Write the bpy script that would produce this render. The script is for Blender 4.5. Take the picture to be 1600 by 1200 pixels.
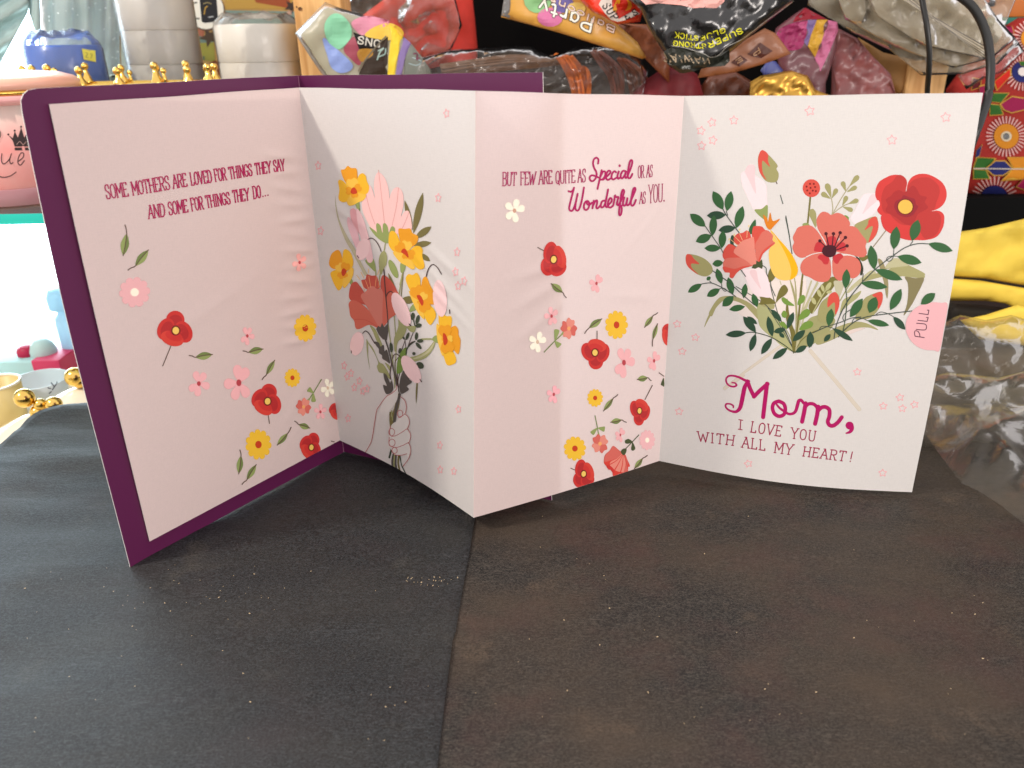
import bpy, bmesh, math, random
import numpy as np
from mathutils import Vector, noise
from mathutils.geometry import delaunay_2d_cdt

for o in list(bpy.data.objects):
    bpy.data.objects.remove(o)
random.seed(7)
scene = bpy.context.scene
COL = scene.collection

# ------------------------------------------------------------------ camera
FPX, PITCH, ROLL, CAMH = 1203.0, math.radians(24.0), math.radians(-1.0), 0.24
CAMP = np.array([0.0, 0.0, CAMH])
_f = np.array([0.0, math.cos(PITCH), -math.sin(PITCH)])
_u = np.array([0.0, math.sin(PITCH), math.cos(PITCH)])
_r = np.array([1.0, 0.0, 0.0])
CR = _r * math.cos(ROLL) + _u * math.sin(ROLL)
CU = _u * math.cos(ROLL) - _r * math.sin(ROLL)
CF = _f
cam = bpy.data.cameras.new('camera')
cam.sensor_width = 36.0
cam.lens = 36.0 * FPX / 1600.0
cam.clip_start, cam.clip_end = 0.01, 50.0
cam.dof.use_dof = True
cam.dof.focus_distance = 0.43
cam.dof.aperture_fstop = 13.0
camo = bpy.data.objects.new('camera', cam)
COL.objects.link(camo)
from mathutils import Matrix
camo.matrix_world = Matrix(((CR[0], CU[0], -CF[0], CAMP[0]), (CR[1], CU[1], -CF[1], CAMP[1]),
                            (CR[2], CU[2], -CF[2], CAMP[2]), (0, 0, 0, 1)))
scene.camera = camo

# ------------------------------------------------------------------ world, lamps, exposure
world = bpy.data.worlds.new('World')
scene.world = world
world.use_nodes = True
bg = world.node_tree.nodes['Background']
bg.inputs[0].default_value = (1.0, 0.955, 0.955, 1)
bg.inputs[1].default_value = 0.90


def area_lamp(name, loc, target, size, energy, color):
    l = bpy.data.lights.new(name, 'AREA')
    l.shape = 'RECTANGLE'
    l.size, l.size_y = size
    l.energy, l.color = energy, color
    o = bpy.data.objects.new(name, l)
    COL.objects.link(o)
    o.location = loc
    o.rotation_euler = (Vector(target) - Vector(loc)).to_track_quat('-Z', 'Y').to_euler()
    return o


area_lamp('key_lamp', (-0.97, 0.065, 1.0), (0, 0.42, 0.1), (0.10, 0.10), 8.5, (1.0, 0.92, 0.82))
area_lamp('fill_lamp', (0.95, -0.72, 0.30), (-0.05, 0.42, 0.08), (0.55, 0.36), 8.0, (1.0, 0.91, 0.85))  # unseen soft fill added low at front right to lighten the pages
scene.view_settings.view_transform = 'Standard'
scene.view_settings.look = 'None'
scene.view_settings.exposure = 0.36
scene.view_settings.gamma = 1.0
scene.view_settings.use_curve_mapping = False
try:
    scene.cycles.transparent_max_bounces = 24
except Exception:
    pass


# ------------------------------------------------------------------ helpers
def ray(px, py):
    """direction (scaled to y = 1) of the sight line through a photo point"""
    px, py = np.asarray(px, float), np.asarray(py, float)
    d = CF + ((px - 800) / FPX)[..., None] * CR - ((py - 600) / FPX)[..., None] * CU
    return d / d[..., 1:2]


def at(px, py, Y):
    return CAMP + ray(px, py) * np.asarray(Y, float)[..., None]


def at_z(px, py, z=0.0):
    d = ray(px, py)
    return CAMP + d * ((z - CAMH) / d[..., 2])[..., None]


def project(P):
    d = P - CAMP
    w = d @ CF
    return 800 + FPX * (d @ CR) / w, 600 - FPX * (d @ CU) / w


def lin(c):
    c = c / 255.0
    return c / 12.92 if c <= 0.04045 else ((c + 0.055) / 1.055) ** 2.4


def rgb(r, g, b, k=1.0):
    return tuple(min(0.93, lin(v) * k) for v in (r, g, b))


MATS = {}


def new_mat(name):
    m = bpy.data.materials.new(name)
    m.use_nodes = True
    return m, m.node_tree.nodes, m.node_tree.links, m.node_tree.nodes['Principled BSDF']


def simple(name, col, rough=0.6, metal=0.0, bump=0.0, bscale=400.0, vary=0.0, spec=0.5, coat=0.0, trans=0.0):
    """principled material with fine grain and slight colour variation"""
    key = (name, tuple(col), rough, metal, bump, bscale, vary, spec, coat, trans)
    if key in MATS:
        return MATS[key]
    m, n, l, p = new_mat(name)
    p.inputs['Base Color'].default_value = (*col, 1)
    p.inputs['Roughness'].default_value = rough
    p.inputs['Metallic'].default_value = metal
    p.inputs['Specular IOR Level'].default_value = spec
    p.inputs['Coat Weight'].default_value = coat
    p.inputs['Coat Roughness'].default_value = 0.15
    tc = n.new('ShaderNodeTexCoord')
    if bump or vary:
        nz = n.new('ShaderNodeTexNoise')
        nz.inputs['Scale'].default_value = bscale
        nz.inputs['Detail'].default_value = 4
        l.new(tc.outputs['Object'], nz.inputs['Vector'])
        if bump:
            b = n.new('ShaderNodeBump')
            b.inputs['Strength'].default_value = bump
            b.inputs['Distance'].default_value = 0.0006
            l.new(nz.outputs['Fac'], b.inputs['Height'])
            l.new(b.outputs['Normal'], p.inputs['Normal'])
        if vary:
            mx = n.new('ShaderNodeMix')
            mx.data_type = 'RGBA'
            mx.inputs[6].default_value = (*[v * (1 - vary) for v in col], 1)
            mx.inputs[7].default_value = (*[min(1, v * (1 + vary)) for v in col], 1)
            l.new(nz.outputs['Fac'], mx.inputs[0])
            l.new(mx.outputs[2], p.inputs['Base Color'])
    if trans:
        t = n.new('ShaderNodeBsdfTranslucent')
        t.inputs[0].default_value = (*col, 1)
        ms = n.new('ShaderNodeMixShader')
        ms.inputs[0].default_value = trans
        l.new(p.outputs[0], ms.inputs[1])
        l.new(t.outputs[0], ms.inputs[2])
        l.new(ms.outputs[0], n['Material Output'].inputs[0])
    MATS[key] = m
    return m


def linen_paper(name, col, trans):
    m, n, l, p = new_mat(name)
    tc = n.new('ShaderNodeTexCoord')
    mp = n.new('ShaderNodeMapping')
    mp.inputs['Scale'].default_value = (1, 1, 1)
    l.new(tc.outputs['UV'], mp.inputs[0])
    hs = []
    for sc in ((260, 3000, 1), (3000, 260, 1)):
        q = n.new('ShaderNodeMapping')
        q.inputs['Scale'].default_value = sc
        l.new(tc.outputs['UV'], q.inputs[0])
        nz = n.new('ShaderNodeTexNoise')
        nz.inputs['Scale'].default_value = 1.0
        nz.inputs['Detail'].default_value = 2
        l.new(q.outputs[0], nz.inputs['Vector'])
        hs.append(nz)
    ad = n.new('ShaderNodeMath')
    ad.operation = 'ADD'
    l.new(hs[0].outputs['Fac'], ad.inputs[0])
    l.new(hs[1].outputs['Fac'], ad.inputs[1])
    b = n.new('ShaderNodeBump')
    b.inputs['Strength'].default_value = 0.22
    b.inputs['Distance'].default_value = 0.00025
    l.new(ad.outputs[0], b.inputs['Height'])
    l.new(b.outputs[0], p.inputs['Normal'])
    mr = n.new('ShaderNodeMapRange')
    mr.inputs[1].default_value, mr.inputs[2].default_value = 0.7, 1.3
    mr.inputs[3].default_value, mr.inputs[4].default_value = 0.955, 1.02
    l.new(ad.outputs[0], mr.inputs[0])
    mul = n.new('ShaderNodeVectorMath')
    mul.operation = 'SCALE'
    mul.inputs[0].default_value = col
    l.new(mr.outputs[0], mul.inputs['Scale'])
    l.new(mul.outputs[0], p.inputs['Base Color'])
    p.inputs['Roughness'].default_value = 0.62
    p.inputs['Specular IOR Level'].default_value = 0.3
    t = n.new('ShaderNodeBsdfTranslucent')
    l.new(mul.outputs[0], t.inputs[0])
    ms = n.new('ShaderNodeMixShader')
    ms.inputs[0].default_value = trans
    l.new(p.outputs[0], ms.inputs[1])
    l.new(t.outputs[0], ms.inputs[2])
    l.new(ms.outputs[0], n['Material Output'].inputs[0])
    return m


def plastic_film(name, tint=(0.97, 0.97, 0.96), haze=0.06, rough=0.08, crease=0.6, scale=38.0, hazecol=(0.8, 0.8, 0.78), ior=1.3, gloss=1.0):
    """thin clear film: mostly see-through, glossy glints on its creases, a little milky haze"""
    m, n, l, p = new_mat(name)
    n.remove(p)
    tc = n.new('ShaderNodeTexCoord')
    nz = n.new('ShaderNodeTexNoise')
    nz.inputs['Scale'].default_value = scale
    nz.inputs['Detail'].default_value = 5
    nz.inputs['Distortion'].default_value = 1.6
    l.new(tc.outputs['Object'], nz.inputs['Vector'])
    b = n.new('ShaderNodeBump')
    b.inputs['Strength'].default_value = crease
    b.inputs['Distance'].default_value = 0.0022
    l.new(nz.outputs['Fac'], b.inputs['Height'])
    tr = n.new('ShaderNodeBsdfTransparent')
    tr.inputs[0].default_value = (*tint, 1)
    gl = n.new('ShaderNodeBsdfAnisotropic')
    gl.inputs['Roughness'].default_value = rough
    l.new(b.outputs[0], gl.inputs['Normal'])
    df = n.new('ShaderNodeBsdfDiffuse')
    df.inputs[0].default_value = (*hazecol, 1)
    fr = n.new('ShaderNodeFresnel')
    fr.inputs[0].default_value = ior
    l.new(b.outputs[0], fr.inputs['Normal'])
    m1 = n.new('ShaderNodeMixShader')
    m1.inputs[0].default_value = haze
    l.new(tr.outputs[0], m1.inputs[1])
    l.new(df.outputs[0], m1.inputs[2])
    m2 = n.new('ShaderNodeMixShader')
    mul = n.new('ShaderNodeMath')
    mul.operation = 'MULTIPLY'
    mul.inputs[1].default_value = gloss
    mul.use_clamp = True
    l.new(fr.outputs[0], mul.inputs[0])
    l.new(mul.outputs[0], m2.inputs[0])
    l.new(m1.outputs[0], m2.inputs[1])
    l.new(gl.outputs[0], m2.inputs[2])
    l.new(m2.outputs[0], n['Material Output'].inputs[0])
    return m


def emit(name, col, s):
    m, n, l, p = new_mat(name)
    p.inputs['Base Color'].default_value = (0, 0, 0, 1)
    p.inputs['Emission Color'].default_value = (*col, 1)
    p.inputs['Emission Strength'].default_value = s
    return m


def link(name, me, parent=None):
    o = bpy.data.objects.new(name, me)
    COL.objects.link(o)
    if parent is not None:
        o.parent = parent
        o.matrix_parent_inverse = Matrix.Translation(-Vector(parent.location)) if parent.parent is None else Matrix()
    return o


def mesh_obj(name, verts, faces, mats, parent=None, midx=None, smooth=True):
    me = bpy.data.meshes.new(name)
    me.from_pydata([tuple(map(float, v)) for v in verts], [], faces)
    if not isinstance(mats, (list, tuple)):
        mats = [mats]
    for m in mats:
        me.materials.append(m)
    if midx is not None:
        me.polygons.foreach_set('material_index', midx)
    me.polygons.foreach_set('use_smooth', [smooth] * len(me.polygons))
    me.update()
    return link(name, me, parent)


def thing(name, label, cat, loc=(0, 0, 0), group=None):
    o = bpy.data.objects.new(name, None)
    o.empty_display_size = 0.01
    COL.objects.link(o)
    o.location = tuple(map(float, loc))
    o['label'], o['category'] = label, cat
    if group:
        o['group'] = group
    return o


def tag(o, label=None, cat=None, group=None, kind=None):
    for k, v in (('label', label), ('category', cat), ('group', group), ('kind', kind)):
        if v:
            o[k] = v
    return o


def bm_obj(name, bm, mat, parent=None, smooth=False, bevel=0.0):
    if bevel:
        bmesh.ops.bevel(bm, geom=list(bm.edges), offset=bevel, segments=2, affect='EDGES', profile=0.6)
    bmesh.ops.recalc_face_normals(bm, faces=bm.faces)
    me = bpy.data.meshes.new(name)
    bm.to_mesh(me)
    bm.free()
    me.materials.append(mat)
    me.polygons.foreach_set('use_smooth', [smooth] * len(me.polygons))
    return link(name, me, parent)


def box(name, lo, hi, mat, parent=None, bevel=0.0, smooth=False):
    bm = bmesh.new()
    lo, hi = np.array(lo, float), np.array(hi, float)
    g = bmesh.ops.create_cube(bm, size=1.0)
    for v in g['verts']:
        v.co = Vector(((lo + hi) / 2 + np.array(v.co) * (hi - lo)).tolist())
    return bm_obj(name, bm, mat, parent, smooth or bevel > 0, bevel)


def lathe(name, center, prof, mat, parent=None, seg=40, sx=1.0, sy=1.0, tilt=None):
    """surface of revolution about z; prof = [(r, z)]"""
    V, F = [], []
    c = np.array(center, float)
    for r, z in prof:
        for k in range(seg):
            a = 2 * math.pi * k / seg
            V.append(Vector((r * math.cos(a) * sx, r * math.sin(a) * sy, z)))
    for i in range(len(prof) - 1):
        for k in range(seg):
            k2 = (k + 1) % seg
            F.append((i * seg + k, i * seg + k2, (i + 1) * seg + k2, (i + 1) * seg + k))
    if tilt is not None:
        V = [tilt @ v for v in V]
    V = [tuple(np.array(v) + c) for v in V]
    return mesh_obj(name, V, F, mat, parent)


def tube(name, pts, rad, mat, parent=None, seg=8, bm_out=None, caps=True):
    pts = [np.array(p, float) for p in pts]
    V, F = [], []
    n = len(pts)
    rads = rad if hasattr(rad, '__len__') else [rad] * n
    up = np.array([0.13, 0.31, 0.94])
    for i, p in enumerate(pts):
        t = pts[min(i + 1, n - 1)] - pts[max(i - 1, 0)]
        t = t / (np.linalg.norm(t) + 1e-12)
        a = np.cross(t, up)
        a /= (np.linalg.norm(a) + 1e-12)
        b = np.cross(t, a)
        for k in range(seg):
            w = 2 * math.pi * k / seg
            V.append(p + rads[i] * (a * math.cos(w) + b * math.sin(w)))
    for i in range(n - 1):
        for k in range(seg):
            k2 = (k + 1) % seg
            F.append((i * seg + k, i * seg + k2, (i + 1) * seg + k2, (i + 1) * seg + k))
    if caps:
        F.append(tuple(range(seg))[::-1])
        F.append(tuple((n - 1) * seg + k for k in range(seg)))
    if bm_out is not None:
        base = len(bm_out[0])
        bm_out[0].extend(V)
        bm_out[1].extend([tuple(base + q for q in f) for f in F])
        return None
    return mesh_obj(name, V, F, mat, parent)


def ball(name, c, r, mat, parent=None, seg=16, scale=(1, 1, 1)):
    prof = []
    for i in range(seg // 2 + 1):
        a = -math.pi / 2 + math.pi * i / (seg // 2)
        prof.append((max(1e-5, r * math.cos(a)), r * math.sin(a) * scale[2]))
    return lathe(name, c, prof, mat, parent, seg, scale[0], scale[1])


def spline(pts, closed=False, sub=6):
    P = np.array(pts, float)
    n = len(P)
    if n < 3:
        return P
    out = []
    rng = n if closed else n - 1
    for i in range(rng):
        if closed:
            p0, p1, p2, p3 = P[(i - 1) % n], P[i], P[(i + 1) % n], P[(i + 2) % n]
        else:
            p0, p1, p2, p3 = P[max(i - 1, 0)], P[i], P[i + 1], P[min(i + 2, n - 1)]
        for k in range(sub):
            t = k / sub
            out.append(0.5 * ((2 * p1) + (p2 - p0) * t + (2 * p0 - 5 * p1 + 4 * p2 - p3) * t * t +
                              (3 * p1 - p0 - 3 * p2 + p3) * t ** 3))
    if not closed:
        out.append(P[-1])
    return np.array(out)


def inside(poly, x, y):
    c = np.zeros(len(x), bool)
    n = len(poly)
    for i in range(n):
        x1, y1 = poly[i]
        x2, y2 = poly[(i + 1) % n]
        cond = (y1 > y) != (y2 > y)
        with np.errstate(divide='ignore', invalid='ignore'):
            xi = (x2 - x1) * (y - y1) / (y2 - y1 + 1e-30) + x1
        c ^= cond & (x < xi)
    return c


def edge_dist(poly, x, y):
    d = np.full(len(x), 1e9)
    n = len(poly)
    for i in range(n):
        a, b = poly[i], poly[(i + 1) % n]
        ab = b - a
        L = (ab ** 2).sum() + 1e-20
        t = np.clip(((x - a[0]) * ab[0] + (y - a[1]) * ab[1]) / L, 0, 1)
        d = np.minimum(d, np.hypot(x - a[0] - t * ab[0], y - a[1] - t * ab[1]))
    return d


def triangulate(poly, step):
    """outline -> (points, triangles), with inner points on a grid so that the fill can follow a bent surface"""
    poly = np.array(poly, float)
    lo, hi = poly.min(0), poly.max(0)
    gx = np.arange(lo[0] + step * 0.5, hi[0], step)
    gy = np.arange(lo[1] + step * 0.5, hi[1], step)
    pts = [Vector((float(a), float(b))) for a, b in poly]
    nb = len(pts)
    if len(gx) and len(gy):
        X, Y = np.meshgrid(gx, gy)
        X, Y = X.ravel(), Y.ravel()
        ok = inside(poly, X, Y)
        X, Y = X[ok], Y[ok]
        if len(X):
            ok = edge_dist(poly, X, Y) > step * 0.3
            pts += [Vector((float(a), float(b))) for a, b in zip(X[ok], Y[ok])]
    r = delaunay_2d_cdt(pts, [], [list(range(nb))], 1, 1e-7)
    P = np.array([(v.x, v.y) for v in r[0]])
    return P, [tuple(f) for f in r[2]]


def clip_rect(poly, x0, y0, x1, y1):
    def cut(P, ax, val, keep_less):
        out = []
        for i in range(len(P)):
            a, b = P[i - 1], P[i]
            ia = (a[ax] <= val) if keep_less else (a[ax] >= val)
            ib = (b[ax] <= val) if keep_less else (b[ax] >= val)
            if ia != ib:
                t = (val - a[ax]) / (b[ax] - a[ax])
                out.append(a + (b - a) * t)
            if ib:
                out.append(b)
        return out
    P = [np.array(p) for p in poly]
    for ax, val, less in ((0, x0, False), (0, x1, True), (1, y0, False), (1, y1, True)):
        P = cut(P, ax, val, less)
        if len(P) < 3:
            return None
    return np.array(P)


# ------------------------------------------------------------------ surfaces that carry print
class Page:
    """a bent sheet between four corners; u runs left to right, v bottom to top"""

    def __init__(self, b0, b1, t0, t1, bend):
        self.b0, self.b1, self.t0, self.t1 = [np.array(p, float) for p in (b0, b1, t0, t1)]
        self.W = np.linalg.norm(self.b1 - self.b0)
        self.H = np.linalg.norm(self.t0 - self.b0)
        n = np.cross(self.b1 - self.b0, self.t0 - self.b0)
        self.n = n / np.linalg.norm(n)
        if self.n[1] > 0:
            self.n = -self.n
        self.bend = bend
        self.used = []

    def pt(self, u, v, off=0.0):
        u, v = np.asarray(u, float), np.asarray(v, float)
        U, V = u[..., None], v[..., None]
        P = (self.b0 * (1 - U) + self.b1 * U) * (1 - V) + (self.t0 * (1 - U) + self.t1 * U) * V
        return P + (self.bend(u, v) + off)[..., None] * self.n

    def param(self, px, py):
        """metric page coordinates of the printed point that the photograph shows at (px, py)"""
        px, py = np.asarray(px, float), np.asarray(py, float)
        u, v = np.full(px.shape, .5), np.full(px.shape, .5)
        e = 1e-4
        for _ in range(12):
            x, y = project(self.pt(u, v))
            xu, yu = project(self.pt(u + e, v))
            xv, yv = project(self.pt(u, v + e))
            a, b, c, d = (xu - x) / e, (xv - x) / e, (yu - y) / e, (yv - y) / e
            det = a * d - b * c
            rx, ry = px - x, py - y
            u = u + (d * rx - b * ry) / det
            v = v + (-c * rx + a * ry) / det
        return np.stack([u * self.W, v * self.H], -1)

    def surf(self, ab, off):
        return self.pt(ab[:, 0] / self.W, ab[:, 1] / self.H, off)

    def clip(self, poly):
        m = 0.0002
        return clip_rect(poly, m, m, self.W - m, self.H - m)

    STEP = 0.0024
    LAYER = 0.000006
    LIFT = 0.000045
    fine = ()


class Pillow:
    """a stuffed or crumpled packet with an outline, standing at distance Y"""
    STEP = 0.0032
    LAYER = 0.00006
    LIFT = 0.0007

    def __init__(self, outline, Y, thick=0.012, edge=25.0, tx=0.0, ty=0.0, crumple=0.0, cs=0.03, seed=0, ridged=False):
        self.poly = np.array(outline, float)
        self.Y, self.thick, self.edge, self.tx, self.ty = Y, thick, edge, tx, ty
        self.cr, self.cs, self.seed, self.ridged = crumple, cs, seed, ridged
        self.c = self.poly.mean(0)
        self.used = []

    def base(self, px, py):
        return self.Y + self.tx * (px - self.c[0]) / 1000 + self.ty * (py - self.c[1]) / 1000

    def crump(self, px, py):
        if not self.cr:
            return np.zeros(len(px))
        out = np.empty(len(px))
        for i, (a, b) in enumerate(zip(px, py)):
            q = Vector((a * self.cs, b * self.cs, self.seed * 7.3))
            v = noise.noise(q) + 0.5 * noise.noise(q * 2.1)
            if self.ridged:
                v = 0.6 - 2.0 * abs(noise.noise(q)) + 0.7 * (0.4 - abs(noise.noise(q * 2.7)))
            out[i] = v * self.cr
        return out

    def prof(self, px, py):
        d = np.clip(edge_dist(self.poly, px, py) / self.edge, 0, 1)
        return np.sqrt(np.clip(1 - (1 - d) ** 2, 0, 1))

    def front(self, px, py, off=0.0):
        t = self.prof(px, py)
        return at(px, py, self.base(px, py) - t * self.thick / 2 + self.crump(px, py) * (0.25 + 0.75 * t) - off)

    def param(self, px, py):
        return np.stack([np.asarray(px, float) / 1600, np.asarray(py, float) / 1600], -1)

    def surf(self, ab, off):
        return self.front(ab[:, 0] * 1600, ab[:, 1] * 1600, np.broadcast_to(off, (len(ab),)))

    def clip(self, poly):
        return poly

    def build(self, name, mat, parent=None, step=9.0, back=True):
        P, T = triangulate(self.poly, step)
        px, py = P[:, 0], P[:, 1]
        Fv = self.front(px, py)
        d = edge_dist(self.poly, px, py)
        V = list(Fv)
        F = list(T)
        if back:
            t = self.prof(px, py)
            Bv = at(px, py, self.base(px, py) + t * self.thick / 2 + self.crump(px, py) * (0.25 + 0.75 * t) + 0.0004)
            idx = {}
            for i in range(len(P)):
                if d[i] < 1e-4:
                    idx[i] = i
                else:
                    idx[i] = len(V)
                    V.append(Bv[i])
            F += [tuple(idx[k] for k in f[::-1]) for f in T]
        return mesh_obj(name, V, F, mat, parent)


class Plane:
    """a flat upright face at distance Y"""
    STEP = 0.05
    LAYER = 0.00008

    def __init__(self, Y, tx=0.0):
        self.Y, self.tx, self.used = Y, tx, []

    def param(self, px, py):
        return np.stack([np.asarray(px, float) / 1600, np.asarray(py, float) / 1600], -1)

    def surf(self, ab, off):
        px, py = ab[:, 0] * 1600, ab[:, 1] * 1600
        return at(px, py, self.Y + self.tx * px / 1000 - np.broadcast_to(off, (len(ab),)))

    def clip(self, p):
        return p


INK = {}


def ink(col, rough=0.6, trans=0.0):
    k = (tuple(round(v, 4) for v in col), rough, trans)
    if k not in INK:
        sat = (max(col) - min(col)) / max(max(col), 1e-6)
        gr = col[1] / max(col[0], 1e-6)
        warm = 1.0 if gr < 0.25 else max(0.0, 1.0 - (gr - 0.25) / 0.25)
        dens = 1.0 if sat < 0.14 else (0.82 if gr > 0.95 else 1.0 - 0.27 * min(1.0, sat * 1.3) * max(warm, 0.15))
        dens *= 1.0 - 0.10 * min(1.0, sat) if sat >= 0.14 else 1.0
        INK[k] = simple('printed_ink', tuple(v * dens for v in col), rough=rough, bump=0.12, bscale=2500.0, vary=0.05, spec=0.3, trans=trans)
    return INK[k]


class Print:
    """collects filled outlines and pen strokes lying on a surface; one printed motif = one object"""

    def __init__(self, surf, rough=0.6):
        self.s, self.V, self.F, self.M, self.mats, self.rough = surf, [], [], [], [], rough

    def _layer(self, lo, hi):
        lay = 1
        for a, b, k in self.s.used:
            if lo[0] < b[0] and hi[0] > a[0] and lo[1] < b[1] and hi[1] > a[1]:
                lay = max(lay, k + 1)
        self.s.used.append((lo, hi, lay))
        return lay

    def _fine(self, ab):
        """closer mesh where the sheet is buckled"""
        for u0, v0, u1, v1 in getattr(self.s, 'fine', ()):
            lo, hi = ab.min(0), ab.max(0)
            if lo[0] < u1 * self.s.W and hi[0] > u0 * self.s.W and lo[1] < v1 * self.s.H and hi[1] > v0 * self.s.H:
                return self.s.STEP * 0.5, 0.00011
        return self.s.STEP, 0.00011 if getattr(self.s, 'fine', ()) else 0.0

    def _mat(self, col):
        m = ink(col, self.rough) if isinstance(col, tuple) else col
        if m not in self.mats:
            self.mats.append(m)
        return self.mats.index(m)

    def fill(self, pts, col, smooth=True, sub=6, lift=0.0):
        P = spline(pts, True, sub) if smooth else np.array(pts, float)
        ab = self.s.param(P[:, 0], P[:, 1])
        ab = self.s.clip(ab)
        if ab is None:
            return self
        keep = [0]
        for i in range(1, len(ab)):
            if np.hypot(*(ab[i] - ab[keep[-1]])) > 2e-5:
                keep.append(i)
        ab = ab[keep]
        if len(ab) < 3:
            return self
        step, extra = self._fine(ab)
        Q, T = triangulate(ab, step)
        if not len(T):
            return self
        lift = lift + extra
        off = self._layer(ab.min(0), ab.max(0)) * self.s.LAYER * (2.5 if extra else 1.0) + lift + getattr(self.s, 'LIFT', 0.0)
        W = self.s.surf(Q, np.full(len(Q), off))
        self._add(W, T, col)
        return self

    def _add(self, W, T, col):
        k = self._mat(col)
        b = len(self.V)
        self.V.extend(W)
        for f in T:
            p, q, r = W[f[0]], W[f[1]], W[f[2]]
            nn = np.cross(q - p, r - p)
            g = f if nn @ (CAMP - p) > 0 else f[::-1]
            self.F.append(tuple(b + i for i in g))
            self.M.append(k)

    def stroke(self, pts, w, col, smooth=True, sub=5, cap=True, lift=0.0):
        """pen line of width w (or a list of widths) in photo units"""
        P = np.array(pts, float)
        ws = np.array(w if hasattr(w, '__len__') else [w] * len(P), float)
        if smooth and len(P) > 2:
            A = spline(np.column_stack([P, ws]), False, sub)
            P, ws = A[:, :2], A[:, 2]
        rp, rw = [P[0]], [ws[0]]
        for i in range(1, len(P)):
            m_ = max(1, int(math.ceil(np.hypot(*(P[i] - P[i - 1])) / 5.0)))
            for k in range(1, m_ + 1):
                rp.append(P[i - 1] + (P[i] - P[i - 1]) * k / m_)
                rw.append(ws[i - 1] + (ws[i] - ws[i - 1]) * k / m_)
        P, ws = np.array(rp), np.array(rw)
        n = len(P)
        T = np.empty_like(P)
        T[0], T[-1] = P[1] - P[0], P[-1] - P[-2]
        if n > 2:
            T[1:-1] = P[2:] - P[:-2]
        T /= (np.linalg.norm(T, axis=1)[:, None] + 1e-12)
        N = np.column_stack([-T[:, 1], T[:, 0]])
        L, R = P + N * ws[:, None] / 2, P - N * ws[:, None] / 2
        pts2, tri = [], []
        for i in range(n):
            pts2 += [L[i], R[i]]
        for i in range(n - 1):
            a = 2 * i
            tri += [(a, a + 1, a + 3), (a, a + 3, a + 2)]
        if cap:
            for end in (0, n - 1):
                c = len(pts2)
                pts2.append(P[end])
                sgn = -1 if end == 0 else 1
                prev = 2 * end
                a0 = math.atan2(N[end][1], N[end][0])
                for k in range(1, 5):
                    a = a0 - sgn * math.pi * k / 5
                    pts2.append(P[end] + np.array([math.cos(a), math.sin(a)]) * ws[end] / 2)
                    tri.append((c, prev, len(pts2) - 1))
                    prev = len(pts2) - 1
                tri.append((c, prev, 2 * end + 1))
        pts2 = np.array(pts2)
        ab = self.s.param(pts2[:, 0], pts2[:, 1])
        lo, hi = ab.min(0), ab.max(0)
        extra = self._fine(ab)[1]
        lift = lift + extra
        if hasattr(self.s, 'W'):
            m = 0.0002
            ab[:, 0] = np.clip(ab[:, 0], m, self.s.W - m)
            ab[:, 1] = np.clip(ab[:, 1], m, self.s.H - m)
        off = self._layer(lo, hi) * self.s.LAYER * (2.5 if extra else 1.0) + lift + getattr(self.s, 'LIFT', 0.0)
        ramp = np.linspace(0, self.s.LAYER * 0.8, len(ab))
        W = self.s.surf(ab, off + ramp)
        self._add(W, tri, col)
        return self

    def disc(self, cx, cy, rx, ry=None, col=None, rot=0.0, n=14):
        ry = rx if ry is None else ry
        a = np.arange(n) * 2 * math.pi / n
        x, y = rx * np.cos(a), ry * np.sin(a)
        c, s = math.cos(rot), math.sin(rot)
        return self.fill(np.column_stack([cx + x * c - y * s, cy + x * s + y * c]), col, smooth=False)

    def build(self, name, parent):
        if not self.F:
            return None
        return mesh_obj(name, self.V, self.F, self.mats, parent, self.M, smooth=False)


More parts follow.
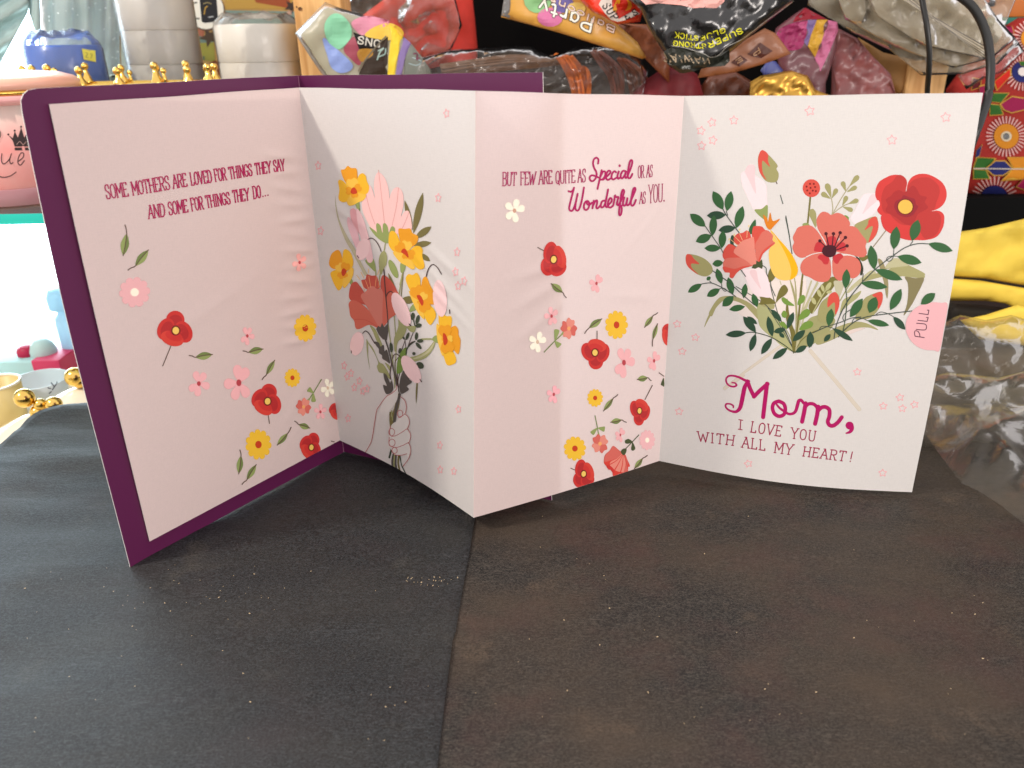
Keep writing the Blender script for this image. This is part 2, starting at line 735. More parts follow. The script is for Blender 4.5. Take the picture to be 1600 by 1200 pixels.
# ------------------------------------------------------------------ pen alphabet (strokes in a unit cell, y up)
SLAB = 0.2
GL = {
    'A': (.8, [[(0, 0), (.5, 1), (1, 0)], [(.2, .36), (.8, .36)]], [(0, 0), (1, 0), (.42, 1)]),
    'B': (.75, [[(.12, 0), (.12, 1)], [(.12, 1), (.6, 1), (.86, .9), (.86, .66), (.6, .53), (.12, .53)],
                [(.12, .53), (.65, .53), (.95, .4), (.95, .13), (.65, 0), (.12, 0)]], [(.08, 0), (.08, 1)]),
    'C': (.75, [[(.95, .75), (.8, .95), (.5, 1), (.15, .85), (.05, .5), (.15, .15), (.5, 0), (.8, .05), (.95, .25)]], []),
    'D': (.8, [[(.12, 0), (.12, 1)], [(.12, 1), (.55, 1), (.9, .8), (.95, .5), (.9, .2), (.55, 0), (.12, 0)]], [(.08, 0), (.08, 1)]),
    'E': (.72, [[(.12, 0), (.12, 1)], [(.12, 1), (.92, 1), (.92, .86)], [(.12, .52), (.7, .52)], [(.12, 0), (.95, 0), (.95, .16)]], [(.08, 0), (.08, 1)]),
    'F': (.7, [[(.12, 0), (.12, 1)], [(.12, 1), (.95, 1), (.95, .84)], [(.12, .52), (.7, .52)]], [(.14, 0), (.08, 1)]),
    'G': (.8, [[(.92, .76), (.78, .96), (.5, 1), (.16, .86), (.06, .5), (.16, .14), (.5, 0), (.8, .06), (.9, .2), (.9, .44)], [(.58, .44), (1.0, .44)]], []),
    'H': (.85, [[(.1, 0), (.1, 1)], [(.9, 0), (.9, 1)], [(.1, .52), (.9, .52)]], [(.1, 0), (.9, 0), (.1, 1), (.9, 1)]),
    'I': (.34, [[(.5, 0), (.5, 1)]], [(.5, 0), (.5, 1)]),
    'K': (.8, [[(.12, 0), (.12, 1)], [(.9, 1), (.14, .45)], [(.35, .6), (.95, 0)]], [(.12, 0), (.12, 1)]),
    'L': (.7, [[(.15, 0), (.15, 1)], [(.15, 0), (.95, 0), (.95, .18)]], [(.12, 0), (.15, 1)]),
    'M': (1.0, [[(.08, 0), (.08, 1), (.5, .3), (.92, 1), (.92, 0)]], [(.08, 0), (.92, 0), (.04, 1), (.96, 1)]),
    'N': (.85, [[(.1, 0), (.1, 1), (.9, 0), (.9, 1)]], [(.1, 0), (.04, 1), (.9, 1)]),
    'O': (.8, [[(.5, 1), (.15, .86), (.05, .5), (.15, .14), (.5, 0), (.85, .14), (.95, .5), (.85, .86), (.5, 1)]], []),
    'P': (.75, [[(.12, 0), (.12, 1)], [(.12, 1), (.6, 1), (.92, .88), (.92, .6), (.6, .46), (.12, .46)]], [(.12, 0), (.08, 1)]),
    'Q': (.8, [[(.5, 1), (.15, .86), (.05, .5), (.15, .14), (.5, 0), (.85, .14), (.95, .5), (.85, .86), (.5, 1)], [(.55, .25), (.95, -.1)]], []),
    'R': (.8, [[(.12, 0), (.12, 1)], [(.12, 1), (.6, 1), (.88, .88), (.88, .62), (.6, .5), (.12, .5)], [(.5, .5), (.9, 0)]], [(.12, 0), (.95, 0), (.08, 1)]),
    'S': (.72, [[(.88, .74), (.82, .95), (.5, 1), (.15, .9), (.1, .7), (.3, .56), (.7, .45), (.92, .28), (.85, .07), (.5, 0), (.15, .05), (.08, .27)]], []),
    'T': (.78, [[(.5, 0), (.5, 1)], [(.02, .84), (.02, 1), (.98, 1), (.98, .84)]], [(.5, 0)]),
    'U': (.82, [[(.1, 1), (.1, .3), (.22, .06), (.5, 0), (.78, .06), (.9, .3), (.9, 1)]], [(.1, 1), (.9, 1)]),
    'V': (.82, [[(0, 1), (.5, 0), (1, 1)]], [(0, 1), (1, 1)]),
    'W': (1.1, [[(0, 1), (.25, 0), (.5, .8), (.75, 0), (1, 1)]], [(0, 1), (1, 1)]),
    'Y': (.8, [[(0, 1), (.5, .45), (1, 1)], [(.5, .45), (.5, 0)]], [(0, 1), (1, 1), (.5, 0)]),
    'p': (.65, [[(.1, .68), (.1, -.3)], [(.1, .55), (.5, .7), (.9, .5), (.85, .12), (.5, 0), (.1, .1)]], []),
    'a': (.6, [[(.85, .68), (.85, 0)], [(.85, .55), (.45, .7), (.1, .4), (.2, .05), (.55, 0), (.85, .2)]], []),
    'r': (.45, [[(.15, .68), (.15, 0)], [(.15, .45), (.5, .68), (.9, .62)]], []),
    't': (.45, [[(.4, .95), (.4, .15), (.6, 0), (.9, .05)], [(.05, .68), (.85, .68)]], []),
    'y': (.6, [[(.05, .68), (.45, .05)], [(.9, .68), (.4, -.2), (.05, -.3)]], []),
    'l': (.25, [[(.5, 1), (.5, 0)]], []),
    'o': (.6, [[(.5, .7), (.1, .5), (.1, .2), (.5, 0), (.9, .2), (.9, .5), (.5, .7)]], []),
    'n': (.6, [[(.12, .68), (.12, 0)], [(.12, .5), (.5, .7), (.85, .55), (.85, 0)]], []),
    's': (.5, [[(.85, .6), (.5, .7), (.15, .55), (.5, .35), (.85, .18), (.5, 0), (.1, .1)]], []),
    'u': (.6, [[(.1, .68), (.12, .2), (.4, 0), (.8, .2)], [(.85, .68), (.85, 0)]], []),
    'e': (.6, [[(.1, .36), (.88, .4), (.8, .62), (.5, .7), (.15, .5), (.12, .2), (.4, 0), (.85, .12)]], []),
    '!': (.3, [[(.5, 1), (.5, .28)], [(.5, .06), (.5, 0)]], []),
    '.': (.25, [[(.5, .03), (.5, 0)]], []),
}
CURVY = set('BCDGOPQRSUparotnsue')


def write(pr, text, p0, p1, h0, h1, w, col, serif=True, gap=0.16, under=None):
    """letter a word between two base-line points; h0, h1 = cap-height vectors at its start and end"""
    p0, p1, h0, h1 = [np.array(q, float) for q in (p0, p1, h0, h1)]
    tot = sum(GL[c][0] for c in text) + gap * (len(text) - 1)
    x = 0.0

    def M(gx, gy):
        t = gx / tot
        return p0 + (p1 - p0) * t + (h0 + (h1 - h0) * t) * gy

    for c in text:
        gw, strokes, serifs = GL[c]
        for pas in ((under, 1), (None, 0)) if under else ((None, 0),):
            for s in strokes:
                pts = [M(x + gx * gw, gy) for gx, gy in s]
                curvy = c in CURVY and len(s) > 3
                ww = under[0] if pas[1] else w
                cc = under[1] if pas[1] else col
                if curvy:
                    pr.stroke(pts, ww, cc, sub=4)
                else:
                    for a, b in zip(pts[:-1], pts[1:]):
                        pr.stroke([a, b], ww, cc, smooth=False)
        if serif:
            for gx, gy in serifs:
                c0 = M(x + gx * gw, gy)
                d = (p1 - p0) / tot * SLAB * 0.8
                pr.stroke([c0 - d, c0 + d], w * 0.85, col, smooth=False, cap=False)
        x += gw + gap


class Z:
    """converts points measured in an enlarged crop of the photograph"""

    def __init__(self, ox, oy, s):
        self.o, self.s = np.array([ox, oy], float), s

    def __call__(self, *p):
        if len(p) == 2 and not hasattr(p[0], '__len__'):
            return self.o + np.array(p, float) / self.s
        return [self.o + np.array(q, float) / self.s for q in p]


# ================================================================== the setting
def sheet_mat(name, base, speck, tint, tint_amt, rough):
    """dull black craft paper: pale fibres, dusty smudges"""
    m, n, l, p = new_mat(name)
    tc = n.new('ShaderNodeTexCoord')

    def nz(scale, detail=4, stretch=None, rough_=0.6):
        q = n.new('ShaderNodeTexNoise')
        q.inputs['Scale'].default_value = scale
        q.inputs['Detail'].default_value = detail
        q.inputs['Roughness'].default_value = rough_
        if stretch:
            mp = n.new('ShaderNodeMapping')
            mp.inputs['Scale'].default_value = stretch
            l.new(tc.outputs['Object'], mp.inputs[0])
            l.new(mp.outputs[0], q.inputs['Vector'])
        else:
            l.new(tc.outputs['Object'], q.inputs['Vector'])
        return q

    def ramp(src, a, b):
        r = n.new('ShaderNodeMapRange')
        r.inputs[1].default_value, r.inputs[2].default_value = a, b
        l.new(src, r.inputs[0])
        return r.outputs[0]

    def mix(fac, a, b):
        x = n.new('ShaderNodeMix')
        x.data_type = 'RGBA'
        if isinstance(fac, float):
            x.inputs[0].default_value = fac
        else:
            l.new(fac, x.inputs[0])
        for i, v in ((6, a), (7, b)):
            if isinstance(v, tuple):
                x.inputs[i].default_value = (*v, 1)
            else:
                l.new(v, x.inputs[i])
        return x.outputs[2]

    fine = nz(1150, 3, (0.8, 1.1, 1))
    fib = nz(900, 2, (0.35, 1.6, 1))
    blot = nz(9, 6, (1, 1.5, 1))
    blot2 = nz(26, 5)
    hue = nz(17, 5)
    c = mix(ramp(fine.outputs['Fac'], 0.42, 0.62), tuple(v * 0.15 for v in base), tuple(v * 1.75 for v in base))
    c = mix(ramp(fib.outputs['Fac'], 0.56, 0.70), c, speck)
    c = mix(ramp(nz(2600, 2).outputs['Fac'], 0.62, 0.74), c, tuple(v * 2.6 for v in speck))
    t1 = n.new('ShaderNodeMath')
    t1.operation = 'MULTIPLY'
    l.new(ramp(blot.outputs['Fac'], 0.40, 0.70), t1.inputs[0])
    t1.inputs[1].default_value = tint_amt
    c = mix(t1.outputs[0], c, tint)
    t2 = n.new('ShaderNodeMath')
    t2.operation = 'MULTIPLY'
    l.new(ramp(blot2.outputs['Fac'], 0.60, 0.84), t2.inputs[0])
    l.new(ramp(fine.outputs['Fac'], 0.35, 0.65), t2.inputs[1])
    c = mix(t2.outputs[0], c, tuple(v * 2.0 for v in tint))
    t3 = n.new('ShaderNodeMath')
    t3.operation = 'MULTIPLY'
    l.new(ramp(hue.outputs['Fac'], 0.5, 0.75), t3.inputs[0])
    t3.inputs[1].default_value = tint_amt * 0.7
    c = mix(t3.outputs[0], c, (tint[0] * 1.0, tint[1] * 0.62, tint[2] * 0.85))
    l.new(c, p.inputs['Base Color'])
    p.inputs['Roughness'].default_value = rough
    p.inputs['Specular IOR Level'].default_value = 0.42
    b = n.new('ShaderNodeBump')
    b.inputs['Strength'].default_value = 0.55
    b.inputs['Distance'].default_value = 0.0004
    l.new(fine.outputs['Fac'], b.inputs['Height'])
    b2 = n.new('ShaderNodeBump')
    b2.inputs['Strength'].default_value = 0.25
    b2.inputs['Distance'].default_value = 0.004
    l.new(nz(30, 3, (0.4, 1.5, 1)).outputs['Fac'], b2.inputs['Height'])
    l.new(b.outputs[0], b2.inputs['Normal'])
    l.new(b2.outputs[0], p.inputs['Normal'])
    return m


M_TABLE = simple('cream_table', rgb(225, 215, 195), 0.45, bump=0.1, bscale=60, vary=0.05)

M_SHEET_L = sheet_mat('black_paper', (0.014, 0.016, 0.018), (0.040, 0.043, 0.047), (0.046, 0.040, 0.031), 0.34, 0.60)
M_SHEET_R = sheet_mat('black_paper_dusty', (0.022, 0.019, 0.016), (0.062, 0.053, 0.043), (0.070, 0.046, 0.028), 0.72, 0.64)


def sheet_height(x, y, side):
    q = Vector((x * 9, y * 22, 4.1))
    h = 0.0012 * noise.noise(q) + 0.0007 * noise.noise(q * 2.3)
    if not side:                                     # long soft folds running in from the left edge
        k = 1 / (1 + math.exp(max(-60, min(60, (x + 0.205) / 0.018))))
        w1 = Vector((x * 7, y * 34 + x * 6, 2.2))
        h += k * (0.0014 * math.sin((y - 0.18 * x) * 58) + 0.0022 * (0.35 - abs(noise.noise(w1))) + 0.0012 * (0.35 - abs(noise.noise(w1 * 2.3))))
        m_ = max(0.0, min(1.0, (-0.06 - x) / 0.10))
        h += m_ * 0.0007 * math.sin((y + 0.12 * x) * 62 + 0.6)
        far = max(0.0, (y - 0.40))
        h += k * far * 0.0 * max(0.0, min(1.0, (-0.17 - x) / 0.06))
    else:
        h += 0.0005 * math.sin((y + 0.05 * x) * 40) * min(1.0, max(0.0, x / 0.1))
    return h


def sheet(name, outline, z0, mat, side, label):
    P, T = triangulate(np.array(outline), 0.006)
    top = [(x, y, z0 - 0.0008 + sheet_height(x, y, side)) for x, y in P]
    d = edge_dist(np.array(outline, float), P[:, 0], P[:, 1])
    V = list(top)
    F = [tuple(f) for f in T]
    bot = {}
    for i, (x, y, z) in enumerate(top):
        bot[i] = len(V)
        V.append((x, y, z - 0.0007))
    F += [tuple(bot[k] for k in f[::-1]) for f in T]
    cnt = {}
    for f in T:
        for a, b in zip(f, f[1:] + f[:1]):
            cnt[(a, b)] = 1
    for (a, b) in list(cnt):
        if (b, a) not in cnt:
            F.append((b, a, bot[a], bot[b]))
    o = mesh_obj(name, V, F, mat)
    tag(o, label, 'paper')
    return o


def tz(px, py):
    return at_z(px, py)[:2]


seam = [tz(x, y) for x, y in ((677, 1240), (683, 1195), (695, 1095), (707, 1000), (712, 985), (722, 925), (733, 868), (740, 822))]
d_ = seam[-1] - seam[-2]
seam += [seam[-1] + d_ / np.linalg.norm(d_) * 0.05, seam[-1] + d_ / np.linalg.norm(d_) * 0.14]
left_edge = spline([tz(x, y) for x, y in ((300, 622), (210, 628), (135, 633), (100, 636), (66, 645), (44, 656), (22, 676), (-10, 697), (-120, 740))], False, 5)
left_outline = [tuple(p) for p in seam] + [(-0.02, 0.56), (-0.10, 0.56)] + [tuple(p) for p in left_edge] + \
    [(-0.42, 0.34), (-0.42, 0.10), (-0.1, 0.08)]
right_edge = [(0.2, 0.60), (0.5, 0.60), (0.5, 0.45)]
right_outline = [(-0.12, 0.12), (-0.085, 0.20), (-0.05, 0.36), (-0.03, 0.545)] + [(0.1, 0.55)] + [tuple(p) for p in right_edge] + \
    [(0.45, 0.30), (0.45, 0.12)]
# the table under the sheets, cut back along the left sheet's far edge, and the lower window sill beyond it
tout = [(1.3, -0.35), (1.3, 1.05), (-0.15, 1.05), (-0.15, 0.53)] + [(p_[0] + 0.004, p_[1] - 0.012) for p_ in left_edge[4:]] + [(-0.60, 0.36), (-0.60, -0.35)]
TP, TT = triangulate(np.array(tout), 0.2)
tv = [(x, y, -0.006) for x, y in TP] + [(x, y, -0.04) for x, y in TP]
tn = len(TP)
tf = [tuple(f) for f in TT] + [tuple(tn + k for k in f[::-1]) for f in TT]
te = {(a, b) for f in TT for a, b in zip(f, f[1:] + f[:1])}
tf += [(b, a, tn + a, tn + b) for (a, b) in te if (b, a) not in te]
tag(mesh_obj('table_top', tv, tf, simple('dark_table', (0.022, 0.018, 0.015), 0.55, bump=0.2, bscale=80, vary=0.2), smooth=False), kind='structure')
tag(box('window_sill', (-1.3, 0.30, -0.10), (-0.152, 1.04, -0.07), M_TABLE), kind='structure')
sheet('black_paper_sheet', right_outline, 0.0, M_SHEET_R, 1,
      'brownish dusty black craft paper sheet on the right half of the table')
sheet('black_paper_sheet', left_outline, 0.0012, M_SHEET_L, 0,
      'blue-black craft paper sheet on the left, overlapping the other along a seam')

# scattered crumbs on the dark paper
cr_v, cr_f = [], []
spots = [(632 + random.random() * 85, 903 + random.random() * 16) for _ in range(26)] + \
        [(305 + random.gauss(0, 45) * 1.6, 928 + random.gauss(0, 14)) for _ in range(26)] + \
        [(random.uniform(40, 700), random.uniform(880, 1160)) for _ in range(40)] + \
        [(random.uniform(740, 1560), random.uniform(800, 1150)) for _ in range(46)] + [(992, 875), (774, 1097), (390, 959), (356, 967)]
for x, y in spots:
    p = at_z(x, y)
    side = 1 if x > 735 - (y - 820) * 0.15 else 0
    z = (-0.0008 if side else 0.0004) + sheet_height(p[0], p[1], side)
    s = random.choice((0.00016, 0.0002, 0.00025, 0.00035))
    a = random.random() * 6
    b = len(cr_v)
    for k in range(4):
        r_ = s * (1.5 if k % 2 else 0.6)
        cr_v.append((p[0] + r_ * math.cos(a + k * 1.57), p[1] + r_ * math.sin(a + k * 1.57), z + 0.0002))
    cr_v.append((p[0], p[1], z + 0.0002 + s))
    cr_f += [(b, b + 1, b + 4), (b + 1, b + 2, b + 4), (b + 2, b + 3, b + 4), (b + 3, b, b + 4)]
tag(mesh_obj('crumbs', cr_v, cr_f, simple('crumb', rgb(215, 190, 150), 0.6, vary=0.2, bscale=300), smooth=False),
    'pale tiny crumbs scattered over the black paper', 'crumbs', kind='stuff')


# ================================================================== the folding card
def gauss(u, v, u0, v0, su, sv, ang=0.0):
    c, s = math.cos(ang), math.sin(ang)
    a, b = (u - u0) * c + (v - v0) * s, -(u - u0) * s + (v - v0) * c
    return np.exp(-(a / su) ** 2 - (b / sv) ** 2)


def corner(bx, by, zb, tx, ty):
    P = at_z(bx, by, zb)
    r_ = ray(tx, ty)
    return P, CAMP + r_ * P[1]


pBL, pTL = corner(204, 888, 0.0012, 28, 140)
pFB, pFT = corner(538, 706, 0.0010, 467, 118)
pRB, pRT = corner(862, 782, 0.0006, 848, 113)
_cn = np.cross(pFB - pBL, pTL - pBL)
_cn /= np.linalg.norm(_cn)
if _cn[1] > 0:
    _cn = -_cn


def on_cover(px, py, gap):
    d = ray(px, py)
    k = (((pBL + _cn * gap) - CAMP) @ _cn) / (d @ _cn)
    return CAMP + d * k


c1B, c1T = on_cover(234, 846, 0.0012), on_cover(77, 163, 0.0012)
f1B, f1T = on_cover(531, 688, 0.0022), on_cover(467, 137, 0.0022)
f2B, f2T = corner(740, 809, 0.0085, 743, 142)
f3B, f3T = corner(1030, 720, 0.0070, 1069, 150)
c4B, c4T = corner(1425, 769, 0.0022, 1536, 145)

BUCK1 = [(0.905 - 0.10 * abs(t - 0.45), 0.90 - 0.51 * t) for t in np.linspace(0.05, 1, 13)]


def bend_cover_left(u, v):
    return -0.0048 * (1 - u) ** 2 * np.sin(np.pi * np.clip(v, 0, 1)) * (0.55 + 0.9 * v) - 0.0012 * np.sin(np.pi * u)


def bend1(u, v):
    d = -0.0022 * (1 - u) ** 2 * np.sin(np.pi * np.clip(v, 0, 1)) * (0.6 + 0.8 * v) + 0.0016 * np.sin(np.pi * u) * np.sin(np.pi * np.clip(v, 0, 1))
    for i, (a, b) in enumerate(BUCK1):
        d = d + (0.00085 if i % 2 else 0.00105) * gauss(u, v, a - 0.03 * (i > 8), b - 0.03, 0.075, 0.0115, -0.12 + 0.08 * math.sin(i * 2.1))
    d = d + 0.0003 * gauss(u, v, 0.42, 0.52, 0.25, 0.02, 0.2) + 0.0003 * gauss(u, v, 0.8, 0.2, 0.1, 0.02, 0.5)
    return d


def bend2(u, v):
    d = -0.0036 * np.sin(np.pi * np.clip(u, 0, 1)) * (1.0 - 0.4 * v)
    d = d + 0.0007 * gauss(u, v, 0.22, 0.70, 0.10, 0.014, -0.2) + 0.0005 * gauss(u, v, 0.24, 0.64, 0.12, 0.014, 0.1)
    d = d + 0.0006 * gauss(u, v, 0.82, 0.635, 0.14, 0.012, -0.25) + 0.0006 * gauss(u, v, 0.80, 0.585, 0.14, 0.012, -0.3)
    d = d + 0.0005 * gauss(u, v, 0.83, 0.54, 0.14, 0.012, -0.3)
    return d


def bend3(u, v):
    d = 0.0014 * np.sin(np.pi * np.clip(u, 0, 1))
    d = d + 0.0007 * gauss(u, v, 0.30, 0.62, 0.12, 0.014, 0.1) + 0.0008 * gauss(u, v, 0.30, 0.565, 0.12, 0.016, 0.25)
    d = d + 0.0007 * gauss(u, v, 0.31, 0.50, 0.12, 0.016, 0.35) + 0.0006 * gauss(u, v, 0.78, 0.52, 0.12, 0.014, -0.1)
    d = d + 0.0005 * gauss(u, v, 0.80, 0.685, 0.10, 0.012, 0.5)
    return d


def bend4(u, v):
    return (0.0078 - 0.0045 * v) * np.sin(np.pi * np.clip(u, 0, 1)) + 0.0055 * np.clip(u, 0, 1) ** 1.3 * np.sin(np.pi * np.clip(v, 0, 1)) ** 1.2


G1 = Page(c1B, f1B, c1T, f1T, bend1)
G2 = Page(f1B, f2B, f1T, f2T, bend2)
G3 = Page(f2B, f3B, f2T, f3T, bend3)
G4 = Page(f3B, c4B, f3T, c4T, bend4)
G1.fine = ((0.66, 0.30, 1.0, 0.95),)
G2.fine = ((0.05, 0.58, 0.42, 0.76), (0.6, 0.48, 1.0, 0.70))
G3.fine = ((0.12, 0.44, 0.50, 0.68), (0.6, 0.46, 1.0, 0.75))
card = thing('greeting_card', 'open accordion-fold greeting card with floral print and purple cover standing on black paper',
             'card', (float(f2B[0]), float(f2B[1]), 0.004))

PINK = (0.875, 0.71, 0.675)
WHITE = (0.86, 0.825, 0.79)
M_PAGE_PINK = linen_paper('pink_linen_paper', PINK, 0.30)
M_PAGE_WHITE = linen_paper('white_linen_paper', WHITE, 0.30)
M_EDGE = simple('cut_paper_edge', (0.84, 0.80, 0.76), 0.7)
M_COVER = simple('purple_cover_stock', rgb(92, 24, 72, 0.85), 0.36, bump=0.05, bscale=1200, vary=0.04, spec=0.5)


def page_mesh(name, G, mat, label, nu=100, nv=170, thick=0.00035, tab=None, edge=M_EDGE, round_tl=0.0):
    us, vs = np.linspace(0, 1, nu + 1), np.linspace(0, 1, nv + 1)
    U, V = np.meshgrid(us, vs)
    wav = 0.0004 * np.sin(U * 9 + 1) * np.sin(np.pi * U)
    Vt = V + wav * V / G.H * 0.5
    P = G.pt(U.ravel(), Vt.ravel())
    if round_tl:
        W, H = G.W, G.H
        a, b = U.ravel() * W, (1 - V.ravel()) * H
        P = P.copy()
        m = (a < round_tl) & (b < round_tl)
        for i in np.where(m)[0]:
            da, db = round_tl - a[i], round_tl - b[i]
            r_ = math.hypot(da, db)
            k = max(da, db)
            if r_ > 1e-9:
                a2, b2 = round_tl - da * k / r_, round_tl - db * k / r_
                P[i] = G.pt(np.array(a2 / W), np.array(1 - b2 / H))
    N = (nu + 1) * (nv + 1)
    verts = list(P)
    faces, mi = [], []
    for j in range(nv):
        for i in range(nu):
            a = j * (nu + 1) + i
            faces.append((a, a + 1, a + nu + 2, a + nu + 1))
            mi.append(0)
    ringi = [i for i in range(nu + 1)] + [j * (nu + 1) + nu for j in range(1, nv + 1)] + \
            [nv * (nu + 1) + i for i in range(nu - 1, -1, -1)] + [j * (nu + 1) for j in range(nv - 1, 0, -1)]
    b0 = len(verts)
    nr = len(ringi)
    for k in ringi:
        verts.append(P[k])
    for k in ringi:
        verts.append(P[k] - G.n * thick)
    for q in range(nr):
        q2 = (q + 1) % nr
        faces.append((b0 + q, b0 + nr + q, b0 + nr + q2, b0 + q2))
        mi.append(1)
    o = mesh_obj(name, verts, faces, [mat, edge], card, mi)
    o.data.polygons.foreach_set('use_smooth', [k == 0 for k in mi])
    uv = o.data.uv_layers.new(name='UVMap')
    uu = np.zeros((len(verts), 2))
    uu[:N, 0], uu[:N, 1] = U.ravel() * G.W, V.ravel() * G.H
    li = np.empty(len(o.data.loops), int)
    o.data.loops.foreach_get('vertex_index', li)
    uv.data.foreach_set('uv', uu[li].ravel())
    if label:
        o['label'] = label
    return o


page1 = page_mesh('inside_page', G1, M_PAGE_PINK, 'pink first page with falling flowers and two lines of red lettering', 120, 320)
page2 = page_mesh('inside_page', G2, M_PAGE_WHITE, 'white second page with a hand holding a bouquet')
page3 = page_mesh('inside_page', G3, M_PAGE_PINK, 'pink third page with scattered flowers and script lettering')
page4 = page_mesh('inside_page', G4, M_PAGE_WHITE, 'white last page with a large bouquet and the word Mom')


def lateral(P, Q, k):
    return P + (Q - P) * k


CL = Page(pBL, pFB, pTL, pFT, bend_cover_left)
CL.n = G1.n
CRt = Page(pFB, pRB, pFT, pRT, lambda u, v: 0.0 * u)
cover_l = page_mesh('front_cover', CL, M_COVER, 'purple cover showing as a border around the first page', 40, 60, 0.0005, round_tl=0.006)
cover_r = page_mesh('back_cover', CRt, M_COVER, 'purple back cover standing behind the middle pages', 40, 60, 0.0005)
# worn white crease along the cover fold
crease = Print(CL)
fold_line = spline([project(CL.pt(np.array(0.996), np.array(v)))for v in (0.0, 0.3, 0.6, 0.92, 1.0)], False, 4)
crease.stroke([tuple(p) for p in fold_line], 0.9, rgb(150, 105, 125), smooth=False, cap=False)
crease.build('cover_fold', cover_l)

RED = rgb(206, 52, 48, 1.35)
RED_D = rgb(188, 44, 46, 1.25)
RED_L = rgb(222, 66, 54, 1.35)
YEL = rgb(234, 184, 50, 1.16)
YEL_P = rgb(250, 200, 100, 1.05)
ORANGE_RED = rgb(208, 64, 28, 1.25)
GREEN = rgb(142, 156, 92, 1.25)
GREEN_D = rgb(116, 132, 74, 1.2)
STEM = rgb(92, 70, 58, 1.1)
PK = rgb(236, 176, 178, 1.05)
PK_D = rgb(196, 70, 80, 1.2)
SALMON = rgb(235, 138, 122, 1.25)
SALMON_D = rgb(222, 108, 96, 1.25)
CREAM = rgb(238, 226, 206, 1.15)
INKRED = rgb(180, 24, 88, 1.2)
MAG = rgb(188, 8, 102, 1.25)


def clear_of(p):
    return p


def leaf(page, par, tip, base, stem, w, c1=GREEN, c2=GREEN_D):
    tip, base, stem = [np.array(q, float) for q in (tip, base, stem)]
    d = base - tip
    n_ = np.array([-d[1], d[0]]) / np.hypot(*d)
    L = [tip, tip + d * .25 + n_ * w * .36, tip + d * .55 + n_ * w * .5, tip + d * .85 + n_ * w * .24, base]
    R = [tip, tip + d * .25 - n_ * w * .36, tip + d * .55 - n_ * w * .5, tip + d * .85 - n_ * w * .24, base]
    p = Print(page)
    Ls, Rs = spline(L, False, 4), spline(R, False, 4)
    p.fill(list(Ls) + list(Rs[::-1][1:-1]), c1, smooth=False)
    mid = [tip + d * t + n_ * w * 0.06 * math.sin(3.14 * t) for t in (0, .3, .6, 1)]
    ms = spline(mid, False, 4)
    p.fill(list(Ls) + list(ms[::-1][1:-1]), c2, smooth=False)
    p.stroke([tip, mid[1], mid[2], base, base + (stem - base) * .5 + n_ * w * .05, stem], 1.5, STEM)
    p.build('printed_leaf', par)


def blob(cx, cy, rx, ry, rot, n=12):
    a = np.arange(n) * 2 * math.pi / n
    x, y = rx * np.cos(a), ry * np.sin(a)
    c, s = math.cos(rot), math.sin(rot)
    return np.column_stack([cx + x * c - y * s, cy + x * s + y * c])


def poppy(page, par, c, r, rot=0.0, sx=1.0, stem=None, mirror=1):
    """four-petalled red poppy: big top petal, two side petals, low front petal"""
    p = Print(page)
    c = np.array(c, float)
    if stem:
        p.stroke([stem[0], stem[1]], 1.4, STEM, smooth=False)

    def T(x, y):
        x *= mirror
        ca, sa = math.cos(rot), math.sin(rot)
        return c + np.array([(x * ca - y * sa) * sx, x * sa + y * ca]) * r

    def petal(x, y, rx, ry, ro, col):
        q = blob(0, 0, rx, ry, ro, 14)
        p.fill([T(x + a, y + b) for a, b in q], col)

    petal(0.04, -0.52, 0.52, 0.50, 0.1, RED)
    petal(0.04, -0.44, 0.40, 0.36, 0.0, RED_D)
    petal(-0.50, -0.02, 0.46, 0.62, 0.45, RED)
    petal(-0.44, 0.0, 0.32, 0.46, 0.45, RED_D)
    petal(0.50, 0.14, 0.48, 0.62, -0.50, RED)
    petal(0.42, 0.14, 0.34, 0.46, -0.5, RED_D)
    petal(-0.14, 0.50, 0.66, 0.40, 0.30, RED_L)
    petal(-0.04, 0.36, 0.50, 0.26, 0.30, RED)
    petal(0.02, 0.04, 0.30, 0.30, 0, RED_D)
    petal(0.06, 0.06, 0.26, 0.27, 0, rgb(120, 34, 24))
    petal(0.06, 0.06, 0.185, 0.20, 0, YEL_P)
    p.build('printed_poppy', par)


def daisy(page, par, c, rx, ry, col, cc, n=10, rot=0.2, cr=0.27):
    p = Print(page)
    c = np.array(c, float)
    pts = []
    for k in range(n * 8):
        a = 2 * math.pi * k / (n * 8)
        ph = (k % 8) / 8.0
        rr = 0.80 + 0.20 * abs(math.sin(math.pi * ph)) ** 0.55
        pts.append(c + np.array([rx * math.cos(a + rot), ry * math.sin(a + rot)]) * rr)
    p.fill(pts, col, smooth=False)
    p.disc(c[0], c[1], rx * cr * 1.22, ry * cr * 1.18, tuple(min(.9, v * 1.06) for v in col))
    p.disc(c[0], c[1], rx * cr, ry * cr, cc)
    p.build('printed_daisy', par)


def pink5(page, par, c, r, angs, sx=0.85, col=PK, cc=PK_D):
    p = Print(page)
    c = np.array(c, float)
    for a in angs:
        a = math.radians(a)
        d = np.array([math.cos(a) * sx, math.sin(a)])
        n_ = np.array([-math.sin(a) * sx, math.cos(a)])
        pts = [c + (d * t + n_ * w) * r for t, w in ((.05, .02), (.35, .20), (.70, .30), (.93, .20), (1.0, 0), (.93, -.20), (.70, -.30), (.35, -.20))]
        p.fill(pts, col)
    p.disc(c[0], c[1], r * .17 * sx, r * .19, cc)
    p.build('printed_blossom', par)


A5 = (-100, -35, 35, 100, 165)


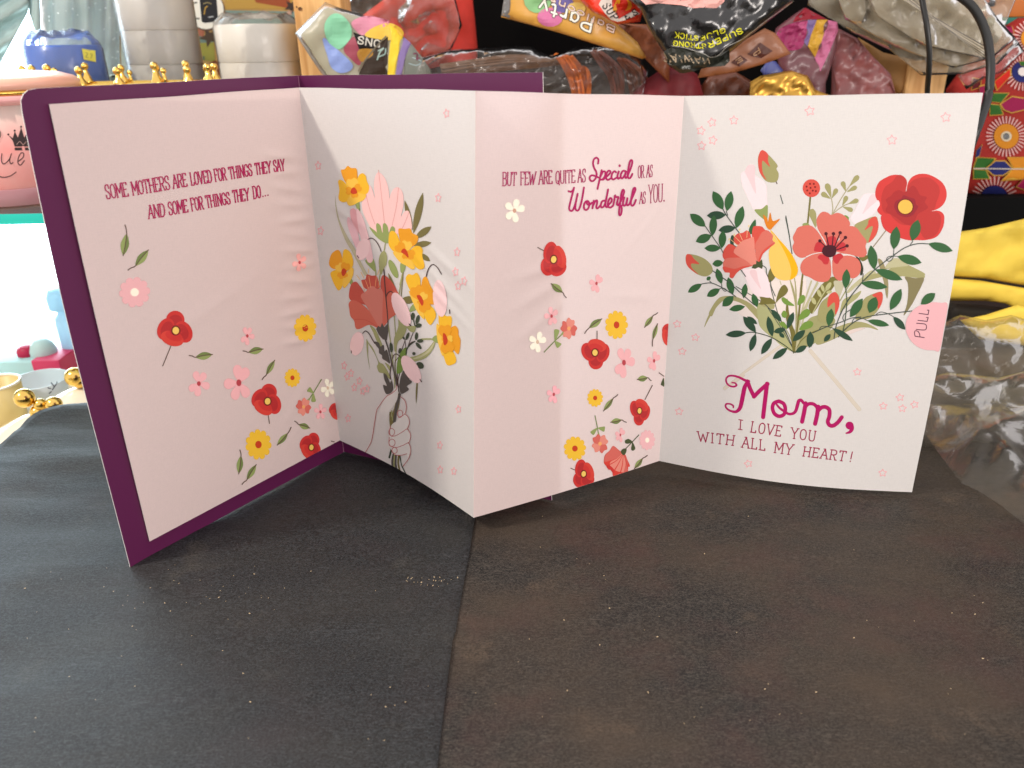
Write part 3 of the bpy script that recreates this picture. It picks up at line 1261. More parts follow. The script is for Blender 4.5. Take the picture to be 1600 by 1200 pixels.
def salmon(page, par, c, r, rot, stem, leaves, sx=0.85):
    p = Print(page)
    c = np.array(c, float)
    p.stroke(stem, 1.5, GREEN_D)
    for tip, base, w in leaves:
        tip, base = np.array(tip, float), np.array(base, float)
        d = tip - base
        n_ = np.array([-d[1], d[0]]) / np.hypot(*d)
        p.fill([base, base + d * .6 + n_ * w * .45, tip + n_ * w * .5, tip - n_ * w * .4, base + d * .6 - n_ * w * .35], GREEN)
    for k in range(4):
        a = rot + k * math.pi / 2
        d = np.array([math.cos(a) * sx, math.sin(a)])
        q = c + d * r * .52
        n_ = np.array([-math.sin(a) * sx, math.cos(a)])
        pts = [c, c + (d * .55 + n_ * .5) * r, c + (d * .95 + n_ * .42) * r, c + (d * .90 + n_ * .05) * r, c + (d * 1.0 - n_ * .35) * r, c + (d * .5 - n_ * .5) * r]
        p.fill(pts, SALMON if k % 2 else SALMON_D)
    p.disc(c[0], c[1], r * .22 * sx, r * .2, rgb(240, 160, 100, 1.2))
    p.build('printed_blossom', par)


STAR = rgb(232, 176, 178, 1.1)


def star(page, par, c, rx, ry, hole):
    p = Print(page)
    c = np.array(c, float)
    rot = random.uniform(-0.25, 0.25)
    pts = []
    for k in range(11):
        a = -math.pi / 2 + rot + k * math.pi / 5
        rr = 0.92 if k % 2 == 0 else 0.50
        pts.append((c[0] + rx * rr * math.cos(a), c[1] + ry * rr * math.sin(a)))
    p.stroke(pts, 1.5, STAR, sub=3, cap=False)
    p.build('printed_star', par)


# ---------------------------------------------------------------- page one
z = Z(150, 230, 5.161)
for i, (t, a, b, ta, tb) in enumerate((
        ('SOME', (85, 418), (262, 392), (64, 305), (240, 285)), ('MOTHERS', (297, 388), (598, 338), (278, 281), (580, 230)),
        ('ARE', (625, 333), (735, 312), (612, 226), (720, 210)), ('LOVED', (768, 308), (935, 280), (752, 206), (920, 185)),
        ('FOR', (962, 277), (1053, 262), (947, 178), (1038, 165)), ('THINGS', (1080, 257), (1260, 228), (1065, 163), (1250, 133)),
        ('THEY', (1288, 222), (1410, 203), (1277, 131), (1402, 112)), ('SAY', (1435, 197), (1522, 187), (1425, 106), (1512, 97)),
        ('AND', (425, 577), (557, 555), (415, 470), (545, 455)), ('SOME', (590, 548), (742, 520), (575, 445), (728, 420)),
        ('FOR', (773, 515), (868, 497), (757, 412), (852, 397)), ('THINGS', (893, 490), (1085, 455), (878, 393), (1070, 362)),
        ('THEY', (1110, 447), (1235, 425), (1097, 350), (1226, 330)), ('DO', (1270, 416), (1330, 405), (1258, 318), (1320, 308)))):
    p = Print(G1)
    p0, p1, h0, h1 = z(a, b, ta, tb)
    write(p, t, p0, p1, h0 - p0, h1 - p1, 1.9, INKRED, gap=0.13)
    if t == 'DO':
        for q in ((1345, 396), (1364, 391), (1385, 387)):
            d = z(*q)
            p.disc(d[0], d[1], 1.2, 1.3, INKRED, n=8)
    p.build('lettering', page1)

leaf(G1, page1, (192, 399.4), (197.6, 365), (195, 351.4), 13)
leaf(G1, page1, (231.6, 390.4), (211, 415.6), (199.4, 422), 12.5)
leaf(G1, page1, (331.7, 553.7), (305.2, 558.2), (295.4, 555.3), 12)
leaf(G1, page1, (410.8, 545.2), (388, 550.4), (379.4, 548.3), 11)
leaf(G1, page1, (429, 562.6), (415.7, 585.7), (409.2, 593), 8.5)
leaf(G1, page1, (483.7, 668.7), (466.7, 663.3), (460, 657.8), 9.5)
leaf(G1, page1, (432.8, 695.3), (449.5, 676.7), (454.5, 667.5), 8.5)
leaf(G1, page1, (372.7, 740.3), (376.3, 711.7), (374.5, 703), 10)
leaf(G1, page1, (400, 725.8), (385.3, 749.7), (377.8, 756.7), 9.5)
daisy(G1, page1, (210, 456.5), 24.5, 24, rgb(230, 174, 176, 1.05), CREAM, 10, 0.2, 0.27)
daisy(G1, page1, (476.6, 512.5), 17.8, 21.5, YEL, ORANGE_RED, 11, 0.1, 0.26)
daisy(G1, page1, (456.6, 590.2), 12.6, 14.8, YEL, ORANGE_RED, 12, 0.3, 0.26)
daisy(G1, page1, (403.5, 694.5), 20.5, 24, YEL, ORANGE_RED, 11, 0.35, 0.25)
poppy(G1, page1, (272.5, 514.5), 28.5, 0.0, 0.97, ((267, 540), (254, 571.6)))
poppy(G1, page1, (416.5, 625), 25.5, 0.22, 0.93, ((418.7, 648), (420.8, 661.5)))
poppy(G1, page1, (485.5, 697), 22, 0.42, 0.80)
poppy(G1, page1, (527.5, 641), 16, 0.3, 0.85)
pink5(G1, page1, (386, 524.8), 14.5, (-115, -60, 5, 90, 145), 0.8)
pink5(G1, page1, (310.4, 599.2), 20, (-110, -55, 15, 98, 150), 0.88)
pink5(G1, page1, (372.8, 597.9), 28, (-97, -52, 50, 110, 175), 0.84)
pink5(G1, page1, (467.7, 410), 14, A5, 0.85, rgb(238, 172, 166, 1.1))
pink5(G1, page1, (511.9, 606), 14.5, A5, 0.8, CREAM, rgb(226, 196, 170))
pink5(G1, page1, (500.3, 643.3), 12.5, (-85, -20, 55, 120, 195), 0.8)
z = Z(280, 470, 6.154)
salmon(G1, page1, (474, 635.5), 13.5, 0.4, z((1235, 965), (1290, 880), (1365, 755)),
       [(*z((1238, 850), (1288, 885)), 8), (*z((1292, 968), (1288, 888)), 7), (*z((1230, 972), (1262, 925)), 4)])
z = Z(350, 570, 6)
p = Print(G1)
p.stroke(z((1003, 714), (1032, 722)), 1.3, STEM, smooth=False)
p.build('printed_stem', page1)

# ---------------------------------------------------------------- page three
z = Z(770, 240, 8)
INK3 = rgb(178, 34, 96, 1.25)
for t, a, b, ta, tb in (('BUT', (120, 401), (288, 396), (122, 234), (296, 234)), ('FEW', (346, 392), (520, 385), (345, 229), (538, 227)),
                        ('ARE', (574, 383), (742, 371), (578, 217), (738, 210)), ('QUITE', (785, 378), (1026, 359), (785, 220), (1026, 202)),
                        ('AS', (1062, 358), (1156, 352), (1066, 198), (1160, 190))):
    p = Print(G3)
    p0, p1, h0, h1 = z(a, b, ta, tb)
    write(p, t, p0, p1, h0 - p0, h1 - p1, 1.6, INK3, gap=0.12)
    p.build('lettering', page3)
z = Z(870, 230, 8.421)
for t, a, b, ta, tb in (('OR', (1065, 408), (1148, 399), (1068, 246), (1142, 238)), ('AS', (1178, 396), (1253, 388), (1186, 238), (1260, 231)),
                        ('AS', (1085, 745), (1162, 736), (1095, 592), (1168, 584)), ('YOU', (1205, 735), (1388, 716), (1208, 497), (1392, 482))):
    p = Print(G3)
    p0, p1, h0, h1 = z(a, b, ta, tb)
    write(p, t, p0, p1, h0 - p0, h1 - p1, 1.25, INK3, gap=0.1)
    if t == 'YOU':
        d = z(1408, 704)
        p.disc(d[0], d[1], 1.2, 1.6, INK3, n=8)
    p.build('lettering', page3)
SC = rgb(186, 14, 98, 1.25)
p = Print(G3)
for s in ([(540, 215), (546, 165), (520, 138), (487, 160), (475, 215), (490, 275), (515, 320), (521, 365), (505, 415), (470, 445), (440, 435), (430, 400), (450, 372), (490, 375), (545, 397)],
          [(588, 302), (533, 548)],
          [(572, 385), (605, 322), (634, 325), (632, 375), (604, 418), (572, 428)],
          [(604, 428), (655, 385), (697, 340), (700, 315), (675, 310), (650, 350), (645, 400), (668, 430), (707, 408)],
          [(776, 330), (755, 315), (727, 345), (717, 395), (738, 424), (780, 402)],
          [(812, 318), (795, 380), (806, 414), (836, 392)],
          [(905, 318), (870, 310), (842, 350), (838, 395), (858, 408), (888, 370), (908, 318), (894, 375), (905, 404), (932, 378)],
          [(928, 375), (975, 260), (990, 190), (975, 168), (955, 200), (936, 300), (930, 380), (946, 408), (970, 393), (991, 350)]):
    p.stroke(z(*s), 3.0, SC, sub=6)
d = z(825, 243)
p.disc(d[0], d[1], 1.9, 2.2, SC)
p.build('script_lettering', page3)
p = Print(G3)
for s in ([(152, 578), (185, 585), (214, 560), (224, 532)],
          [(222, 545), (192, 660), (165, 770), (162, 815), (186, 838), (215, 815), (247, 725), (272, 612)],
          [(270, 625), (250, 715), (242, 800), (262, 833), (292, 812), (326, 700), (355, 530)],
          [(402, 706), (370, 722), (354, 770), (360, 812), (386, 824), (416, 795), (425, 740), (404, 708), (392, 738), (422, 760), (460, 728)],
          [(484, 702), (466, 802)], [(470, 775), (502, 712), (526, 700), (526, 740), (516, 788), (532, 804), (566, 770)],
          [(630, 702), (595, 710), (576, 755), (582, 790), (606, 784), (636, 730), (672, 555)], [(656, 640), (638, 715), (638, 770), (656, 788), (684, 748)],
          [(676, 757), (716, 712), (716, 676), (696, 670), (672, 715), (670, 770), (696, 794), (736, 770)],
          [(738, 768), (752, 700), (761, 632), (776, 656), (805, 655), (795, 700), (786, 750), (804, 764)],
          [(802, 764), (842, 700), (876, 612), (881, 572), (865, 560), (846, 610), (831, 720), (815, 840), (821, 893), (840, 880), (851, 820), (845, 772), (872, 758)],
          [(884, 660), (866, 738), (880, 768), (906, 748), (928, 660), (914, 738), (930, 764), (957, 738)],
          [(955, 737), (1006, 620), (1030, 556), (1020, 532), (1000, 560), (976, 680), (970, 745), (990, 769), (1015, 745), (1036, 692)]):
    p.stroke(z(*s), 3.0, SC, sub=6)
p.build('script_lettering', page3)

pink5(G3, page3, (803.5, 329), 18.5, (-75, -15, 82, 140, 215), 0.9, CREAM, rgb(208, 160, 136))
poppy(G3, page3, (864.5, 407.5), 28, -2.30, 0.78, ((851, 392.5), (840, 386.5)))
leaf(G3, page3, (861, 443), (879, 457), (884.5, 465), 11)
pink5(G3, page3, (931.7, 442.7), 14.5, (-75, -35, 80, 130, 190), 0.78)
pink5(G3, page3, (861.5, 493.7), 14.5, (-100, -35, 50, 105, 180), 0.8)
pink5(G3, page3, (839.5, 534), 16.5, (-70, -15, 85, 140, 205), 0.85, CREAM, rgb(216, 186, 160))
z = Z(820, 370, 6.667)
salmon(G3, page3, (888.5, 513), 16, 0.3, z((410, 995), (310, 1085), (200, 1200)),
       [(*z((330, 968), (312, 1080)), 8), (*z((362, 1135), (312, 1085)), 9), (*z((408, 990), (365, 1030)), 4)], 0.78)
leaf(G3, page3, (940, 498), (920, 512.5), (913.3, 520.7), 10)
daisy(G3, page3, (963, 507.5), 18, 22.5, YEL, ORANGE_RED, 11, 0.3, 0.25)
poppy(G3, page3, (930.6, 552), 24.5, 3.05, 0.9, ((932.6, 517), (932.6, 532)))
pink5(G3, page3, (974.6, 566.4), 24, (-115, -60, -5, 95, 140), 0.72)
pink5(G3, page3, (1021.6, 563.6), 15, (-80, -30, 90, 130, 190), 0.72)
leaf(G3, page3, (1006.7, 511.3), (1020, 493.3), (1027.4, 488.5), 7.5)
leaf(G3, page3, (1027, 505.7), (1019.5, 531), (1019, 540.5), 6.5)
poppy(G3, page3, (1047, 523), 20, 0.9, 0.7)
leaf(G3, page3, (995.4, 592.6), (1012, 590), (1017, 594.4), 9.5)
pink5(G3, page3, (865, 616), 14, (-80, -30, 75, 130, 195), 0.8, rgb(236, 172, 178, 1.1))
daisy(G3, page3, (929.6, 621.6), 12.5, 14.2, YEL, ORANGE_RED, 12, 0.1, 0.26)
leaf(G3, page3, (942.6, 642), (958, 622), (965, 616.4), 7.5)
poppy(G3, page3, (999.6, 643), 21.5, 3.25, 0.74, ((1007.6, 624), (1019, 602)))
leaf(G3, page3, (954, 659.6), (971, 656), (978.4, 659.6), 9)
z = Z(840, 530, 5)
salmon(G3, page3, (937.2, 693), 15, 0.9, z((447, 597), (466, 690), (478, 765)),
       [(*z((424, 738), (466, 692)), 7), (*z((522, 700), (470, 692)), 8), (*z((480, 775), (474, 722)), 4)], 0.85)
pink5(G3, page3, (969, 679.4), 11.5, (-75, -30, 80, 140, 195), 0.72)
daisy(G3, page3, (1011, 687.4), 12.5, 16, rgb(238, 184, 186, 1.0), CREAM, 11, 0.2, 0.25)
daisy(G3, page3, (898, 700.6), 17.6, 19.2, YEL, ORANGE_RED, 11, 0.2, 0.25)
poppy(G3, page3, (911.5, 742), 23, -2.35, 0.78, ((898.6, 734.4), (891.6, 731.4)))
leaf(G3, page3, (991, 732), (1004, 716), (1011, 711.4), 7.5)
p = Print(G3)
DKG = rgb(74, 84, 50, 1.1)
p.stroke(z((680, 862), (735, 805), (790, 747)), 1.4, DKG)
p.fill(z((738, 800), (710, 778), (682, 790), (685, 812), (712, 815)), DKG)
p.fill(z((740, 802), (762, 850), (745, 870), (730, 860), (734, 825)), DKG)
p.fill(z((590, 833), (640, 870), (680, 895), (700, 940), (720, 990), (700, 1000), (705, 1030), (660, 1060), (592, 1068), (580, 1035), (535, 990), (516, 960), (525, 905), (560, 870)), RED_L)
p.fill(z((590, 835), (640, 872), (668, 892), (640, 920), (570, 945), (520, 955), (528, 905), (560, 870)), SALMON_D)
p.fill(z((668, 892), (690, 950), (680, 1030), (640, 1035), (600, 1020), (565, 985), (570, 955), (620, 930)), SALMON)
p.fill(z((672, 895), (700, 950), (705, 1000), (700, 1030), (670, 1045), (685, 970)), SALMON_D)
for s_ in ([(668, 892), (610, 950), (545, 985)], [(668, 892), (630, 970), (600, 1020)], [(668, 892), (660, 980), (645, 1040)], [(668, 892), (692, 960), (702, 1010)]):
    p.stroke(z(*s_), [0.6, 1.2, 1.6], RED_L)
p.fill(z((535, 990), (560, 985), (590, 1010), (600, 1040), (580, 1035), (565, 1015), (555, 1020)), RED)
p.fill(z((648, 880), (665, 855), (692, 855), (688, 885), (670, 905)), DKG)
p.build('printed_carnation', page3)
p = Print(G3)
p.stroke(z((948, 262), (985, 288)), 1.5, STEM, smooth=False)
p.fill(z((984, 300), (962, 350), (972, 362), (988, 366)), DKG)
p.build('printed_stem', page3)

# ---------------------------------------------------------------- page two: hand with bouquet
zc, zd, ze, zf, zg, zh = Z(500, 240, 8), Z(500, 370, 8), Z(580, 440, 10), Z(530, 480, 8), Z(560, 600, 7.5), Z(600, 300, 10)
SAGE = rgb(152, 154, 104, 1.25)
SAGE_G = rgb(165, 160, 132, 1.25)
OLIVE = rgb(108, 100, 58, 1.2)
CHAR = rgb(74, 70, 66, 1.15)
DSTEM = rgb(70, 50, 48, 1.1)
BUDP = rgb(234, 200, 200, 1.05)
Y1, Y2, Y3 = rgb(236, 180, 40, 1.14), rgb(230, 156, 30, 1.14), rgb(236, 188, 70, 1.12)
GRN = rgb(112, 140, 62, 1.2)
DGRN = rgb(58, 70, 52, 1.15)


def lens(p, tip, base, w, col, curve=0.0):
    tip, base = np.array(tip, float), np.array(base, float)
    d = base - tip
    n_ = np.array([-d[1], d[0]]) / np.hypot(*d)
    cv = lambda t: n_ * curve * math.sin(math.pi * t)
    L = [tip] + [tip + d * t + cv(t) + n_ * w * k for t, k in ((.2, .34), (.45, .5), (.75, .38))] + [base]
    R = [tip] + [tip + d * t + cv(t) - n_ * w * k for t, k in ((.2, .34), (.45, .5), (.75, .38))] + [base]
    p.fill(list(spline(L, False, 4)) + list(spline(R, False, 4)[::-1][1:-1]), col, smooth=False)


# stems
p = Print(G2)
for pts, w, col in ((zf((700, 1090), (690, 850), (640, 400), (600, 100)), 1.6, SAGE), (zf((735, 1060), (700, 760), (715, 500), (690, 100)), 1.5, SAGE),
                    (zf((760, 1090), (740, 900), (860, 500), (930, 310)), 1.2, DSTEM), (zf((730, 960), (700, 700), (760, 600), (830, 400)), 1.0, DSTEM),
                    (zf((745, 1000), (735, 780), (870, 480), (950, 425)), 1.5, DSTEM),
                    (zd((700, 960), (740, 560), (820, 80)), 1.6, SAGE), (zd((690, 600), (700, 430), (640, 260)), 2.0, SAGE),
                    (zd((1005, 600), (1040, 440)), 2.4, SAGE), (zd((985, 760), (1010, 600)), 1.8, SAGE), (zd((1016, 750), (1045, 430)), 1.4, OLIVE),
                    (zd((860, 1000), (815, 600), (800, 400)), 1.4, DSTEM)):
    p.stroke(pts, w, col)
p.build('printed_stem', page2)
for pts, col in ((zc((195, 520), (205, 640), (250, 840), (360, 1060), (450, 1210), (390, 1200), (300, 1040), (225, 820), (195, 640)), SAGE_G),
                 (zd((320, 0), (440, 170), (560, 400), (600, 470), (560, 480), (500, 370), (380, 140)), SAGE_G),
                 (zf((385, 225), (450, 270), (500, 370), (540, 470), (520, 500), (470, 420), (430, 320)), SAGE),
                 (zf((345, 395), (370, 440), (430, 520), (500, 680), (560, 720), (640, 860), (640, 900), (560, 830), (500, 810), (475, 740), (490, 690), (440, 570), (370, 460)), SAGE),
                 (zf((345, 395), (365, 470), (365, 600), (388, 780), (360, 640), (345, 500)), SAGE),
                 (zf((750, 130), (840, 230), (830, 320), (790, 390), (740, 430), (700, 560), (690, 400), (740, 250)), SAGE),
                 (zf((970, 950), (985, 950), (980, 1080), (965, 1200), (960, 1060)), OLIVE),
                 (zf((575, 690), (640, 740), (640, 800), (600, 740)), SAGE)):
    p = Print(G2)
    p.fill(pts, col)
    p.build('printed_leaf', page2)
p = Print(G2)      # curved leaf below the right-hand yellow flower
p.fill(zf((1205, 400), (1190, 500), (1100, 620), (1000, 665), (935, 675), (880, 630), (980, 600), (1090, 540), (1160, 460)), SAGE)
p.fill(zf((1200, 420), (1150, 540), (1040, 620), (950, 650), (930, 640), (1040, 590), (1130, 520)), rgb(185, 182, 142, 1.2))
p.stroke(zf((1030, 400), (1110, 396), (1190, 400)), 2.6, SAGE)
p.fill(zf((1165, 395), (1215, 350), (1250, 390), (1250, 445), (1205, 435)), GREEN)
p.build('printed_leaf', page2)
p = Print(G2)      # green blade behind the lower bud
p.fill(zf((840, 500), (850, 560), (800, 780), (745, 830), (720, 800), (740, 640), (790, 540)), GRN)
p.build('printed_leaf', page2)
for tip, base, w in (((1290, 485), (1170, 1000), 90), ((1060, 580), (1160, 960), 60), ((1395, 910), (1190, 1060), 85), ((1395, 1112), (1170, 1150), 75)):
    p = Print(G2)
    t_, b_ = zc(tip, base)
    lens(p, t_, b_, w / 8, OLIVE)
    p.build('printed_leaf', page2)
p = Print(G2)
t_, b_ = zh((725, 1080), (560, 960))
lens(p, t_, b_, 8, OLIVE)
p.build('printed_leaf', page2)
for pts in (zd((855, 455), (900, 520), (960, 660), (1000, 760), (930, 680), (880, 560)), ze((490, 265), (600, 225), (690, 300), (600, 345), (540, 330))):
    p = Print(G2)
    p.fill(pts, OLIVE)
    p.build('printed_leaf', page2)
for c_, r_, ro in (((790, 290), (52, 115), 0.12), ((920, 400), (42, 125), -0.42)):
    p = Print(G2)
    q = zd(*c_)
    p.disc(q[0], q[1], r_[0] / 8, r_[1] / 8, SAGE if ro > 0 else GREEN, ro)
    if ro > 0:
        p.fill(zd((745, 330), (835, 330), (800, 400), (770, 470), (752, 440)), SAGE)
    p.build('printed_bud', page2)
p = Print(G2)
p.fill(zd((570, 300), (650, 250), (690, 330), (700, 430), (650, 400)), GREEN)
p.build('printed_leaf', page2)

# big pale pink bloom
p = Print(G2)
PB = rgb(236, 192, 188, 1.05)
p.fill(zc((735, 232), (690, 300), (678, 420), (688, 545), (650, 430), (610, 400), (545, 540), (530, 680), (590, 840), (690, 980), (900, 1010), (1130, 970),
          (1145, 840), (1110, 720), (1060, 725), (1018, 780), (1046, 640), (1040, 500), (990, 425), (930, 435), (885, 510), (875, 560), (855, 420), (810, 300)), PB)
for s in ([(735, 205), (770, 500), (810, 870)], [(575, 490), (620, 680), (690, 880)], [(985, 425), (960, 650), (905, 900)], [(1118, 725), (1080, 830), (1035, 930)]):
    p.stroke(zc(*s), 0.8, rgb(205, 140, 134, 1.15))
p.fill(zc((620, 915), (700, 970), (715, 990), (705, 900), (720, 868), (760, 900), (785, 990), (790, 890), (815, 868), (850, 910), (865, 985), (890, 920), (920, 910), (945, 960),
          (900, 1100), (830, 1118), (750, 1075), (680, 1010)), GREEN)
p.build('printed_bloom', page2)
# pink tulip
p = Print(G2)
p.fill(zc((450, 600), (480, 600), (505, 700), (490, 720), (460, 680)), GREEN_D)
p.fill(zc((345, 810), (370, 795), (400, 850), (470, 960), (500, 1100), (560, 1200), (470, 1200), (400, 1050), (350, 900)), rgb(224, 180, 186, 1.05))
p.fill(zc((380, 720), (405, 685), (450, 700), (480, 800), (510, 1000), (520, 1040), (450, 930), (395, 830)), rgb(216, 158, 162, 1.05))
p.fill(zc((460, 690), (500, 720), (560, 850), (610, 1030), (640, 1150), (665, 1330), (600, 1350), (540, 1150), (490, 960), (465, 800)), rgb(228, 188, 190, 1.05))
p.build('printed_tulip', page2)


def bud(c_, rx, ry, ro, hook, wisp):
    q = Print(G2)
    q.disc(c_[0], c_[1], rx, ry, BUDP, ro, n=18)
    if hook is not None:
        q.stroke(hook, 1.4, DSTEM)
    if wisp is not None:
        q.stroke(wisp, 1.5, DSTEM, smooth=False)
    q.build('printed_bud', page2)


def yellow_flower(name, parts, heart, cup=None):
    q = Print(G2)
    if cup is not None:
        q.fill(cup, GREEN)
    for pts, col in parts:
        q.fill(pts, col)
    cen = np.mean(heart, axis=0)
    for pts, col in parts:
        m = np.mean(pts, axis=0)
        d = m - cen
        n_ = np.array([-d[1], d[0]])
        q.fill([cen, cen + d * .45 + n_ * .38, cen + d * .78 + n_ * .22, cen + d * .72, cen + d * .78 - n_ * .22, cen + d * .45 - n_ * .38], Y2 if col is not Y2 else Y3)
    q.fill(heart, ORANGE_RED)
    q.build(name, page2)


yellow_flower('printed_pansy', [
    (zc((265, 210), (310, 195), (350, 155), (395, 180), (455, 185), (470, 250), (465, 330), (430, 430), (370, 420), (300, 320)), Y2),
    (zc((230, 345), (270, 330), (320, 370), (360, 440), (400, 500), (350, 590), (280, 605), (235, 560), (245, 450)), Y1),
    (zc((480, 290), (530, 245), (575, 275), (590, 340), (620, 420), (600, 490), (540, 515), (460, 490), (440, 430)), Y1),
    (zc((340, 600), (385, 520), (470, 495), (580, 515), (550, 580), (480, 610), (430, 640), (370, 650)), Y3)],
    zc((388, 480), (405, 435), (430, 420), (455, 440), (470, 490), (420, 505)), zc((440, 600), (490, 595), (500, 690), (465, 680)))
yellow_flower('printed_pansy', [
    (zd((115, 330), (150, 210), (235, 165), (280, 260), (290, 420), (220, 410), (150, 390)), Y2),
    (zd((290, 200), (320, 155), (380, 190), (420, 300), (400, 390), (330, 420), (285, 380)), Y1),
    (zd((135, 450), (200, 415), (280, 440), (300, 500), (280, 620), (235, 670), (190, 610), (150, 520)), Y1),
    (zd((310, 470), (410, 385), (420, 470), (370, 570), (310, 640), (285, 600), (295, 520)), Y3)],
    zd((275, 420), (305, 392), (335, 425), (320, 470), (292, 490), (275, 460)), zd((360, 540), (395, 520), (415, 570), (390, 600)))
yellow_flower('printed_pansy', [
    (zh((235, 575), (330, 575), (415, 570), (450, 640), (535, 690), (520, 790), (440, 860), (360, 900), (280, 830), (240, 690)), Y2),
    (zh((75, 770), (90, 640), (140, 605), (200, 650), (250, 760), (290, 880), (260, 930), (160, 930), (90, 850)), Y1),
    (zh((400, 930), (480, 850), (560, 845), (610, 900), (605, 1000), (640, 1150), (600, 1205), (520, 1190), (440, 1080), (390, 1000)), Y1),
    (zh((145, 945), (250, 935), (370, 990), (440, 1080), (490, 1180), (440, 1205), (350, 1150), (250, 1090)), Y3)],
    zh((275, 935), (300, 890), (335, 885), (375, 940), (388, 1025), (330, 975)), zd((1010, 330), (1075, 340), (1060, 420), (1030, 450), (1010, 430)))
yellow_flower('printed_pansy', [
    (zd((1075, 520), (1110, 465), (1160, 475), (1215, 450), (1255, 520), (1260, 640), (1230, 740), (1150, 690), (1100, 610)), Y1),
    (zd((1270, 610), (1290, 520), (1335, 500), (1380, 600), (1420, 680), (1445, 820), (1390, 845), (1300, 810), (1260, 720)), Y2),
    (zd((1290, 860), (1330, 830), (1420, 890), (1455, 980), (1420, 1060), (1380, 1100), (1330, 1040), (1295, 950)), Y1),
    (zd((1115, 680), (1160, 700), (1230, 760), (1280, 870), (1300, 960), (1305, 1030), (1230, 950), (1170, 830)), Y3)],
    zd((1215, 735), (1260, 730), (1295, 790), (1300, 830), (1280, 860), (1245, 800)), ze((605, 470), (620, 400), (670, 350), (720, 420), (680, 450)))
yellow_flower('printed_pansy', [
    (ze((1055, 560), (1060, 470), (1100, 455), (1170, 535), (1250, 540), (1265, 620), (1240, 740), (1180, 820), (1100, 760), (1060, 650)), Y1),
    (ze((1210, 800), (1250, 720), (1320, 690), (1365, 750), (1370, 830), (1400, 920), (1385, 1080), (1350, 1130), (1270, 1030), (1210, 920)), Y2),
    (zf((1305, 560), (1360, 470), (1430, 560), (1465, 640), (1450, 700), (1360, 725), (1320, 650)), Y1),
    (zf((1220, 300), (1225, 205), (1265, 240), (1300, 340), (1330, 450), (1310, 590), (1285, 590), (1240, 440)), Y3)],
    ze((1130, 815), (1165, 815), (1200, 890), (1195, 960), (1145, 985)))

# carnation
p = Print(G2)
C1, C2, C3 = rgb(200, 84, 70, 1.25), rgb(212, 106, 88, 1.25), rgb(208, 122, 108, 1.22)
p.fill(zd((520, 545), (570, 530), (590, 470), (650, 485), (710, 490), (740, 580), (750, 640), (640, 660), (560, 640)), C1)
p.fill(zd((365, 740), (390, 600), (450, 560), (500, 610), (560, 700), (620, 850), (500, 830), (400, 800)), C1)
p.fill(zd((760, 600), (780, 490), (830, 490), (900, 560), (965, 670), (980, 800), (880, 900), (800, 800)), C1)
p.fill(zd((365, 830), (420, 790), (540, 850), (640, 950), (720, 1080), (735, 1140), (620, 1100), (500, 1150), (450, 1140), (430, 1050), (385, 990), (370, 900)), C2)
p.fill(zd((840, 760), (900, 680), (980, 690), (1000, 850), (960, 960), (880, 1020), (800, 1120), (780, 1080)), C2)
p.fill(zd((515, 740), (580, 680), (610, 630), (670, 615), (720, 650), (775, 650), (795, 740), (790, 900), (790, 1100), (750, 1130), (690, 1040), (600, 890)), C3)
p.fill(zd((795, 700), (830, 780), (860, 900), (850, 1050), (800, 1110), (785, 1060)), C2)
p.stroke(zd((440, 1030), (560, 1035), (660, 1080), (730, 1130)), 0.9, C1)
for s in ([(525, 560), (570, 690)], [(575, 545), (610, 640)], [(615, 490), (640, 630)], [(710, 500), (695, 620)], [(742, 530), (745, 640)]):
    p.stroke(zd(*s), 0.8, rgb(236, 160, 110, 1.2))
for s in ([(460, 480), (500, 530)], [(515, 440), (550, 510)], [(608, 400), (612, 450)], [(745, 410), (725, 470)]):
    p.stroke(zd(*s), 1.1, rgb(226, 190, 130, 1.1))
p.fill(zd((705, 1150), (735, 1110), (760, 1130), (780, 1075), (810, 1130), (858, 1075), (860, 1180), (840, 1290), (790, 1280), (740, 1220)), CHAR, smooth=False)
p.build('printed_carnation', page2)
p = Print(G2)
p.stroke(zf((578, 395), (620, 520), (660, 680), (700, 850), (730, 1010)), 2.2, CHAR)
p.stroke(zd((805, 420), (825, 700), (850, 980), (855, 1080)), 1.6, DSTEM)
p.stroke(zf((660, 700), (640, 820), (650, 900)), 1.4, DSTEM)
p.build('printed_stem', page2)
# serrated dark leaves
for pts in (((445, 430), (500, 440), (520, 490), (560, 470), (570, 550), (600, 530), (630, 630), (640, 700), (590, 670), (545, 640), (540, 600), (505, 570), (500, 520), (470, 480)),
            ((560, 825), (600, 850), (640, 940), (660, 910), (680, 1000), (660, 1060), (600, 1085), (570, 1040), (555, 970), (600, 980), (570, 900)),
            ((810, 785), (850, 810), (885, 860), (880, 900), (910, 920), (900, 950), (850, 985), (875, 1020), (850, 1050), (780, 1080), (755, 1000), (770, 880))):
    p = Print(G2)
    p.fill(zf(*pts), CHAR)
    p.build('printed_leaf', page2)
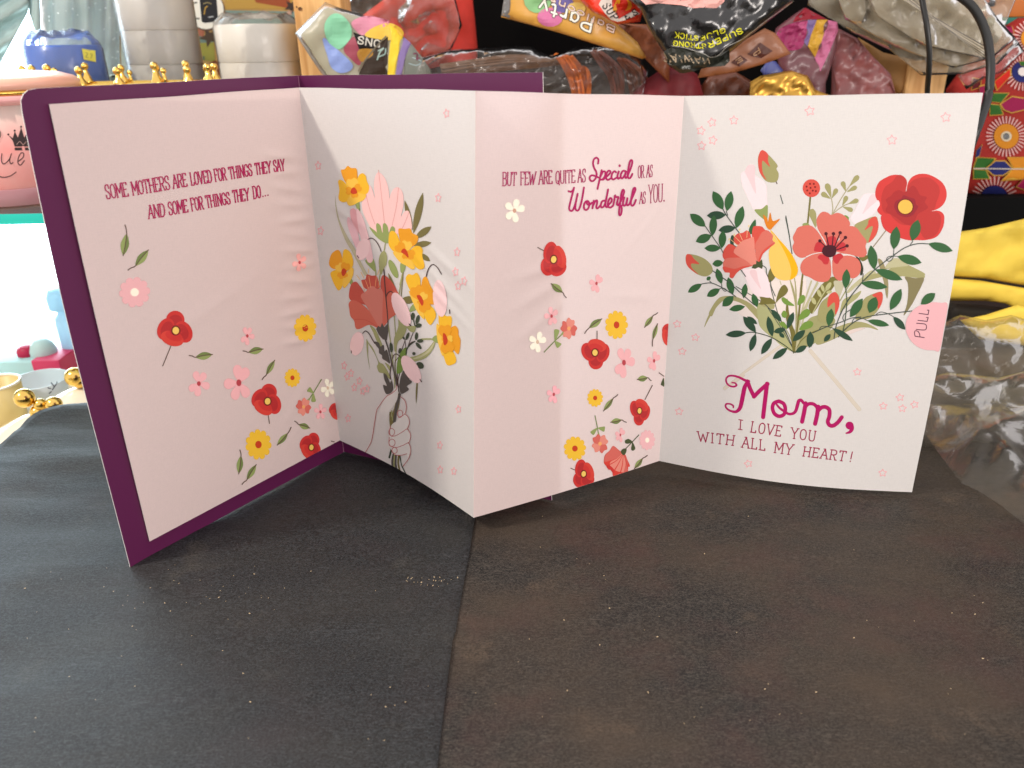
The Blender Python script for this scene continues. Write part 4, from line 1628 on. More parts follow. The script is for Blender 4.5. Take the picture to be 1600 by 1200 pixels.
# small dark sprigs
for c_, rx, ry, ro in (((730, 590), 2.9, 7.5, 0.25), ((745, 685), 5, 3.4, -0.3), ((655, 540), 3.2, 6, 0.1), ((712, 850), 2.6, 6.2, 0.1), ((770, 925), 5, 3.0, -0.05),
                       ((745, 1000), 2.7, 6.6, -0.7), ((572, 850), 2.4, 6.2, 0.35), ((512, 880), 1.6, 2.6, -0.5)):
    p = Print(G2)
    q = ze(*c_)
    p.disc(q[0], q[1], rx, ry, DGRN, ro, n=12)
    p.build('printed_leaf', page2)
p = Print(G2)
p.stroke(ze((690, 690), (668, 600), (640, 510)), 1.6, DGRN)
p.stroke(ze((690, 930), (610, 990), (560, 1060), (550, 1130)), 1.6, DGRN)
p.stroke(ze((530, 910), (540, 980), (550, 1060)), 1.0, DSTEM)
p.fill(ze((555, 700), (620, 690), (700, 700), (690, 770), (660, 790), (610, 770)), SAGE)
p.build('printed_stem', page2)
for c_, rx, ry, ro in (((1015, 725), 6.5, 5.0, 0.6), ((762, 545), 2.4, 4.6, 0.2), ((655, 500), 2.6, 8, -0.1), ((938, 578), 2.6, 2.6, 0)):
    p = Print(G2)
    q = zf(*c_)
    p.disc(q[0], q[1], rx, ry, DGRN, ro, n=12)
    p.build('printed_leaf', page2)
# nodding buds
bud(zd(540, 155), 10.2, 17.5, 0.28, zd((605, 30), (650, 15), (700, 50), (745, 120), (768, 180)), zd((470, 235), (490, 265)))
bud(zd(1020, 905), 11.0, 28.5, -0.42, zd((830, 750), (855, 700), (890, 680), (915, 695)), zd((1120, 1085), (1140, 1110)))
bud(zh(880, 1660), 10.8, 29, -0.10, zh((690, 1060), (720, 1000), (770, 980), (850, 1050), (900, 1130)) if False else zd((1332, 495), (1355, 410), (1408, 345), (1470, 380), (1522, 465)), ze((1228, 440), (1230, 495)))
bud(zf(225, 455), 10.6, 18.8, 0.18, zf((300, 325), (335, 295), (380, 330), (420, 400), (450, 450)), zf((155, 545), (155, 570)))
bud(zf(905, 775), 11.2, 24.5, -0.55, zf((672, 640), (685, 600), (715, 582), (745, 595), (775, 625)), zf((1015, 900), (1035, 930)))
# the drawn hand round the stems
p = Print(G2)
SK = rgb(196, 104, 104, 1.2)
for pts, w, col in (([(470, 130), (455, 260), (410, 400), (400, 500)], 6.5, OLIVE), ([(490, 120), (450, 280), (425, 440)], 4.2, CHAR),
                    ([(380, 330), (378, 420), (385, 500)], 2.6, OLIVE), ([(395, 310), (405, 420)], 1.6, SAGE)):
    p.stroke(zg(*pts), w, col)
for pts, w, col in (([(395, 740), (380, 800), (365, 860)], 2.8, DGRN), ([(415, 820), (400, 900), (405, 985)], 3.2, CHAR), ([(440, 830), (435, 930), (450, 1005)], 3.6, CHAR),
                    ([(475, 840), (470, 930), (490, 1030)], 2.6, OLIVE), ([(490, 840), (510, 950), (568, 1068)], 1.6, DGRN), ([(425, 830), (420, 940), (425, 995)], 1.8, SAGE)):
    p.stroke(zg(*pts), w, col)
p.build('printed_stem', page2)
p = Print(G2)
PAL = M_PAGE_WHITE
p.fill(zg((455, 20), (470, 60), (465, 160), (430, 240), (380, 300), (350, 380), (300, 360), (260, 300), (330, 150), (400, 95)), PAL)
p.fill(zg((540, 345), (590, 390), (605, 450), (575, 525), (615, 590), (605, 670), (590, 690), (620, 760), (600, 850), (560, 835), (440, 830), (405, 790), (375, 730), (365, 660), (375, 590), (385, 520), (400, 470), (470, 420), (490, 385)), PAL)
for s in ([(455, 15), (450, 60), (400, 105), (330, 150), (240, 270), (220, 310), (200, 430), (170, 620), (145, 700), (90, 795)],
          [(500, 145), (550, 190), (568, 260), (560, 330), (545, 350)], [(480, 390), (530, 365), (550, 350), (590, 385), (605, 450), (590, 505), (570, 528)],
          [(395, 612), (450, 600), (520, 560), (575, 525), (605, 555), (620, 610), (605, 670), (585, 688)],
          [(370, 620), (365, 690), (385, 725), (450, 740), (530, 715), (590, 688), (615, 730), (618, 800), (590, 880), (530, 960)],
          [(405, 790), (440, 825), (500, 832), (575, 815)], [(385, 490), (370, 560), (385, 600)]):
    p.stroke(zg(*s), 0.95, SK)
for c_, rx, ry in (((495, 345), 31, 42), ((398, 560), 34, 42), ((402, 685), 36, 42), ((432, 775), 31, 34)):
    a = np.linspace(0, 2 * math.pi, 15)
    p.stroke(zg(*[(c_[0] + rx * math.cos(t), c_[1] + ry * math.sin(t)) for t in a]), 0.9, SK, cap=False)
p.build('printed_hand', page2)
za, zb = Z(460, 120, 3.333), Z(500, 460, 3.333)
for q in ((793, 190), (750, 630), (848, 912), (840, 1015), (885, 1063), (853, 1088), (125, 462), (138, 802)):
    star(G2, page2, za(*q), 5.0, 8.0, M_PAGE_WHITE)
for q in ((127, 370), (163, 410), (143, 427), (208, 450), (180, 484), (226, 502), (248, 490), (147, 645), (722, 597), (625, 785), (627, 912), (698, 920)):
    star(G2, page2, zb(*q), 4.6, 7.2, M_PAGE_WHITE)

# ---------------------------------------------------------------- page four: big bouquet
a4, b4, c4, d4 = Z(1060, 220, 8), Z(1220, 220, 8), Z(1340, 240, 10), Z(1060, 340, 8)
e4, f4, g4, h4 = Z(1220, 340, 8), Z(1340, 340, 10), Z(1080, 440, 8), Z(1240, 440, 8)
LG = rgb(52, 96, 54, 1.25)
LGD = rgb(44, 74, 54, 1.2)
VINE = rgb(66, 78, 70, 1.15)
BUDG = rgb(146, 142, 94, 1.25)
OL2 = rgb(110, 104, 50, 1.2)
OL3 = rgb(150, 146, 100, 1.25)
OL4 = rgb(172, 168, 132, 1.22)
BRT = rgb(118, 150, 64, 1.2)
PALEPK = rgb(236, 218, 220, 1.0)
TUL = rgb(232, 202, 204, 1.0)
CO1, CO2, CO3 = rgb(222, 84, 70, 1.3), rgb(230, 116, 100, 1.3), rgb(232, 136, 120, 1.25)


def one(name, page_, par, fn):
    q = Print(page_)
    fn(q)
    q.build(name, par)


def fills(name, items, par=page4, G=G4):
    q = Print(G)
    for it in items:
        if it[0] == 's':
            q.stroke(it[1], it[2], it[3])
        else:
            q.fill(it[0], it[1])
    q.build(name, par)


# tan paint for the shade of pull-mechanism strips behind the paper
fills('painted_show_through', [(g4((1100, 795), (1130, 815), (640, 1170), (600, 1165)), (0.66, 0.59, 0.49))])
q_ = Z(1020, 440, 3.333)
p = Print(G4)
p.stroke(q_((375, 555), (470, 488)), 6.0, (0.66, 0.59, 0.49), smooth=False)
p.build('painted_show_through', page4)
p = Print(G4)
p.stroke(q_((820, 360), (1075, 665)), 6.4, (0.66, 0.59, 0.49), smooth=False)
p.build('painted_show_through', page4)
# pale pink wash behind the stems
fills('printed_wash', [(d4((560, 1090), (800, 900), (1000, 760), (1300, 780), (1560, 720), (1600, 900), (1560, 1180), (1150, 1200), (900, 1180), (700, 1120)), (0.79, 0.70, 0.64))])
fills('printed_wash', [(g4((470, 300), (560, 260), (760, 380), (820, 470), (640, 430), (560, 370)), (0.77, 0.68, 0.63))])
# olive blades
for pts, col in ((d4((380, 1200), (430, 1100), (500, 1010), (580, 980), (690, 985), (800, 1020), (910, 1080), (990, 1160), (990, 1220), (880, 1130), (760, 1060), (640, 1030), (560, 1040), (470, 1130), (420, 1230)), OL3),
                 (g4((165, 570), (190, 480), (260, 340), (350, 220), (430, 180), (450, 200), (380, 240), (300, 340), (230, 450)), OL3),
                 (g4((520, 180), (640, 220), (760, 290), (830, 360), (840, 470), (760, 390), (640, 270), (530, 230)), OL3),
                 (g4((830, 280), (940, 290), (1060, 420), (1180, 640), (1260, 860), (1100, 760), (960, 660), (860, 560), (830, 430)), rgb(172, 174, 124, 1.22)),
                 (g4((870, 290), (1030, 280), (1030, 340), (960, 330)), OL3),
                 (g4((1000, 640), (1110, 640), (1230, 760), (1280, 880), (1100, 780)), rgb(176, 176, 126, 1.22)),
                 (e4((350, 1100), (420, 960), (520, 830), (640, 740), (720, 780), (620, 900), (520, 1020), (440, 1150), (380, 1200)), OL2),
                 (h4((200, 320), (260, 180), (380, 20), (520, 10), (460, 120), (340, 240), (250, 330)), OL2),
                 (h4((20, 860), (60, 700), (180, 480), (300, 420), (420, 400), (520, 480), (460, 600), (340, 720), (200, 800)), rgb(160, 158, 108, 1.22)),
                 (h4((280, 700), (400, 640), (560, 560), (740, 505), (880, 510), (1000, 560), (1055, 605), (940, 575), (800, 580), (640, 640), (500, 720), (300, 790)), OL3),
                 (h4((640, 640), (760, 590), (900, 580), (800, 620), (660, 670)), (0.73, 0.61, 0.56)),
                 (h4((580, 380), (620, 230), (740, 170), (845, 115), (800, 200), (700, 280), (600, 370)), rgb(168, 166, 116, 1.22)),
                 (e4((830, 920), (900, 840), (1020, 740), (1130, 660), (1190, 700), (1080, 770), (960, 850), (850, 940)), OL4),
                 (e4((1020, 800), (1100, 720), (1280, 680), (1420, 620), (1600, 610), (1600, 700), (1540, 730), (1400, 740), (1250, 745)), OL3),
                 (f4((430, 800), (460, 730), (540, 650), (640, 640), (800, 740), (1030, 860), (1050, 900), (1030, 945), (860, 935), (740, 920), (640, 900), (540, 800)), OL3),
                 (f4((430, 790), (460, 730), (560, 640), (640, 640), (720, 690), (790, 750), (680, 765), (560, 780)), OL4),
                 (f4((740, 925), (900, 945), (1035, 940), (1000, 1060), (930, 1200), (840, 1370), (720, 1530), (770, 1350), (790, 1150), (780, 1020)), rgb(122, 114, 78, 1.22)),
                 (f4((320, 640), (380, 670), (430, 780), (470, 940), (480, 1100), (465, 1260), (440, 1200), (420, 1060), (380, 900), (330, 720)), rgb(140, 130, 92, 1.22)),
                 (e4((660, 800), (720, 790), (790, 830), (740, 980), (700, 1050), (680, 900)), rgb(190, 186, 156, 1.2))):
    fills('printed_leaf', [(pts, col)])
# stems fanning out of the base
p = Print(G4)
for pts, w, col in ((g4((1290, 880), (1190, 640), (1090, 420), (1000, 100), (960, 0)), 1.3, VINE), (g4((1290, 870), (1160, 600), (940, 300), (560, 60)), 1.3, VINE),
                    (g4((1300, 880), (1310, 500), (1300, 260), (1240, 0)), 1.5, OL3), (g4((1300, 860), (1325, 500), (1310, 200), (1300, 0)), 1.5, OL3),
                    (g4((1300, 880), (1345, 420), (1385, 0)), 3.0, OL2), (g4((1310, 860), (1380, 380), (1500, 0)), 2.2, OL4), (g4((1320, 850), (1440, 320), (1580, 20)), 2.4, OL4),
                    (g4((1290, 880), (1240, 700), (1120, 480), (1040, 360)), 1.4, SAGE), (g4((1295, 880), (1160, 640), (960, 330)), 1.0, VINE),
                    (b4((370, 690), (355, 850), (335, 1040)), 2.8, OL2), (a4((1275, 680), (1305, 785)), 1.5, VINE), (a4((1343, 940), (1390, 1200)), 1.6, VINE),
                    (d4((1340, 0), (1380, 200), (1420, 450)), 1.5, VINE), (d4((1270, 790), (1285, 840)), 1.2, OL4), (d4((1395, 780), (1440, 900), (1470, 1060)), 1.4, OL3),
                    (d4((1450, 755), (1470, 900), (1475, 1060)), 1.4, OL3), (e4((275, 700), (250, 900), (230, 1180)), 2.8, OL2), (e4((385, 790), (330, 940), (270, 1150)), 1.8, OL4),
                    (e4((460, 800), (380, 960), (280, 1160)), 2.0, OL4), (e4((900, 770), (820, 900), (740, 1040)), 1.6, SAGE), (e4((1310, 165), (1230, 270), (1155, 365)), 1.7, rgb(140, 128, 108, 1.2))):
    p.stroke(pts, w, col)
p.build('printed_stem', page4)
fills('printed_leaf', [(g4((1200, 210), (1225, 400), (1270, 560), (1300, 640), (1290, 860), (1270, 880), (1240, 640), (1200, 520), (1180, 400)), OL2)])
for pts in (g4((1130, 210), (1160, 195), (1220, 240), (1290, 300), (1190, 290), (1140, 250)), g4((1330, 290), (1350, 200), (1400, 165), (1425, 200), (1400, 260)),
            g4((1340, 480), (1380, 380), (1450, 340), (1490, 380), (1450, 440)), g4((1350, 600), (1400, 520), (1480, 490), (1525, 520), (1500, 570), (1420, 600)),
            g4((1130, 400), (1160, 360), (1200, 400), (1180, 450), (1140, 440)), g4((1100, 530), (1150, 500), (1200, 560), (1190, 590))):
    fills('printed_leaf', [(pts, BRT)])
for pts in (g4((855, 175), (900, 172), (1000, 210), (1060, 270), (980, 280), (850, 285), (870, 240)), g4((1060, 260), (1080, 160), (1120, 70), (1170, 40), (1210, 100), (1180, 160), (1100, 220)),
            d4((1135, 810), (1115, 740), (1145, 640), (1185, 625), (1225, 680), (1200, 760))):
    fills('printed_leaf', [(pts, OL2)])
# pale sprig in front of the coral bloom's foot
for c_, rx, ry, ro in (((480, 945), 3.0, 6.4, -0.4), ((522, 880), 2.6, 6.0, -0.35), ((595, 860), 3.4, 7.4, 0.55), ((605, 930), 4.6, 2.4, -0.25), ((410, 1040), 3.2, 6.2, -0.5)):
    q = e4(*c_)
    one('printed_leaf', G4, page4, lambda P_, q=q, rx=rx, ry=ry, ro=ro: P_.disc(q[0], q[1], rx, ry, rgb(186, 184, 132, 1.2), ro))
fills('printed_stem', [('s', e4((400, 1190), (470, 1060), (540, 940), (590, 880)), 1.8, rgb(186, 184, 132, 1.2))])

# the sprigs above the coral bloom
p = Print(G4)
for s in ([(630, 950), (650, 860), (640, 760), (630, 715)], [(630, 950), (720, 780), (810, 635), (880, 540)], [(640, 930), (700, 870), (780, 815), (850, 785)]):
    p.stroke(b4(*s), 1.4, rgb(160, 152, 116, 1.2))
p.build('printed_stem', page4)
for tip, base, w in (((512, 655), (622, 722), 66), ((575, 540), (630, 712), 72), ((700, 602), (640, 715), 58), ((770, 512), (812, 630), 60), ((968, 440), (860, 565), 66),
                     ((945, 575), (825, 640), 56), ((825, 695), (770, 810), 58), ((965, 740), (845, 788), 60), ((895, 870), (775, 825), 58), ((385, 860), (440, 1095), 88)):
    tip, base = b4(tip, base)
    d = base - tip
    n_ = np.array([-d[1], d[0]]) / np.hypot(*d)
    w = w / 8
    fills('printed_leaf', [([tip - n_ * w * .28, tip + d * .22 - n_ * w * .5, tip + d * .6 - n_ * w * .3, base, tip + d * .6 + n_ * w * .3, tip + d * .22 + n_ * w * .5, tip + n_ * w * .28, tip - d * .03], BUDG)])
fills('printed_leaf', [(b4((275, 1060), (285, 1030), (340, 1030), (360, 1070)), GREEN), (b4((525, 920), (550, 885), (580, 905), (575, 940)), GREEN)])
fills('printed_leaf', [(b4((770, 950), (810, 930), (850, 960), (840, 1000), (800, 1000)), BRT)])
# pale tulips
fills('printed_tulip', [(a4((780, 420), (835, 380), (850, 420), (940, 420), (1090, 540), (1105, 700), (1110, 810), (1000, 860), (940, 860), (870, 720), (800, 560)), PALEPK),
                        (a4((835, 370), (870, 310), (910, 298), (955, 320), (955, 480), (968, 660), (900, 530), (845, 420)), TUL),
                        (a4((950, 865), (1040, 850), (1110, 800), (1118, 900), (1105, 980), (1050, 970)), GREEN)])
fills('printed_tulip', [(b4((870, 970), (930, 860), (1010, 700), (1070, 660), (1180, 665), (1205, 745), (1245, 770), (1200, 870), (1100, 960), (960, 1050)), PALEPK),
                        (b4((1110, 700), (1150, 665), (1195, 690), (1200, 750), (1110, 830), (1020, 915), (1060, 820)), TUL)])
fills('printed_tulip', [(d4((800, 650), (880, 640), (1020, 620), (1080, 680), (1120, 760), (1160, 980), (1050, 990), (950, 960), (880, 850)), PALEPK),
                        (d4((890, 680), (930, 650), (975, 670), (1000, 790), (1030, 890), (950, 790)), TUL)])
# closed poppy buds
fills('printed_bud', [(a4((1045, 115), (1110, 160), (1180, 230), (1240, 310), (1225, 350), (1250, 400), (1252, 450), (1225, 510), (1150, 520), (1080, 490), (1020, 400), (995, 290), (1000, 190)), BUDG),
                      (a4((1045, 115), (1118, 165), (1120, 250), (1142, 325), (1060, 250), (1045, 290), (1055, 400), (1100, 490), (1020, 400), (997, 280), (1005, 180)), CO1),
                      ('s', a4((1222, 515), (1232, 535)), 1.6, STEM)])
fills('printed_bud', [(d4((100, 465), (200, 465), (320, 510), (400, 580), (430, 650), (410, 700), (340, 735), (240, 710), (150, 640), (97, 570)), BUDG),
                      (d4((100, 465), (155, 465), (200, 520), (262, 580), (165, 575), (170, 630), (250, 710), (150, 645), (97, 570)), CO1)])
fills('printed_bud', [(b4((920, 1060), (1040, 990), (1180, 945), (1215, 1000), (1220, 1080), (1190, 1180), (1120, 1260), (1060, 1270), (1000, 1180)), BUDG),
                      (b4((1100, 990), (1180, 945), (1212, 1000), (1220, 1080), (1180, 1190), (1095, 1270), (1150, 1070), (1050, 1115), (1090, 1040)), CO1)])
fills('printed_bud', [(h4((300, 420), (340, 270), (440, 180), (520, 130), (570, 200), (560, 330), (510, 440), (420, 500), (330, 500)), BUDG),
                      (h4((440, 180), (520, 130), (570, 210), (565, 320), (520, 410), (510, 260), (425, 320)), CO1)])
fills('printed_bud', [(h4((770, 460), (830, 300), (900, 200), (1000, 150), (1100, 130), (1112, 230), (1060, 350), (960, 450), (850, 470)), BUDG),
                      (h4((985, 165), (1100, 130), (1110, 240), (1060, 340), (1040, 250), (1020, 200)), CO1)])
fills('printed_bud', [([tuple(b4(382, 592) + np.array([13.6 * math.cos(t), 14 * math.sin(t)])) for t in np.arange(14) * 2 * math.pi / 14], CO1)] +
      [([tuple(b4(*c_) + np.array([1.5 * math.cos(t), 1.6 * math.sin(t)])) for t in np.arange(7) * 2 * math.pi / 7], rgb(140, 30, 28)) for c_ in
       ((365, 538), (412, 538), (322, 572), (372, 588), (428, 578), (330, 620), (400, 622), (438, 628), (362, 656))])
# yellow seed bulb with orange crown
fills('printed_bulb', [(d4((1150, 150), (1220, 260), (1330, 380), (1420, 480), (1485, 600), (1490, 690), (1440, 760), (1320, 785), (1210, 740), (1150, 620), (1130, 430), (1180, 300)), YEL_P),
                       (d4((1160, 160), (1250, 260), (1340, 360), (1430, 480), (1490, 620), (1480, 710), (1400, 775), (1410, 660), (1370, 520), (1280, 340)), rgb(232, 168, 14, 1.25))])
fills('printed_bulb', [(a4((1060, 925), (1110, 970), (1120, 1010), (1148, 895), (1180, 1000), (1270, 975), (1190, 1070), (1150, 1110), (1110, 1090), (1080, 1020)), rgb(232, 130, 28, 1.25))])
# coral carnation
p = Print(G4)
p.fill(a4((965, 985), (905, 1050), (880, 1120), (900, 1170), (960, 1120)), LG)
p.fill(d4((660, 230), (690, 225), (720, 270), (690, 330), (740, 370), (650, 330)), LGD)
p.fill(d4((690, 260), (740, 200), (800, 190), (860, 160), (900, 210), (900, 300), (800, 340), (720, 330)), CO1)
p.fill(d4((930, 130), (960, 105), (1040, 110), (1080, 150), (1130, 180), (1000, 300), (950, 400), (920, 240)), CO1)
p.fill(d4((560, 420), (610, 345), (650, 330), (720, 370), (780, 460), (830, 510), (700, 520), (600, 540), (555, 490)), CO1)
p.fill(d4((560, 560), (600, 510), (700, 500), (820, 510), (930, 590), (900, 610), (800, 640), (730, 690), (680, 755), (640, 740), (640, 690), (580, 680), (560, 620)), CO2)
p.fill(d4((960, 340), (1000, 260), (1050, 180), (1120, 165), (1180, 220), (1175, 280), (1210, 320), (1150, 370), (1060, 450), (1010, 560), (970, 500)), CO2)
p.fill(d4((690, 420), (740, 350), (800, 290), (880, 260), (935, 240), (950, 300), (955, 400), (970, 500), (980, 560), (940, 610), (850, 540), (730, 470)), CO3)
p.fill(d4((560, 610), (700, 640), (800, 610), (920, 600), (800, 640), (730, 690), (680, 755), (640, 740), (640, 690), (580, 680)), CO1)
p.fill(d4((1000, 530), (1060, 410), (1200, 310), (1150, 370), (1060, 450), (1015, 555)), CO1)
for s in ([(760, 190), (800, 280)], [(860, 160), (855, 250)], [(690, 225), (780, 310)], [(655, 275), (745, 350)]):
    p.stroke(d4(*s), 0.8, rgb(246, 190, 140, 1.1))
for c_ in ((635, 270), (700, 215), (765, 150), (880, 105)):
    q = d4(*c_)
    p.disc(q[0], q[1], 1.2, 2.2, rgb(238, 216, 160), 0.3, n=8)
p.fill(d4((915, 630), (935, 585), (970, 580), (975, 535), (1005, 555), (1045, 520), (1055, 600), (1045, 640), (1000, 620), (960, 640)), DKG, smooth=False)
p.build('printed_carnation', page4)
fills('printed_stem', [('s', d4((1055, 600), (1095, 630), (1100, 690), (1120, 740)), 1.3, VINE), ('s', d4((780, 650), (840, 735)), 1.4, VINE),
                       ('s', d4((1150, 780), (1160, 860), (1210, 980)), 1.4, VINE)])
# coral five-petal bloom
p = Print(G4)
BL = rgb(228, 116, 100, 1.3)
p.fill(e4((920, 485), (980, 510), (1030, 620), (1020, 710), (990, 710), (1000, 600)), rgb(52, 54, 36, 1.1))
p.fill(e4((980, 490), (1080, 470), (1090, 510), (1020, 545)), OL2)
petal_sets = [((470, 160), (445, 40), (480, -40), (530, -75), (590, -60), (630, -35), (700, -60), (770, -40), (840, 20), (865, 90), (800, 170), (720, 260), (640, 370), (590, 350), (520, 240)),
              ((640, 390), (720, 270), (820, 130), (880, 105), (950, 130), (1010, 210), (1070, 290), (1060, 360), (1075, 440), (1040, 490), (970, 490), (860, 460), (740, 440)),
              ((570, 350), (500, 230), (410, 120), (330, 95), (220, 120), (180, 180), (150, 250), (165, 310), (145, 370), (175, 450), (240, 500), (320, 490), (420, 450), (520, 430)),
              ((520, 445), (420, 455), (320, 500), (260, 560), (245, 640), (280, 710), (360, 745), (440, 790), (530, 805), (600, 780), (630, 700), (625, 590), (600, 500)),
              ((650, 520), (720, 480), (830, 470), (920, 490), (985, 550), (1000, 640), (970, 720), (900, 760), (830, 740), (740, 790), (670, 740), (645, 660))]
for k, pts in enumerate(petal_sets):
    p.fill(e4(*pts), BL)
for s in ([(515, 240), (575, 345)], [(660, 340), (735, 265)], [(320, 490), (400, 455), (520, 432)], [(630, 500), (636, 620), (636, 735)], [(760, 470), (860, 468), (940, 495)], [(440, 120), (500, 220), (570, 345)]):
    p.stroke(e4(*s), [1.6, 1.0] if len(s) == 2 else [1.8, 1.5, 1.0], M_PAGE_WHITE)
DKP = rgb(206, 56, 62, 1.25)
for pts in (((415, 410), (440, 320), (500, 300), (560, 370), (540, 430), (460, 425)), ((570, 340), (590, 245), (680, 240), (690, 340), (640, 370)), ((690, 350), (740, 310), (800, 320), (805, 410), (700, 410)),
            ((460, 500), (500, 460), (600, 490), (590, 575), (540, 580), (510, 540)), ((650, 490), (740, 445), (780, 490), (740, 530), (710, 575), (670, 560))):
    p.fill(e4(*pts), DKP)
WINE = rgb(78, 22, 36, 1.1)
for s in ([(600, 370), (565, 200)], [(640, 370), (658, 200)], [(665, 380), (742, 188)], [(680, 385), (808, 247)], [(680, 410), (828, 352)], [(560, 360), (488, 290)]):
    p.stroke(e4(*s), 1.7, WINE, smooth=False)
    q = e4(*s[1])
    p.disc(q[0], q[1], 2.7, 2.7, WINE, n=10)
p.fill(e4((530, 370), (570, 345), (650, 345), (690, 370), (690, 440), (660, 480), (610, 495), (550, 475), (515, 430)), WINE)
p.build('printed_poppy', page4)
# large red poppy
p = Print(G4)
R1, R2, R3 = rgb(216, 62, 58, 1.3), rgb(194, 56, 52, 1.28), rgb(180, 48, 48, 1.25)
p.fill(c4((275, 640), (290, 530), (340, 440), (430, 380), (540, 335), (660, 335), (740, 380), (772, 450), (755, 560), (735, 700), (600, 900), (400, 960), (340, 940), (305, 880), (345, 800), (330, 735), (300, 720)), R1)
p.fill(c4((770, 540), (800, 430), (860, 360), (960, 318), (1080, 320), (1200, 365), (1330, 460), (1390, 600), (1370, 740), (1290, 840), (1160, 895), (1000, 910), (850, 860), (760, 740)), R1)
p.fill(c4((365, 980), (420, 940), (560, 940), (700, 900), (940, 900), (1100, 905), (1240, 890), (1320, 920), (1355, 1000), (1330, 1160), (1230, 1300), (1060, 1350), (900, 1350), (780, 1350), (620, 1300), (440, 1200), (380, 1100)), R1)
p.fill(c4((380, 640), (430, 520), (540, 440), (620, 340), (700, 345), (765, 420), (750, 560), (740, 720), (600, 900), (480, 940), (400, 900), (370, 760)), R2)
p.fill(c4((780, 540), (840, 440), (960, 380), (1120, 380), (1250, 480), (1280, 600), (1230, 760), (1180, 880), (1000, 900), (850, 840), (760, 740)), R2)
p.fill(c4((520, 950), (640, 900), (900, 900), (1180, 900), (1290, 960), (1300, 1080), (1230, 1260), (1060, 1330), (960, 1200), (840, 1130), (700, 1110), (600, 1050)), R2)
p.fill(c4((440, 720), (520, 660), (570, 600), (650, 570), (740, 600), (860, 500), (930, 560), (980, 650), (1080, 680), (1050, 760), (1100, 840), (1020, 900), (940, 950), (860, 1100), (740, 1100), (600, 1000), (440, 900), (470, 800)), R3)
p.fill(c4((570, 820), (600, 740), (680, 700), (720, 650), (800, 680), (890, 710), (910, 790), (945, 830), (900, 910), (860, 960), (760, 995), (650, 960), (600, 900)), rgb(160, 38, 50, 1.2))
q = c4(745, 830)
p.disc(q[0], q[1], 13.2, 12.8, rgb(124, 40, 30, 1.1), n=16)
p.disc(q[0], q[1], 11.4, 11.1, rgb(234, 182, 78, 1.12), n=16)
p.build('printed_poppy', page4)


def vine_leaf(zz, tip, base, w, col=LG, curve=0.0):
    q = Print(G4)
    t_, b_ = zz(tip, base)
    lens(q, t_, b_, w / zz.s, col, curve / zz.s)
    q.build('printed_leaf', page4)


for s, w in (([(555, 850), (600, 930), (700, 1070), (760, 1150)], 1.5), ([(600, 880), (615, 930)], 1.3), ([(335, 1065), (400, 1160), (520, 1330), (560, 1400)], 1.4)):
    fills('printed_vine', [('s', a4(*s), w, VINE)])
for t_, b_, w, col in (((432, 628), (560, 862), 120, LG), ((660, 628), (605, 880), 105, LG), ((355, 935), (595, 925), 105, LGD), ((145, 912), (340, 1072), 115, LG), ((445, 925), (425, 1190), 95, LG),
                       ((805, 815), (720, 1095), 110, LG), ((500, 1120), (718, 1085), 95, LGD)):
    vine_leaf(a4, t_, b_, w, col)
for t_, b_, w, col in (((218, 300), (415, 220), 110, LG), ((560, 160), (540, 385), 95, LG), ((325, 382), (530, 380), 90, LG), ((425, 580), (560, 560), 85, LG), ((118, 935), (295, 828), 85, LG), ((480, 635), (540, 830), 85, LG),
                       ((355, 985), (520, 890), 90, LG), ((622, 745), (680, 965), 90, LG), ((840, 822), (815, 1010), 75, LG), ((550, 1108), (690, 980), 105, LG), ((635, 1150), (835, 1110), 80, LG), ((930, 948), (985, 1120), 80, LG),
                       ((395, 780), (360, 740), 60, LG)):
    vine_leaf(d4, t_, b_, w, col)
fills('printed_vine', [('s', d4((285, 830), (400, 815), (500, 850), (580, 895), (660, 945), (720, 990)), 1.4, VINE), ('s', d4((390, 790), (420, 820)), 1.2, VINE), ('s', d4((430, 665), (620, 800), (800, 960), (950, 1090)), 1.5, VINE),
                       ('s', d4((510, 890), (560, 880), (600, 900), (590, 920), (560, 905), (545, 870), (540, 830)), 1.0, VINE)])
# lower left vine
fills('printed_vine', [('s', g4((680, 640), (770, 632), (900, 660), (1020, 705), (1160, 790), (1285, 885)), 1.4, rgb(44, 62, 44, 1.1)), ('s', g4((805, 630), (805, 650)), 1.3, LGD), ('s', g4((1320, 830), (1380, 730), (1500, 640), (1600, 600)), 1.2, OL2)])
for t_, b_, w, col in (((430, 665), (690, 640), 85, LGD), ((650, 432), (810, 635), 95, LGD), ((700, 435), (825, 530), 60, LGD), ((737, 872), (805, 650), 80, LGD), ((875, 908), (1010, 705), 85, LGD), ((1018, 968), (1205, 825), 80, LGD),
                       ((960, 430), (1015, 690), 85, LGD), ((1000, 345), (1130, 500), 70, LGD), ((1030, 630), (1180, 590), 70, LGD), ((1280, 380), (1200, 590), 75, LGD), ((1425, 605), (1265, 745), 85, LGD), ((1490, 625), (1495, 820), 85, LGD),
                       ((1445, 800), (1300, 885), 70, LGD), ((1100, 640), (1165, 700), 50, LGD)):
    vine_leaf(g4, t_, b_, w, col)
